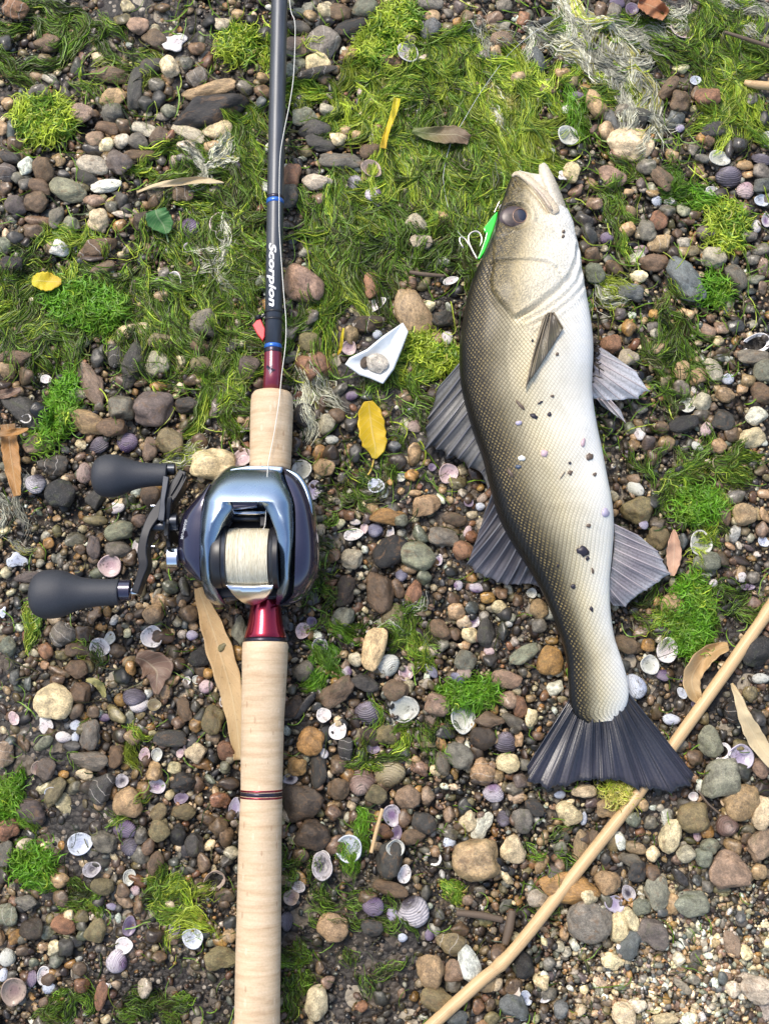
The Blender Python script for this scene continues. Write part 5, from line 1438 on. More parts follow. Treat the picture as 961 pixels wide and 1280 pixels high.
# tail fin
b = zr([(258, 440), (276, 455), (296, 464), (318, 470), (340, 473), (362, 473), (384, 470), (406, 464), (426, 455), (442, 444), (454, 428), (458, 405)])
t = zr([(98, 690), (106, 732), (178, 769), (245, 756), (330, 735), (372, 734), (420, 740), (505, 768), (548, 770), (622, 776), (698, 758), (704, 712)])
fan('tail_fin', b, t, [.0120, .0118, .0116, .0118, .0122], [.011, .011, .012, .0135, .0135, .0130], M_TAIL, fish, sub=10, rows=22, scal=.025, wav=.0007, ray_mat=M_RAYT, ray_r=.0006)
# ------------------------------------------------------------------ rod
ZR = 0.020
def lathe_px(rings, z, nseg=40, cap=True):
    """rings: (centre px, py, radius px)"""
    c = np.array([P(x, y, z) for x, y, r in rings]); rad = [r * S(x, y, z) for x, y, r in rings]
    ax = c[-1] - c[0]; ax /= np.linalg.norm(ax)
    u = np.cross(ax, [0, 0, 1.0]); u /= np.linalg.norm(u); w = np.cross(u, ax)
    V = []; F = []
    for i in range(len(c)):
        for k in range(nseg):
            a = 2 * math.pi * k / nseg
            V.append(c[i] + rad[i] * (math.cos(a) * u + math.sin(a) * w))
    for i in range(len(c) - 1):
        for k in range(nseg):
            k2 = (k + 1) % nseg
            F.append((i * nseg + k, i * nseg + k2, (i + 1) * nseg + k2, (i + 1) * nseg + k))
    if cap:
        F.append(tuple(range(nseg))[::-1]); F.append(tuple((len(c) - 1) * nseg + k for k in range(nseg)))
    return V, F
def rod_c(y):
    return float(np.interp(y, [-260, 0, 250, 330, 409, 465, 490, 535, 582, 760, 800, 850, 900, 950, 990, 1050, 1100, 1200, 1280, 1420],
                           [355.5, 349.5, 344, 343, 341.7, 341.3, 340.3, 339.3, 338, 332, 331.8, 330.5, 328.5, 327.5, 327, 325.2, 324.5, 322.7, 321.5, 318.5]))
def rod_part(name, prof, mat, parent=None, nseg=44):
    o = link(name, mesh_from(name, *lathe_px([(rod_c(y), y, r) for y, r in prof], ZR, nseg)), mat)
    return under(o, parent or rod)
rod = thing('fishing_rod', 'black fishing rod with cork grips and red trim lying on the beach', 'fishing rod', P(330, 640, .004))
def mat_blank():
    k = N('graphite_blank')
    co = k.coord('Object')
    mp = k.n('ShaderNodeMapping'); k.l(co, mp.inputs[0]); mp.inputs['Scale'].default_value = (900, 60, 900)
    n = k.noise(mp.outputs[0], 1.0, 3, .6).outputs[0]
    sp = k.noise(co, 2600, 2, .5).outputs[0]
    c = k.ramp(n, [(.3, (.045, .050, .058)), (.7, (.075, .082, .095))])
    c = k.mix(k.ramp(sp, [(.66, 0.0), (.72, .5)]), c, (.16, .17, .19))
    k.bsdf(c, .42, .35, k.bump(n, .15, .0002), .5, .25, .30)
    return k.m
def mat_cork():
    k = N('cork')
    co = k.coord('Object')
    mp = k.n('ShaderNodeMapping'); k.l(co, mp.inputs[0]); mp.inputs['Scale'].default_value = (40, 330, 40)
    rings = k.noise(mp.outputs[0], 1.0, 5, .65, .15).outputs[0]
    n1 = k.noise(co, 45, 5, .6).outputs[0]
    sp = k.noise(co, 900, 4, .7).outputs[0]
    c = k.ramp(rings, [(.28, (.47, .325, .19)), (.48, (.57, .425, .27)), (.70, (.64, .50, .335))])
    c = k.mix(.8, c, k.ramp(n1, [(.3, .86), (.7, 1.08)]), 'MULTIPLY')
    mp2 = k.n('ShaderNodeMapping'); k.l(co, mp2.inputs[0]); mp2.inputs['Scale'].default_value = (420, 150, 420)
    vo = k.voro(mp2.outputs[0], 1.0)
    cs = k.n('ShaderNodeSeparateColor'); k.l(vo.outputs['Color'], cs.inputs[0])
    pit = k.math('MULTIPLY', k.math('LESS_THAN', vo.outputs['Distance'], .26), k.math('GREATER_THAN', cs.outputs[0], k.math('ADD', .86, k.math('MULTIPLY', n1, .1))))
    c = k.mix(k.math('MULTIPLY', pit, .4), c, (.26, .14, .07))
    pale = k.math('MULTIPLY', k.math('LESS_THAN', vo.outputs['Distance'], .3), k.math('LESS_THAN', cs.outputs[0], .10))
    c = k.mix(k.math('MULTIPLY', pale, .22), c, (.82, .70, .54))
    c = k.mix(.5, c, k.ramp(sp, [(.35, .82), (.6, 1.06)]), 'MULTIPLY')
    gl = k.n('ShaderNodeSeparateXYZ'); k.l(co, gl.inputs[0])
    joint = k.math('PINGPONG', gl.outputs[1], .0060)
    c = k.mix(k.math('MULTIPLY', k.math('LESS_THAN', joint, .00016), .30), c, (.42, .27, .15))
    h = k.math('SUBTRACT', k.math('ADD', k.math('MULTIPLY', sp, .5), k.math('MULTIPLY', rings, .4)), k.math('MULTIPLY', pit, .8))
    k.bsdf(c, .68, 0, k.bump(h, .45, .0005), .35)
    return k.m
M_BLANK, M_CORK = mat_blank(), mat_cork()
M_RED = mat_simple('red_anodised', (.30, .012, .035), .20, .85, .5)
M_REDL = mat_simple('red_lacquer', (.16, .012, .030), .22, .2, .7)
M_BLUE = mat_simple('blue_band', (.02, .12, .45), .3, .3, .5)
M_BLACK = mat_simple('black_plastic', (.014, .014, .016), .35)
M_RING = mat_simple('dark_ring', (.035, .03, .045), .25, .6)
rod_part('blank', [(-300, 10.2), (-150, 10.2), (0, 10.3), (150, 10.3), (300, 10.4), (436, 10.6)], M_BLANK)
for y0 in (252, 433): rod_part('blue_band', [(y0 - 2, 10.2), (y0 - 1.6, 11.0), (y0 + 3.2, 11.0), (y0 + 3.6, 10.2)], M_BLUE)
rod_part('wrap', [(246, 10.35), (246.3, 10.75), (250, 10.75), (250.3, 10.35)], M_RING)
rod_part('red_foreseat', [(436, 10.8), (442, 11.2), (470, 11.6), (492, 12.2)], M_REDL)
rod_part('dark_wrap', [(436.2, 11.1), (437, 11.35), (441.2, 11.4), (442, 11.2)], M_RING)
rod_part('front_grip', [(489.5, 9), (490, 18), (491.5, 23), (495, 25.4), (502, 26.4), (520, 26.6), (560, 26.1), (582, 25.6), (600, 25)], M_CORK)
rod_part('reel_seat', [(590, 17), (600, 19), (740, 19), (756, 18)], M_BLACK)
rod_part('red_collar', [(742, 17), (752, 18.6), (765, 19.6), (780, 22), (792, 25.4), (797, 26.4), (798, 26)], M_RED)
rod_part('dark_ring', [(797.6, 25), (798, 27), (802, 27.6), (803, 27)], M_RING)
rod_part('rear_grip', [(802.6, 24), (803, 27.5), (806, 28.4), (820, 28.5), (850, 27.8), (900, 26.6), (950, 26.3), (987, 26.0), (1000, 26.2), (1050, 26.8), (1100, 27.3), (1200, 28.2), (1280, 28.4), (1380, 28.4), (1410, 27), (1418, 20), (1420, 8)], M_CORK, nseg=56)
for y0, r, m, nme in ((986.6, 26.6, M_RED, 'red_ring'), (989.6, 26.35, M_RING, 'dark_ring'), (995.2, 26.6, M_RED, 'red_ring')):
    h = 2.4 if m is M_RED else 5.0
    rod_part(nme, [(y0, r - 1), (y0 + .3, r), (y0 + h, r), (y0 + h + .3, r - 1)], m)
# hook keeper: two black rubber rings, a peg and a red flag-like catch
for y0 in (391.5, 401):
    rod_part('keeper_ring', [(y0 - 1.2, 10.3), (y0 - .8, 11.8), (y0 + .8, 11.8), (y0 + 1.2, 10.3)], M_BLACK)
def poly_slab(name, pts, z0, z1, mat, parent, bev=.0004):
    bm = bmesh.new()
    top = [bm.verts.new(P(x, y, z1)) for x, y in pts]
    bot = [bm.verts.new(Vector((v.co.x, v.co.y, z0))) for v in top]
    bm.faces.new(top); bm.faces.new(bot[::-1])
    n = len(pts)
    for i in range(n):
        bm.faces.new((top[i], bot[i], bot[(i + 1) % n], top[(i + 1) % n]))
    bmesh.ops.recalc_face_normals(bm, faces=bm.faces)
    if bev: bmesh.ops.bevel(bm, geom=[e for e in bm.edges], offset=bev, segments=2, affect='EDGES', profile=.6)
    me = bpy.data.meshes.new(name); bm.to_mesh(me); bm.free()
    return under(link(name, me, mat), parent)
zk = lambda pts: [(300 + x / 5.82, 280 + y / 5.82) for x, y in pts]
poly_slab('keeper_catch', zk([(92, 735), (120, 700), (150, 690), (182, 760), (180, 820), (165, 848), (125, 800)]), ZR - .002, ZR + .0025, mat_simple('red_plastic', (.62, .028, .035), .35), rod, .0005)
peg = dome(*zk([(138, 692)])[0], 5.2, 5.0, ZR - .001, .005, 6, 20)
under(link('keeper_peg', mesh_from('keeper_peg', *peg), M_BLACK), rod)
under(link('keeper_arm', mesh_from('keeper_arm', *tube([P(*zk([q])[0], ZR + .002) for q in ((130, 690), (165, 672), (200, 650))], .0007, 8)), M_BLACK), rod)
# lettering wrapped on the blank
def wrap_text(txt, y0, y1, x0, x1, rad, mat, name, parent, shear=.25, bold=.02):
    cu = bpy.data.curves.new(name, 'FONT'); cu.body = txt; cu.shear = shear; cu.offset = bold; cu.resolution_u = 3
    tmp = bpy.data.objects.new(name, cu); COL.objects.link(tmp)
    dg_ = bpy.context.evaluated_depsgraph_get(); dg_.update()
    me = bpy.data.meshes.new_from_object(tmp.evaluated_get(dg_))
    COL.objects.unlink(tmp); bpy.data.objects.remove(tmp)
    me.name = name
    bm = bmesh.new(); bm.from_mesh(me)
    bmesh.ops.subdivide_edges(bm, edges=[e for e in bm.edges if e.calc_length() > .15], cuts=2)
    co = np.array([v.co[:] for v in bm.verts])
    mn, mx = co.min(0), co.max(0)
    for v in bm.verts:
        f = (v.co.x - mn[0]) / (mx[0] - mn[0]); g = (v.co.y - mn[1]) / (mx[1] - mn[1])
        py = y0 + (y1 - y0) * f; px = x0 + (x1 - x0) * g
        d = min(.98, max(-.98, (px - rod_c(py)) / rad)); R = rad * S(px, py, ZR)
        c = P(rod_c(py), py, ZR)
        v.co = Vector((c[0] + R * d, c[1], c[2] + R * math.sqrt(1 - d * d) + .00012))
    bm.to_mesh(me); bm.free()
    o = link(name, me, mat)
    return under(o, parent)
M_WHITE = mat_simple('white_print', (.80, .80, .80), .45)
wrap_text('Scorpion', 307.5, 387, 334.6, 346.6, 10.6, M_WHITE, 'lettering', rod, .28, .025)
bm_pts = [(205, 1045), (225, 1062), (245, 1040), (238, 1072), (268, 1082), (240, 1092), (225, 1118), (215, 1085), (195, 1060)]
def flat_on_rod(name, pts, rad, mat):
    V = []
    for x, y in zk(pts):
        d = (x - rod_c(y)) / rad; R = rad * S(x, y, ZR); c = P(rod_c(y), y, ZR)
        V.append((c[0] + R * d, c[1], c[2] + R * math.sqrt(1 - d * d) + .0003))
    V.append(tuple(np.mean(V, 0) + np.array([0, 0, .0002])))
    n = len(V) - 1
    return under(link(name, mesh_from(name, V, [(i, (i + 1) % n, n) for i in range(n)], False), mat), rod)
flat_on_rod('emblem', bm_pts, 12.2, M_RING)

# ------------------------------------------------------------------ reel
reel = thing('fishing_reel', 'low-profile blue-grey metallic casting reel clamped on the rod', 'fishing reel', P(310, 660, .022))
zq = lambda x, y: (220 + x / 4.805, 560 + y / 4.805)
def mat_metal(name, col, rough, metal=1.0, coat=.5):
    k = N(name)
    co = k.coord('Object')
    n = k.noise(co, 90, 4, .6).outputs[0]
    nf = k.noise(co, 2200, 2, .5).outputs[0]
    c = k.mix(k.ramp(n, [(.4, 0.0), (.75, .35)]), col, tuple(min(1, q * 1.25) for q in col))
    k.bsdf(c, k.math('ADD', rough, k.math('MULTIPLY', n, .10)), metal, k.bump(nf, .04, .0001), .5, coat, .04)
    return k.m
M_COVER = mat_metal('blue_grey_metal', (.27, .345, .43), .22)
M_DARKGL = mat_metal('dark_gloss', (.035, .032, .060), .10, .55, 1.0)
M_CHROME = mat_simple('chrome', (.85, .86, .88), .08, 1.0)
M_EVA = None
k = N('foam_knob'); co = k.coord('Object'); nn = k.noise(co, 2600, 3, .6).outputs[0]
k.bsdf(k.ramp(nn, [(.35, (.020, .022, .027)), (.65, (.036, .039, .047))]), .58, 0, k.bump(nn, .5, .0003), .5); M_EVA = k.m
M_GUN = mat_simple('gunmetal', (.06, .065, .075), .3, .8)

ROWS = np.array([105, 118, 150, 190, 230, 270, 310, 325, 345, 365, 400, 450, 500, 560, 620, 680, 740, 790, 830, 870, 905, 940.])
xL = np.interp(ROWS, [105, 130, 215, 300, 400, 550, 780, 860, 910, 940], [330, 285, 205, 168, 150, 140, 146, 165, 192, 230])
xl = np.interp(ROWS, [105, 320, 345, 360, 440, 560, 700, 830, 880, 940], [380, 318, 338, 345, 285, 238, 228, 236, 262, 300])
xr = np.interp(ROWS, [105, 310, 345, 400, 500, 620, 800, 860, 940], [560, 500, 525, 560, 600, 622, 628, 604, 600])
xR = np.interp(ROWS, [105, 130, 180, 260, 330, 500, 820, 900, 940], [645, 650, 664, 692, 712, 718, 712, 700, 690])
zc_ = np.interp(ROWS, [105, 118, 150, 230, 310, 450, 560, 680, 790, 870, 940], [.040, .0455, .0505, .0570, .0605, .0615, .0600, .0560, .0490, .0410, .0320])
OPEN = 325
nl, nm_, nr_ = 9, 13, 9
Vc = []; idx = {}
bm = bmesh.new()
for j, yv in enumerate(ROWS):
    xs = list(np.linspace(xL[j], xl[j], nl)) + list(np.linspace(xl[j], xr[j], nm_)[1:-1]) + list(np.linspace(xr[j], xR[j], nr_))
    mid = (xL[j] + xR[j]) / 2; hw = (xR[j] - xL[j]) / 2
    for i, xv in enumerate(xs):
        s_ = (xv - mid) / hw
        z = zc_[j] - .0050 * abs(s_) ** 5 - (.0030 * abs(s_) ** 14)
        if yv > OPEN:      # bevel falling into the opening
            dl = (xl[j] - xv) if xv <= xl[j] else (xv - xr[j])
            wb = 62 if yv < 620 else 40
            z -= .0042 * max(0, 1 - dl / wb) ** 1.0 * min(1, (yv - OPEN) / 30 + .2)
        idx[(j, i)] = bm.verts.new(P(*zq(xv, yv), z))
NC = nl + nm_ - 2 + nr_
for j in range(len(ROWS) - 1):
    for i in range(NC - 1):
        if ROWS[j] >= OPEN and nl - 1 <= i < nl - 1 + nm_ - 1: continue
        bm.faces.new((idx[(j, i)], idx[(j + 1, i)], idx[(j + 1, i + 1)], idx[(j, i + 1)]))
loose = [v for v in bm.verts if not v.link_faces]
bmesh.ops.delete(bm, geom=loose, context='VERTS')
bmesh.ops.recalc_face_normals(bm, faces=bm.faces)
edges = [e for e in bm.edges if e.is_boundary]
r_ = bmesh.ops.extrude_edge_only(bm, edges=edges)
nv = [g for g in r_['geom'] if isinstance(g, bmesh.types.BMVert)]
for v in nv: v.co.z = max(.024, v.co.z - .020)
bmesh.ops.recalc_face_normals(bm, faces=bm.faces)
me = bpy.data.meshes.new('frame_cover'); bm.to_mesh(me); bm.free()
cover = link('frame_cover', me, M_COVER)
def finish(o, bev=.0007, ang=35, seg=3, sub=0):
    if bev:
        m = o.modifiers.new('bevel', 'BEVEL'); m.width = bev; m.segments = seg; m.limit_method = 'ANGLE'; m.angle_limit = math.radians(ang)
    if sub:
        m = o.modifiers.new('sub', 'SUBSURF'); m.levels = sub; m.render_levels = sub
    o.data.polygons.foreach_set('use_smooth', [True] * len(o.data.polygons))
    try:
        o.data.set_sharp_from_angle(angle=math.radians(60))
    except Exception: pass
    return o
under(finish(cover), reel)

def plate(name, rows, prof, mat, zlow=.024):
    """side plate: rows of (y, x_inner, x_outer, z_inner, z_outer), rounded over from the inner to the outer edge"""
    n = 12
    rows = [tuple(r) for r in catmull(rows, len(rows) * 3)]
    bm = bmesh.new(); g = []
    for y, xi, xo, zi, zo in rows:
        line = []
        for k in range(n):
            t = k / (n - 1); a = t * math.pi / 2
            x = xi + (xo - xi) * math.sin(a) ** prof; z = zo + (zi - zo) * math.cos(a) ** .8
            line.append(bm.verts.new(P(*zq(x, y), z)))
        last = line[-1]
        line.append(bm.verts.new(Vector((last.co.x, last.co.y, min(zlow, last.co.z - .002)))))
        g.append(line)
    for a, b in zip(g[:-1], g[1:]):
        for k in range(n): bm.faces.new((a[k], b[k], b[k + 1], a[k + 1]))
    for line in (g[0], g[-1]):
        c = bm.verts.new(Vector((line[0].co.x, line[0].co.y, line[-1].co.z)))
        bm.faces.new(line + [c])
    bmesh.ops.recalc_face_normals(bm, faces=bm.faces)
    me = bpy.data.meshes.new(name); bm.to_mesh(me); bm.free()
    return under(finish(link(name, me, mat), 0), reel)
plate('side_plate', [(112, 640, 650, .043, .036), (140, 650, 712, .048, .034), (200, 665, 780, .052, .034), (330, 712, 826, .0545, .036), (480, 719, 852, .0545, .037), (620, 717, 862, .0535, .036), (740, 714, 856, .0500, .034), (820, 710, 830, .0455, .030), (880, 700, 795, .0400, .026), (925, 660, 730, .0350, .024), (945, 610, 640, .0320, .022)], 1.0, M_DARKGL)
plate('side_plate', [(215, 208, 190, .050, .040), (290, 172, 130, .0525, .042), (360, 156, 70, .0530, .042), (420, 150, 36, .0525, .042), (520, 143, 16, .0515, .041), (640, 141, 14, .0490, .039), (700, 143, 38, .0470, .037), (760, 146, 80, .0440, .034), (800, 152, 140, .0415, .032)], 1.0, M_DARKGL)
# pale raised strip along the right-hand plate, in the cover's blue-grey
trim = [zq(*q) for q in [(655, 130), (720, 165), (765, 220), (795, 300), (806, 380), (802, 450)]]
o = link('pale_strip', mesh_from('pale_strip', *tube([P(x, y, z) for (x, y), z in zip(catmull(trim, 20), np.linspace(.0455, .0475, 20))], list(np.concatenate([np.linspace(.0006, .0017, 5), np.full(11, .0017), np.linspace(.0016, .0006, 4)])), 10)), M_COVER)
under(o, reel)
# front lip of the hood
poly_slab('front_lip', [zq(*q) for q in [(318, 150), (440, 138), (640, 148), (645, 112), (520, 104), (440, 106), (325, 124)]], .030, .0468, M_COVER, reel, .0012)
# hidden inner frame under the spool
poly_slab('inner_frame', [zq(*q) for q in [(205, 300), (660, 300), (690, 840), (640, 900), (260, 900), (190, 830)]], .0245, .0290, M_BLACK, reel, .001)
# hood nose over the level wind
poly_slab('hood_nose', [zq(*q) for q in [(322, 322), (498, 312), (486, 348), (340, 362)]], .050, .0560, M_DARKGL, reel, .0008)
# spool: lathe round a left-right axis
def lathe_x(name, prof, cy, z, mat, parent, nseg=48):
    """prof: (x in reel drawing, radius in drawing units)"""
    V = []; F = []
    for x, r in prof:
        p = P(*zq(x, cy), z); R = r / 4.805 * S(*zq(x, cy), z)
        for k in range(nseg):
            a = 2 * math.pi * k / nseg
            V.append((p[0], p[1] + R * math.cos(a), z + R * math.sin(a)))
    for i in range(len(prof) - 1):
        for k in range(nseg):
            k2 = (k + 1) % nseg
            F.append((i * nseg + k, i * nseg + k2, (i + 1) * nseg + k2, (i + 1) * nseg + k))
    F.append(tuple(range(nseg))[::-1]); F.append(tuple((len(prof) - 1) * nseg + k for k in range(nseg)))
    me = mesh_from(name, V, F)
    bmx = bmesh.new(); bmx.from_mesh(me); bmesh.ops.recalc_face_normals(bmx, faces=bmx.faces); bmx.to_mesh(me); bmx.free()
    o = link(name, me, mat)
    o.data.set_sharp_from_angle(angle=math.radians(40))
    return under(o, parent) if parent is not None else o
ZS = .0400
spool = lathe_x('spool', [(232, 60), (234, 182), (246, 190), (288, 190), (292, 184), (312, 180), (314, 120), (572, 120), (574, 178), (592, 184), (596, 188), (622, 188), (626, 180), (628, 60)], 655, ZS, M_BLACK, reel, 64)
o = lathe_x('spool_rim', [(298, 150), (299, 186), (316, 184), (320, 170), (321, 120)], 655, ZS, M_GUN, None, 64); o.parent = spool; o.location = Vector((0, 0, 0)) 
# wound line: fine ridges
prof = []
xs = np.linspace(320, 566, 150)
rs2 = np.random.default_rng(5)
for i, x in enumerate(xs):
    e = min(x - 320, 566 - x)
    prof.append((x, 168 + 5 * min(1, e / 30) + (1.3 if i % 2 else -1.3) + rs2.normal(0, .5) - (12 if i in (0, 149) else 0)))
k = N('braided_line'); co = k.coord('Object'); mp = k.n('ShaderNodeMapping'); k.l(co, mp.inputs[0]); mp.inputs['Scale'].default_value = (3500, 300, 300)
n_ = k.noise(mp.outputs[0], 1, 3, .6).outputs[0]
k.bsdf(k.ramp(n_, [(.3, (.56, .50, .36)), (.5, (.76, .71, .56)), (.7, (.84, .80, .67))]), .6, 0, k.bump(n_, .5, .0003)); M_LINE = k.m
o = lathe_x('wound_line', prof, 655, ZS, M_LINE, None, 72); o.parent = spool; o.location = Vector((0, 0, 0))
# bars in front of the spool
def xbar(name, x0, x1, y, z, r, mat):
    return under(link(name, mesh_from(name, *tube([P(*zq(x0, y), z), P(*zq((x0 + x1) / 2, y), z), P(*zq(x1, y), z)], r, 16)), mat), reel)
xbar('level_wind_bar', 300, 545, 390, .0460, .0011, M_CHROME)
xbar('worm_shaft', 290, 560, 425, .0400, .0017, M_GUN)
poly_slab('line_guide', [zq(*q) for q in [(505, 408), (545, 408), (545, 470), (505, 470)]], .036, .0445, M_BLACK, reel, .0006)
# thumb bar
bm = bmesh.new(); g = []
rowsb = [(808, 285, 588, .0440), (822, 300, 584, .0468), (845, 318, 578, .0465), (870, 335, 566, .0445), (900, 365, 545, .0410), (925, 395, 500, .0375), (940, 430, 460, .034)]
for y, x0, x1, z in rowsb:
    line = []
    for t in np.linspace(0, 1, 15):
        e = abs(2 * t - 1)
        line.append(bm.verts.new(P(*zq(x0 + (x1 - x0) * t, y - 8 * (1 - e * e) * (-1 if y < 830 else 0)), z + (.0012 * e ** 6 if y < 850 else 0))))
    g.append(line)
for a, b in zip(g[:-1], g[1:]):
    for k_ in range(14): bm.faces.new((a[k_], b[k_], b[k_ + 1], a[k_ + 1]))
r_ = bmesh.ops.extrude_edge_only(bm, edges=[e for e in bm.edges if e.is_boundary])
for v in [q for q in r_['geom'] if isinstance(q, bmesh.types.BMVert)]: v.co.z -= .004
bmesh.ops.recalc_face_normals(bm, faces=bm.faces)
me = bpy.data.meshes.new('thumb_bar'); bm.to_mesh(me); bm.free()
under(finish(link('thumb_bar', me, mat_simple('satin_chrome', (.88, .89, .90), .22, 1.0)), .0005), reel)
# crank: handle arm, knobs, star drag
zh = lambda x, y: (30 + x / 4.368, 550 + y / 4.368)
ZH = .0405
handle = thing('handle', '', '', (0, 0, 0)); 
for kx in ('label', 'category'): del handle[kx]
handle.parent = reel; handle.location = Vector((0, 0, 0))
RL = Vector(reel.location)
def hput(o):
    o.parent = handle; o.location = Vector(o.location) - RL; return o
def strip(name, path, half, z0, z1, mat):
    c = catmull(path, 40); t = np.gradient(c, axis=0); t /= np.linalg.norm(t, axis=1)[:, None]; nn = np.stack([-t[:, 1], t[:, 0]], 1)
    hw = np.interp(np.linspace(0, 1, 40), np.linspace(0, 1, len(half)), half)
    A_ = c + nn * hw[:, None]; B_ = c - nn * hw[:, None]
    z0 = np.interp(np.linspace(0, 1, 40), np.linspace(0, 1, len(z0)), z0); z1 = np.interp(np.linspace(0, 1, 40), np.linspace(0, 1, len(z1)), z1)
    V = []
    for i in range(40):
        a = P(*zh(*A_[i]), z1[i]); b = P(*zh(*B_[i]), z1[i])
        V += [a, b, (b[0], b[1], z0[i]), (a[0], a[1], z0[i])]
    F = []
    for i in range(39):
        for k in range(4):
            F.append((i * 4 + k, i * 4 + (k + 1) % 4, (i + 1) * 4 + (k + 1) % 4, (i + 1) * 4 + k))
    F += [(3, 2, 1, 0), (156, 157, 158, 159)]
    me = mesh_from(name, V, F, False)
    bmx = bmesh.new(); bmx.from_mesh(me); bmesh.ops.recalc_face_normals(bmx, faces=bmx.faces); bmx.to_mesh(me); bmx.free()
    return finish(link(name, me, mat), .0006)
M_ARM = mat_simple('black_anodised', (.020, .021, .024), .34, .5)
hput(strip('crank_arm', [(868, 165), (830, 250), (770, 340), (712, 410), (672, 480), (650, 560), (645, 620), (652, 680), (632, 750), (604, 835)], [20, 34, 36, 30, 24, 24, 26, 26, 20, 20], [ZH - .0055, ZH - .006, ZH - .0075, ZH - .006, ZH - .0045], [ZH + .0045, ZH + .005, ZH + .006, ZH + .0055, ZH + .0040], M_ARM))
for dx, dy in ((0, 0), (22, 18)):
    hput(strip('crank_rib', [(800 + dx, 300 + dy), (835 + dx, 240 + dy), (866 + dx, 180 + dy)], [4, 5, 4], [ZH + .0040] * 2, [ZH + .0061] * 2, M_ARM))
hput(strip('nut_plate', [(776, 198), (768, 260), (758, 330), (756, 380), (748, 440)], [17, 15, 13, 16, 18], [ZH + .0045] * 2, [ZH + .0085, ZH + .0075], M_GUN))
def knob(cy, xs, mat):
    s = []
    for x, r in xs:
        s.append((x, r))
    V = []; F = []; nseg = 40
    for x, r in s:
        p = P(*zh(x, cy[0] + (cy[1] - cy[0]) * (x - s[0][0]) / (s[-1][0] - s[0][0])), ZH); R = r / 4.368 * S(*zh(x, cy[0]), ZH)
        for k_ in range(nseg):
            a = 2 * math.pi * k_ / nseg
            V.append((p[0], p[1] + R * math.cos(a), ZH + R * math.sin(a)))
    for i in range(len(s) - 1):
        for k_ in range(nseg):
            k2 = (k_ + 1) % nseg
            F.append((i * nseg + k_, i * nseg + k2, (i + 1) * nseg + k2, (i + 1) * nseg + k_))
    F.append(tuple(range(nseg))[::-1]); F.append(tuple((len(s) - 1) * nseg + k_ for k_ in range(nseg)))
    me = mesh_from('knob', V, F)
    bmx = bmesh.new(); bmx.from_mesh(me); bmesh.ops.recalc_face_normals(bmx, faces=bmx.faces); bmx.to_mesh(me); bmx.free()
    me.set_sharp_from_angle(angle=math.radians(45))
    return link('knob', me, mat)
def kprof(pts, n=34):
    pts = np.array(pts, float)
    return [tuple(q) for q in catmull(pts, n)]
hput(knob((198, 188), kprof([(378, 20), (382, 60), (398, 92), (430, 112), (475, 118), (520, 112), (570, 92), (620, 76), (680, 66), (740, 62), (780, 62), (786, 58)]), M_EVA))
hput(knob((845, 830), kprof([(40, 20), (45, 70), (65, 108), (105, 130), (160, 134), (215, 126), (270, 104), (330, 84), (400, 76), (470, 72), (518, 72), (524, 66)]), M_EVA))
def kcap(x0, x1, cy, r, mat, name):
    k_ = knob((cy, cy), [(x0, r - 6), (x0 + 5, r), (x1 - 6, r), (x1, r - 10)], mat); k_.name = name; return hput(k_)
kcap(784, 832, 160, 34, M_GUN, 'knob_cap'); kcap(522, 590, 820, 58, M_DARKGL, 'knob_cap')
kcap(586, 632, 826, 22, M_CHROME, 'knob_axle')
kcap(690, 850, 470, 30, M_GUN, 'crank_shaft'); kcap(765, 845, 445, 48, M_GUN, 'shaft_collar'); kcap(786, 850, 640, 62, M_CHROME, 'cast_knob')
for yb in (360, 580):
    kcap(690, 722 if yb == 580 else 790, yb, 8, M_CHROME, 'screw')
# star drag: a five-armed wheel standing across the shaft
cs_ = P(*zh(792, 480), ZH)
bm = bmesh.new(); ringv = []
for side in (-.0011, .0011):
    r1 = []
    for i in range(40):
        a = 2 * math.pi * i / 40
        R = .0085 + .0105 * max(0, math.cos(2.5 * a - .35) ** 2 * 1.0) ** 2.2
        r1.append(bm.verts.new((cs_[0] + side + .0016 * (R - .0085) / .0105, cs_[1] + R * math.cos(a + .5), ZH - .003 + R * math.sin(a + .5))))
    ringv.append(r1)
bm.faces.new(ringv[0]); bm.faces.new(ringv[1][::-1])
for i in range(40): bm.faces.new((ringv[0][i], ringv[1][i], ringv[1][(i + 1) % 40], ringv[0][(i + 1) % 40]))
for v in bm.verts: v.co.z = max(v.co.z, .010)
bmesh.ops.recalc_face_normals(bm, faces=bm.faces)
me = bpy.data.meshes.new('star_drag'); bm.to_mesh(me); bm.free()
hput(finish(link('star_drag', me, M_ARM), .0004))
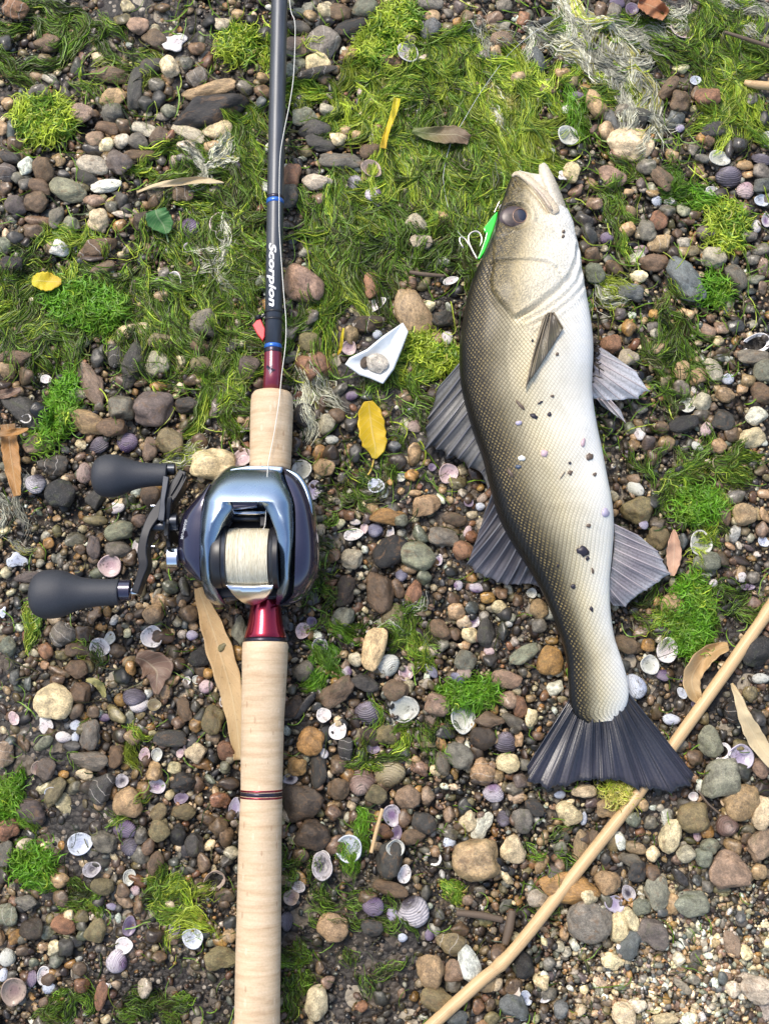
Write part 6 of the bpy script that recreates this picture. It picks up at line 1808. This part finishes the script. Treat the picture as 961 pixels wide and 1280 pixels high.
# small maker's print on the left side plate, reading upwards
def side_text(txt):
    cu = bpy.data.curves.new('side_print', 'FONT'); cu.body = txt; cu.shear = .2; cu.offset = .01
    tmp = bpy.data.objects.new('side_print', cu); COL.objects.link(tmp)
    dg_ = bpy.context.evaluated_depsgraph_get(); dg_.update()
    me = bpy.data.meshes.new_from_object(tmp.evaluated_get(dg_))
    COL.objects.unlink(tmp); bpy.data.objects.remove(tmp)
    co = np.array([v.co[:] for v in me.vertices]); mn, mx = co.min(0), co.max(0)
    sp = [c for c in reel.children if c.name.startswith('side_plate')][1]
    bv = BVHTree.FromPolygons([v.co + sp.location + RL for v in sp.data.vertices], [tuple(p.vertices) for p in sp.data.polygons])
    for v in me.vertices:
        f = (v.co.x - mn[0]) / (mx[0] - mn[0]); g = (v.co.y - mn[1]) / (mx[1] - mn[1])
        x = 226.6 + 6.0 * f + 3.6 * g - 1.0; y = 673.5 - 24.5 * f + 1.0 * g
        d_ = Vector(P(x, y, .04) - CAM).normalized()
        h = bv.ray_cast(Vector(CAM), d_)
        p = h[0] if h[0] is not None else Vector(P(x, y, .047))
        v.co = p - d_ * .00025
    me.materials.clear()
    return under(link('side_print', me, mat_simple('grey_print', (.45, .47, .50), .4)), reel)
side_text('MicroModule')
# ------------------------------------------------------------------ fishing lines, lure
M_FLINE = mat_simple('white_line', (.72, .70, .62), .5)
M_NYLON = mat_simple('clear_line', (.60, .62, .60), .25)
def rope(name, pts, r, mat, label, n=80):
    c = catmull(pts, n)
    o = link(name, mesh_from(name, *tube(np.array([P(x, y, z) for x, y, z in c]), r, 6)), mat)
    return tag(o, label, 'fishing line')
rope('fishing_line', [(356, -120, .026), (362, 0, .026), (368, 25, .026), (369, 45, .026), (367, 95, .026), (362, 130, .026), (355, 165, .026), (350, 200, .0262), (349, 270, .0262), (350, 300, .0262), (355, 370, .0250), (357.5, 400, .0245), (357, 430, .0250), (352, 470, .0275), (349, 500, .0335), (343, 540, .0340), (337, 570, .0345), (335, 583, .047), (334, 600, .0525), (332, 650, .0500), (329, 662, .0560)],
     .00022, M_FLINE, 'white braided line running along the rod blank down to the reel', 140)
zB = lambda pts: [(320 + x / 3.003, y / 3.003) for x, y in pts]
ld = [(700, 20), (668, 40)] + zB([(961, 190), (900, 265), (840, 350), (780, 450), (730, 540), (705, 640), (704, 690), (716, 760), (748, 850)]) + [(574, 292), (582, 300), (588, 303)]
rope('leader_line', [(x, y, hm(x, y) + .0045) for x, y in ld[:-2]] + [(582, 299, .019), (586.5, 303, .0228)], .00012, M_NYLON, 'clear leader line curving over green algae to the jig by the eye', 110)

lure = thing('metal_jig', 'small neon green metal jig with hooks hanging from the fish mouth', 'fishing lure', P(606, 290, .012))
ZL = .0225
out = z3([(312, 380), (268, 425), (240, 465), (206, 508), (212, 535), (226, 545), (212, 600), (188, 670), (160, 738), (178, 742), (212, 690), (250, 600), (282, 510), (304, 440)])
k = N('neon_green'); co = k.coord('Object'); nn = k.noise(co, 300, 3).outputs[0]
k.bsdf(k.ramp(nn, [(.3, (.004, .50, .015)), (.7, (.008, .66, .03))]), .22, 0, None, .5, .8, .05)
poly_slab('jig_body', out, ZL - .0022, ZL + .0012, k.m, lure, .0006)
M_HOOK = mat_simple('hook_steel', (.66, .60, .50), .22, .9)
def wire(name, pts, r, z, taper=True):
    c = catmull(z3(pts), 40)
    rr = [r] * 34 + list(np.linspace(r, r * .15, 6)) if taper else r
    return under(link(name, mesh_from(name, *tube([P(x, y, z) for x, y in c], rr, 8)), M_HOOK), lure)
wire('hook', [(158, 745), (128, 690), (100, 630), (92, 580), (112, 548), (148, 536), (178, 552), (192, 590), (186, 628), (174, 650)], .00062, ZL + .0005)
wire('hook', [(155, 742), (120, 680), (88, 625), (72, 600), (48, 580), (26, 588), (30, 620), (46, 648), (58, 662)], .00052, ZL - .001)
wire('split_ring', [(285, 395), (298, 365), (318, 330), (326, 310), (316, 326), (302, 360), (287, 396)], .00035, ZL + .0006, False)
swv = dome(*z3([(345, 355)])[0], 4.4, 3.8, ZL + .002, .0022, 6, 20)
under(link('swivel_bead', mesh_from('swivel_bead', *swv), mat_simple('pewter', (.42, .40, .38), .35, .4)), lure)

# ------------------------------------------------------------------ reed, twigs, leaves
def mat_reed():
    k = N('dry_reed')
    u = k.attr('u').outputs['Fac']; a = k.attr('a').outputs['Fac']
    cx_ = k.n('ShaderNodeCombineXYZ'); k.l(k.math('MULTIPLY', u, 14.0), cx_.inputs[0]); k.l(k.math('MULTIPLY', a, 60.0), cx_.inputs[1])
    n = k.noise(cx_.outputs[0], 1.0, 5, .6).outputs[0]
    n2 = k.noise(k.coord('Object'), 70, 5, .65).outputs[0]
    c = k.ramp(n, [(.3, (.38, .235, .105)), (.5, (.54, .36, .175)), (.7, (.66, .48, .27))])
    c = k.mix(k.ramp(n2, [(.56, 0.0), (.70, .6)]), c, (.24, .13, .055))
    k.bsdf(c, .48, 0, k.bump(n, .35, .0004), .4, .15, .2)
    return k.m
M_REED = mat_reed()
def reed(name, pts, rads, nodes, parent=None, mat=None, n=90, nseg=18):
    c = catmull(pts, n); R = np.interp(np.linspace(0, 1, n), np.linspace(0, 1, len(rads)), rads)
    for nd in nodes:
        t = np.linspace(0, 1, n); R = R * (1 + .16 * np.exp(-((t - nd) / .010) ** 2) - .06 * np.exp(-((t - nd - .022) / .012) ** 2))
    R3 = [r * S(x, y, z) for r, (x, y, z) in zip(R, c)]
    V, F = tube(np.array([P(x, y, z) for x, y, z in c]), R3, nseg)
    me = mesh_from(name, V, F)
    set_f(me, 'u', np.repeat(np.linspace(0, 1, n), nseg)); set_f(me, 'a', np.tile(np.abs(np.linspace(-1, 1, nseg)), n))
    return link(name, me, mat or M_REED)
o = reed('reed_stick', [(1103, 560, .0085), (1032, 661, .0085), (961, 762, .0082), (902, 846, .0078), (844, 927, .0070), (797, 992, .0068), (720, 1090, .0078), (641, 1189, .0085), (596, 1230, .0085), (540, 1281, .0085), (480, 1337, .0085)], [8, 8, 7.8, 7.8, 7.6, 7.6, 7.8, 7.8, 8, 8, 8], [.20, .46, .73])
tag(o, 'long straw-coloured reed stick passing under the fish tail', 'reed')
M_TWIG = mat_simple('dark_twig', (.10, .07, .045), .7)
o = reed('driftwood_twig', [(905, 40, .012), (930, 48, .013), (985, 66, .013)], [1.8, 2.4, 2.6], [], None, M_TWIG, 24, 10); tag(o, 'thin tan twig poking out of green algae at the beach edge', 'twig')
o = reed('driftwood_twig', [(930, 103, .007), (945, 106, .0085), (990, 110, .008)], [3, 5, 5.5], [.3], None, None, 24, 10); tag(o, 'stubby pale wood twig among algae tufts and shells', 'twig')
o = reed('straw_piece', [(478, 1011, .010), (470, 1040, .009), (464, 1066, .0085)], [2.4, 2.6, 2.4], [], None, None, 20, 8); tag(o, 'short straw piece lying beside a lilac cup shell', 'straw')
o = reed('straw_piece', [(872, 988, .009), (884, 1004, .010), (899, 1017, .010)], [1.2, 1.3, 1.2], [], None, M_TWIG, 16, 8); tag(o, 'thin brown stalk from the teal stone to the snail shell', 'straw')
o = reed('dark_stick', [(570, 1141, .006), (600, 1144, .0065), (628, 1150, .006)], [4, 4.6, 4], [], None, M_TWIG, 16, 8); tag(o, 'short dark rotten stick on mud near the rusty dented stone', 'stick')
o = reed('dark_stick', [(640, 1138, .006), (636, 1160, .0065), (631, 1180, .006)], [5, 6, 4.5], [], None, M_TWIG, 16, 8); tag(o, 'thick dark stick stub standing close to the broken reed end', 'stick')
o = reed('dark_stick', [(512, 340, .010), (530, 343, .011), (556, 345, .010)], [2.4, 3, 2.2], [], None, M_TWIG, 16, 8); tag(o, 'thin brown stick above the flat tan oval stone', 'stick')

def mat_leaf(name, stops, spots=(.08, .05, .03), spot=.35, rough=.5, tr=.2):
    k = N(name)
    u = k.attr('u').outputs['Fac']; w = k.attr('w').outputs['Fac']
    co = k.coord('Object')
    n = k.noise(co, 110, 5, .65).outputs[0]; nf = k.noise(co, 700, 4, .65).outputs[0]
    c = k.ramp(k.math('ADD', u, k.math('MULTIPLY', k.math('SUBTRACT', n, .5), .6)), stops)
    c = k.mix(k.math('MULTIPLY', k.ramp(nf, [(.58, 0.0), (.70, 1.0)]), spot), c, spots)
    c = k.mix(.5, c, k.ramp(n, [(.3, .75), (.7, 1.15)]), 'MULTIPLY')
    side = k.math('PINGPONG', k.math('ADD', k.math('MULTIPLY', u, 11.0), k.math('MULTIPLY', k.math('ABSOLUTE', w), -1.6)), .5)
    mid = k.ramp(k.math('ABSOLUTE', w), [(.03, 1.0), (.09, 0.0)])
    vein = k.math('MAXIMUM', mid, k.ramp(side, [(.03, .5), (.09, 0.0)]))
    c = k.mix(k.math('MULTIPLY', vein, .35), c, k.mix(.5, c, (.8, .75, .5)))
    k.bsdf(c, rough, 0, k.bump(k.math('ADD', vein, k.math('MULTIPLY', nf, .5)), .4, .0004), .4)
    k.translucent(c, tr)
    return k.m
def leaf(name, mid, half, lift, mat, label, curl=.1, wav=.0008, stem=None, halfr=None, n=40, m=13, seed=0, ztwist=0.0):
    """leaf blade along a midrib (picture points), resting on the stones below"""
    r = np.random.default_rng(seed + 3)
    c = catmull(mid, n); t = np.gradient(c, axis=0); t /= np.linalg.norm(t, axis=1)[:, None]; nn = np.stack([-t[:, 1], t[:, 0]], 1)
    q = np.linspace(0, 1, n)
    hl = np.interp(q, np.linspace(0, 1, len(half)), half); hr_ = np.interp(q, np.linspace(0, 1, len(halfr or half)), halfr or half)
    hl = np.convolve(np.pad(hl, 2, mode='edge'), np.ones(5) / 5, 'valid'); hr_ = np.convolve(np.pad(hr_, 2, mode='edge'), np.ones(5) / 5, 'valid')
    ph = r.uniform(0, 6, 4)
    zb = np.array([max(hm(x + dx, y + dy) for dx in (-5, 0, 5) for dy in (-5, 0, 5)) for x, y in c])
    zb = np.convolve(np.pad(zb, 6, mode='edge'), np.ones(13) / 13, 'valid') + lift
    V = []; U = []; W = []
    for i in range(n):
        for k_ in range(m):
            w = 2 * k_ / (m - 1) - 1
            h = hl[i] if w < 0 else hr_[i]
            jag = 1 + .05 * math.sin(q[i] * 40 + ph[0]) * abs(w)
            p = c[i] + nn[i] * w * h * jag
            z = zb[i] + curl * abs(w) ** 1.7 * h * .00045 + wav * math.sin(q[i] * 9 + ph[1] + w * 2) + wav * .6 * math.sin(q[i] * 21 + ph[2]) * w + ztwist * w * h * .00045 * math.sin(q[i] * 3 + ph[3])
            V.append(P(p[0], p[1], z)); U.append(q[i]); W.append(w)
    V = np.array(V); nv_ = len(V)
    V2 = V - np.array([0, 0, .00035])
    F = []
    for i in range(n - 1):
        for k_ in range(m - 1):
            a = i * m + k_
            F.append((a, a + m, a + m + 1, a + 1)); F.append((a + nv_, a + nv_ + 1, a + nv_ + m + 1, a + nv_ + m))
    loop = list(range(m)) + [i * m + m - 1 for i in range(1, n)] + [(n - 1) * m + k_ for k_ in range(m - 2, -1, -1)] + [i * m for i in range(n - 2, 0, -1)]
    for a, b in zip(loop, loop[1:] + loop[:1]): F.append((a, b, b + nv_, a + nv_))
    me = mesh_from('blade', np.vstack([V, V2]), F)
    bmx = bmesh.new(); bmx.from_mesh(me); bmesh.ops.recalc_face_normals(bmx, faces=bmx.faces); bmx.to_mesh(me); bmx.free()
    set_f(me, 'u', np.array(U * 2)); set_f(me, 'w', np.array(W * 2))
    if stem is None:
        me.name = name
        return tag(link(name, me, mat), label, 'leaf')
    root = thing(name, label, 'leaf', P(mid[0][0], mid[0][1], zb[0]))
    under(link('blade', me, mat), root)
    sp_ = catmull([(x, y, max(hm(x, y), zb[-1] - .004) + .001) for x, y in stem], 16)
    under(link('stalk', mesh_from('stalk', *tube([P(*q_) for q_ in sp_], .0005, 7)), mat), root)
    return root
LY = mat_leaf('yellow_leaf', [(0, (.62, .42, .012)), (.6, (.60, .40, .012)), (1, (.48, .36, .02))], (.35, .17, .02), .3)
LG = mat_leaf('green_leaf', [(0, (.05, .17, .045)), (1, (.07, .20, .05))], (.16, .17, .05), .35)
LD = mat_leaf('dry_tan_leaf', [(0, (.50, .32, .14)), (.5, (.58, .40, .20)), (1, (.50, .36, .18))], (.20, .11, .05), .4, .6)
LB = mat_leaf('brown_leaf', [(0, (.17, .10, .062)), (1, (.22, .14, .10))], (.07, .045, .035), .5, .45)
LO = mat_leaf('orange_leaf', [(0, (.16, .10, .05)), (.3, (.40, .19, .05)), (1, (.46, .25, .09))], (.16, .08, .03), .4)
LC = mat_leaf('cream_leaf', [(0, (.60, .47, .27)), (1, (.66, .54, .33))], (.36, .25, .13), .3, .55)
LP = mat_leaf('pink_leaf', [(0, (.52, .30, .19)), (1, (.58, .36, .24))], (.32, .18, .1), .3, .5)
LYG = mat_leaf('yellow_green_leaf', [(0, (.58, .50, .02)), (.55, (.66, .50, .015)), (1, (.55, .36, .02))], (.30, .16, .02), .3)
LGB = mat_leaf('half_brown_leaf', [(0, (.14, .18, .045)), (.5, (.20, .15, .075)), (1, (.17, .11, .07))], (.08, .06, .03), .5)
zF = lambda pts: [(340 + x / 3.003, 320 + y / 3.003) for x, y in pts]
leaf('fallen_leaf', zF([(362, 545), (368, 600), (378, 670), (388, 720), (384, 760)]), [4, 13, 16, 17, 16, 15, 8, 2], .0035, LY, 'bright yellow leaf with bent stalk between the rod and dorsal fin', .25, .0006, stem=zF([(384, 755), (376, 790), (365, 815), (350, 830)]))
leaf('fallen_leaf', [(195, 262), (198, 272), (205, 282), (208, 292)], [12, 16, 13, 3], .004, LG, 'small dark green leaf on brown pebbles beside the rod blank', .25, .0005, stem=[(207, 289), (209, 296), (211, 303)], seed=2)
leaf('fallen_leaf', [(40, 352), (50, 351), (62, 352), (77, 352)], [4, 11, 12, 3], .006, LYG, 'small yellow leaf lying on green algae above a vivid cushion', .2, .0005, seed=4)
leaf('fallen_leaf', [(171, 240), (195, 232), (220, 228), (245, 225), (262, 226), (280, 229)], [1, 3, 4.5, 4.6, 3.5, 1.0], .006, LC, 'long pale dry grass blade beyond the green leaf', .6, .0012, seed=5)
leaf('fallen_leaf', [(248, 735), (262, 775), (275, 815), (288, 860), (296, 905), (300, 950)], [5, 13, 17, 15, 12, 7], .002, LD, 'long dry tan leaf partly under the cork handle', .25, .001, seed=6)
leaf('fallen_leaf', [(170, 822), (182, 826), (195, 838), (196, 850), (195, 868)], [5, 15, 24, 12, 3], .003, LB, 'dark brown lobed leaf among pebbles left of the cork handle'.replace('left of', 'beside'), .3, .0012, halfr=[4, 10, 22, 10, 2], seed=7)
leaf('fallen_leaf', [(10, 530), (13, 560), (17, 590), (22, 620)], [9, 11, 10, 4], .003, LO, 'tapering orange-brown blade pointing to the reel knobs', .25, .0008, seed=8)
leaf('fallen_leaf', [(-6, 542), (10, 541), (24, 539), (36, 536)], [4, 4.5, 4, 1], .0085, LO, 'short orange-brown strip lying across the tapering blade', .4, .0005, seed=9)
leaf('fallen_leaf', [(-8, 495), (8, 492), (26, 487)], [5, 6, 3], .003, LB, 'small brown leaf tip above the tapering orange-brown blade', .4, .0008, seed=10)
leaf('fallen_leaf', [(910, 808), (895, 812), (880, 822), (868, 838), (864, 852), (868, 868), (876, 880)], [5, 9, 12, 12, 11, 9, 2], .003, LD, 'curled brown dry leaf beside a deep green algae cushion', .9, .0022, seed=11, ztwist=.8)
leaf('fallen_leaf', [(914, 854), (922, 872), (930, 895), (940, 915), (952, 935), (985, 975)], [1.5, 5, 8, 11, 11, 6], .006, LC, 'pale dry pointed leaf beyond the reed stick', .35, .0010, seed=12)
leaf('fallen_leaf', [(842, 662), (842, 676), (842, 692), (841, 706), (840, 720)], [1, 7, 10, 8, 2], .004, LP, 'small pinkish dry leaf at the tip of the anal fin', .25, .0006, seed=13)
leaf('fallen_leaf', zB([(588, 490), (640, 500), (700, 505), (750, 505), (800, 525)]), [3, 8, 11, 11, 6], .005, LGB, 'half green half brown leaf on green algae above the jig', .35, .0010, seed=14)
leaf('fallen_leaf', zB([(530, 368), (518, 420), (500, 470), (486, 510), (476, 556)]), [4.5, 4, 3, 3.5, 4], .006, LYG, 'narrow yellow leaf strip lying on green algae', .4, .0008, seed=15)
leaf('fallen_leaf', [(108, 850), (118, 852), (127, 860), (131, 872)], [2, 4.5, 5, 2], .004, mat_leaf('olive_leaf', [(0, (.40, .36, .14)), (1, (.30, .28, .10))]), 'small curved olive leaf near the brown lobed leaf', .6, .0006, seed=16)
leaf('fallen_leaf', zF([(268, 270), (262, 310), (258, 345), (245, 372)]), [1, 2, 2, 1], .004, LYG, 'thin yellow stalk beside a pinkish cup shell', .4, .0004, seed=17)
# rusty crumpled lump near the top edge
r_ = np.random.default_rng(3)
leaf('fallen_leaf', [(798, 2), (810, 6), (822, 12), (832, 20)], [6, 11, 12, 7], .004, mat_leaf('rust_leaf', [(0, (.40, .17, .08)), (1, (.46, .22, .11))]), 'crumpled rust-red leaf beside a purple cup shell', 1.0, .0030, seed=18, ztwist=1.2)

# white shard with a stone in its hollow
k = N('white_shard'); co = k.coord('Object'); nn = k.noise(co, 200, 4, .6).outputs[0]
k.bsdf(k.ramp(nn, [(.3, (.70, .74, .74)), (.7, (.80, .82, .80))]), .3, 0, k.bump(nn, .15, .0003)); M_SHARD = k.m
zs_ = hm(480, 430)
bm = bmesh.new()
ol = zF([(490, 250), (508, 282), (480, 350), (452, 420), (415, 474), (370, 452), (330, 440), (278, 405), (295, 385), (360, 355), (420, 305)])
cen = zF([(395, 400)])[0]
rings = []
for q in (1.0, .8, .55, .3):
    rings.append([bm.verts.new(P(cen[0] + (x - cen[0]) * q, cen[1] + (y - cen[1]) * q, .0165 - .0060 * (1 - q ** 2) - (.002 if y > 455 else 0))) for x, y in ol])
for a, b in zip(rings[:-1], rings[1:]):
    for i in range(len(ol)): bm.faces.new((a[i], a[(i + 1) % len(ol)], b[(i + 1) % len(ol)], b[i]))
bm.faces.new(rings[-1])
bmesh.ops.recalc_face_normals(bm, faces=bm.faces)
me = bpy.data.meshes.new('white_shard'); bm.to_mesh(me); bm.free()
sh = link('white_shard', me, M_SHARD)
mod = sh.modifiers.new('thick', 'SOLIDIFY'); mod.thickness = .0016; mod.offset = -1 if sh.data.polygons[0].normal.z > 0 else 1
finish(sh, .0004, 50, 2)
tag(sh, 'pointed white shell shard with a pale pebble in its hollow', 'shell')
def one_stone(px, py, L, W, a, zc, hz, col, lab, ang=0, seed=3):
    s = S(px, py, zc)
    o = link('stone', PROTO[(ang, seed)]); o.location = P(px, py, zc); o.scale = (L / 2 * s, W / 2 * s, hz); o.rotation_euler = (0, 0, math.radians(a)); o.color = (*col, 1)
    return tag(o, lab, 'stone')
x, y = zF([(396, 402)])[0]
one_stone(x, y, 27, 25, 20, .0135, .0038, (.60, .53, .42), 'pale round pebble sitting in the hollow of the white shard', 0, 5)
x, y = zF([(345, 400)])[0]
one_stone(x, y, 16, 10, 70, .0125, .002, (.10, .07, .045), 'small dark clod in the hollow of the white shard', 1, 6)
one_stone(467, 811, 56, 29, 75, hm(467, 811) * .4 + .0065, .0055, (.66, .47, .24), 'smooth cream and orange oval pebble beside a pale domed shell', 0, 2)

# flecks of shell and weed stuck to the fish
FL = [(395, 290, 15, 11, 20, 'lilac'), (445, 268, 20, 12, -30, 'black'), (400, 232, 34, 8, -45, 'brown'), (497, 262, 12, 11, 0, 'black'), (466, 223, 14, 5, 30, 'black'), (506, 201, 9, 7, 0, 'brown'),
      (394, 437, 16, 10, 0, 'slate'), (366, 456, 26, 9, -60, 'brown'), (480, 393, 18, 18, 0, 'pink'), (610, 355, 20, 11, 80, 'pink'), (630, 403, 18, 17, 30, 'brown'), (565, 424, 8, 7, 0, 'black'),
      (566, 456, 13, 12, 0, 'brown'), (648, 462, 9, 9, 0, 'brown'), (684, 590, 18, 22, 0, 'lilac'), (627, 633, 11, 10, 0, 'brown'), (610, 718, 32, 26, -30, 'black'), (624, 742, 10, 12, 0, 'black'), (641, 783, 16, 6, 100, 'brown'), (576, 835, 11, 13, 0, 'black'),
      (525, 766, 6, 7, 0, 'black'), (637, 911, 8, 14, 20, 'black'), (406, 408, 18, 14, 0, 'white'), (541, 465, 22, 2.5, 55, 'brown')]
FC = {'lilac': (.42, .38, .48), 'black': (.025, .02, .028), 'brown': (.12, .085, .06), 'slate': (.06, .08, .12), 'pink': (.50, .36, .38), 'white': (.66, .66, .60)}
fm = {c: mat_simple(c + '_fleck', v, .4) for c, v in FC.items()}
def fleck(px, py, L, W, a, col, lab, seed, thick=.0006):
    r = np.random.default_rng(seed)
    n = 11; V = []
    ca, sa = math.cos(math.radians(a)), math.sin(math.radians(a))
    for i in range(n):
        t = 2 * math.pi * i / n; q = r.uniform(.7, 1.12)
        x = L / 2 * q * math.cos(t); y = W / 2 * q * math.sin(t)
        ix, iy = px + x * ca - y * sa, py - (x * sa + y * ca)
        h = fish_z(ix, iy)
        if h is None: h = Vector(P(ix, iy, ZF))
        V.append(h + Vector((0, 0, .0001)))
    top = [v + Vector((0, 0, thick)) for v in V]
    c = sum(top, Vector()) / n + Vector((0, 0, thick * .4))
    VV = V + top + [c]
    F = [(i, (i + 1) % n, n + (i + 1) % n, n + i) for i in range(n)] + [(n + i, n + (i + 1) % n, 2 * n) for i in range(n)]
    o = link('fleck', mesh_from('fleck', VV, F), fm[col])
    return tag(o, lab, 'debris', 'flecks: ' + lab)
for i, (x, y, L, W, a, c) in enumerate(FL):
    (px, py), = z2([(x, y)])
    part_ = 'upper flank' if y < 320 else ('mid flank' if y < 520 else ('rear flank near the anal fin' if y < 700 else 'tail root'))
    seen_ = globals().setdefault('FSEEN', {})
    sz_ = 'large' if max(L, W) > 22 else ('small' if max(L, W) > 12 else 'tiny')
    key_ = (sz_, c, part_); seen_[key_] = seen_.get(key_, 0) + 1
    if seen_[key_] > 1: part_ += (' by the belly', ' by the back', ' beside another')[min(seen_[key_] - 2, 2)]
    fleck(px, py, L * 1.45 / 2.669, W * 1.45 / 2.669, a, c, f"{sz_} {c} fleck stuck on the fish's {part_}", i)
for i, (x, y, L, W) in enumerate([(425, 598, 16, 22), (600, 695, 22, 26)]):
    (px, py), = z4([(x, y)]); fleck(px, py, L / 5.653, W / 5.653, 0, 'black' if i == 0 else 'brown', f"tiny {'black' if i == 0 else 'brown'} fleck on the fish beside the pectoral fin", 60 + i)
for i, (x, y) in enumerate([(805, 540), (800, 575)]):
    (px, py), = z3([(x, y)]); fleck(px, py, 5, 4, 30, 'brown', ('tiny brown fleck on the pale throat of the fish', 'tiny lower brown fleck beside another on the fish throat')[i], 70 + i)
# clump of brown weed at the pelvic fin
cl = []
n = 160
base = np.array(z4([(790, 690)])[0])
px = base[0] + rng.normal(0, 6, n); py = base[1] + rng.normal(0, 11, n)
HMS_keep = HMS; HMS = np.full_like(HMS, .0265)
cols = np.array([(.05, .036, .024)]) * rng.uniform(.6, 1.5, (n, 1)); cols = np.hstack([cols, np.ones((n, 1))])
cl.append(strands(px, py, rng.uniform(.0, .004, n), rng.uniform(8, 20, n), rng.uniform(1.5, 4, n), rng.uniform(0, 6.28, n), 1.5, cols, wob=.9))
o = link('weed_clump', algae_mesh('weed_clump', cl), M_ALG)
tag(o, 'small dark brown weed clump stuck at the base of the pelvic fin', 'weed')
HMS = HMS_keep
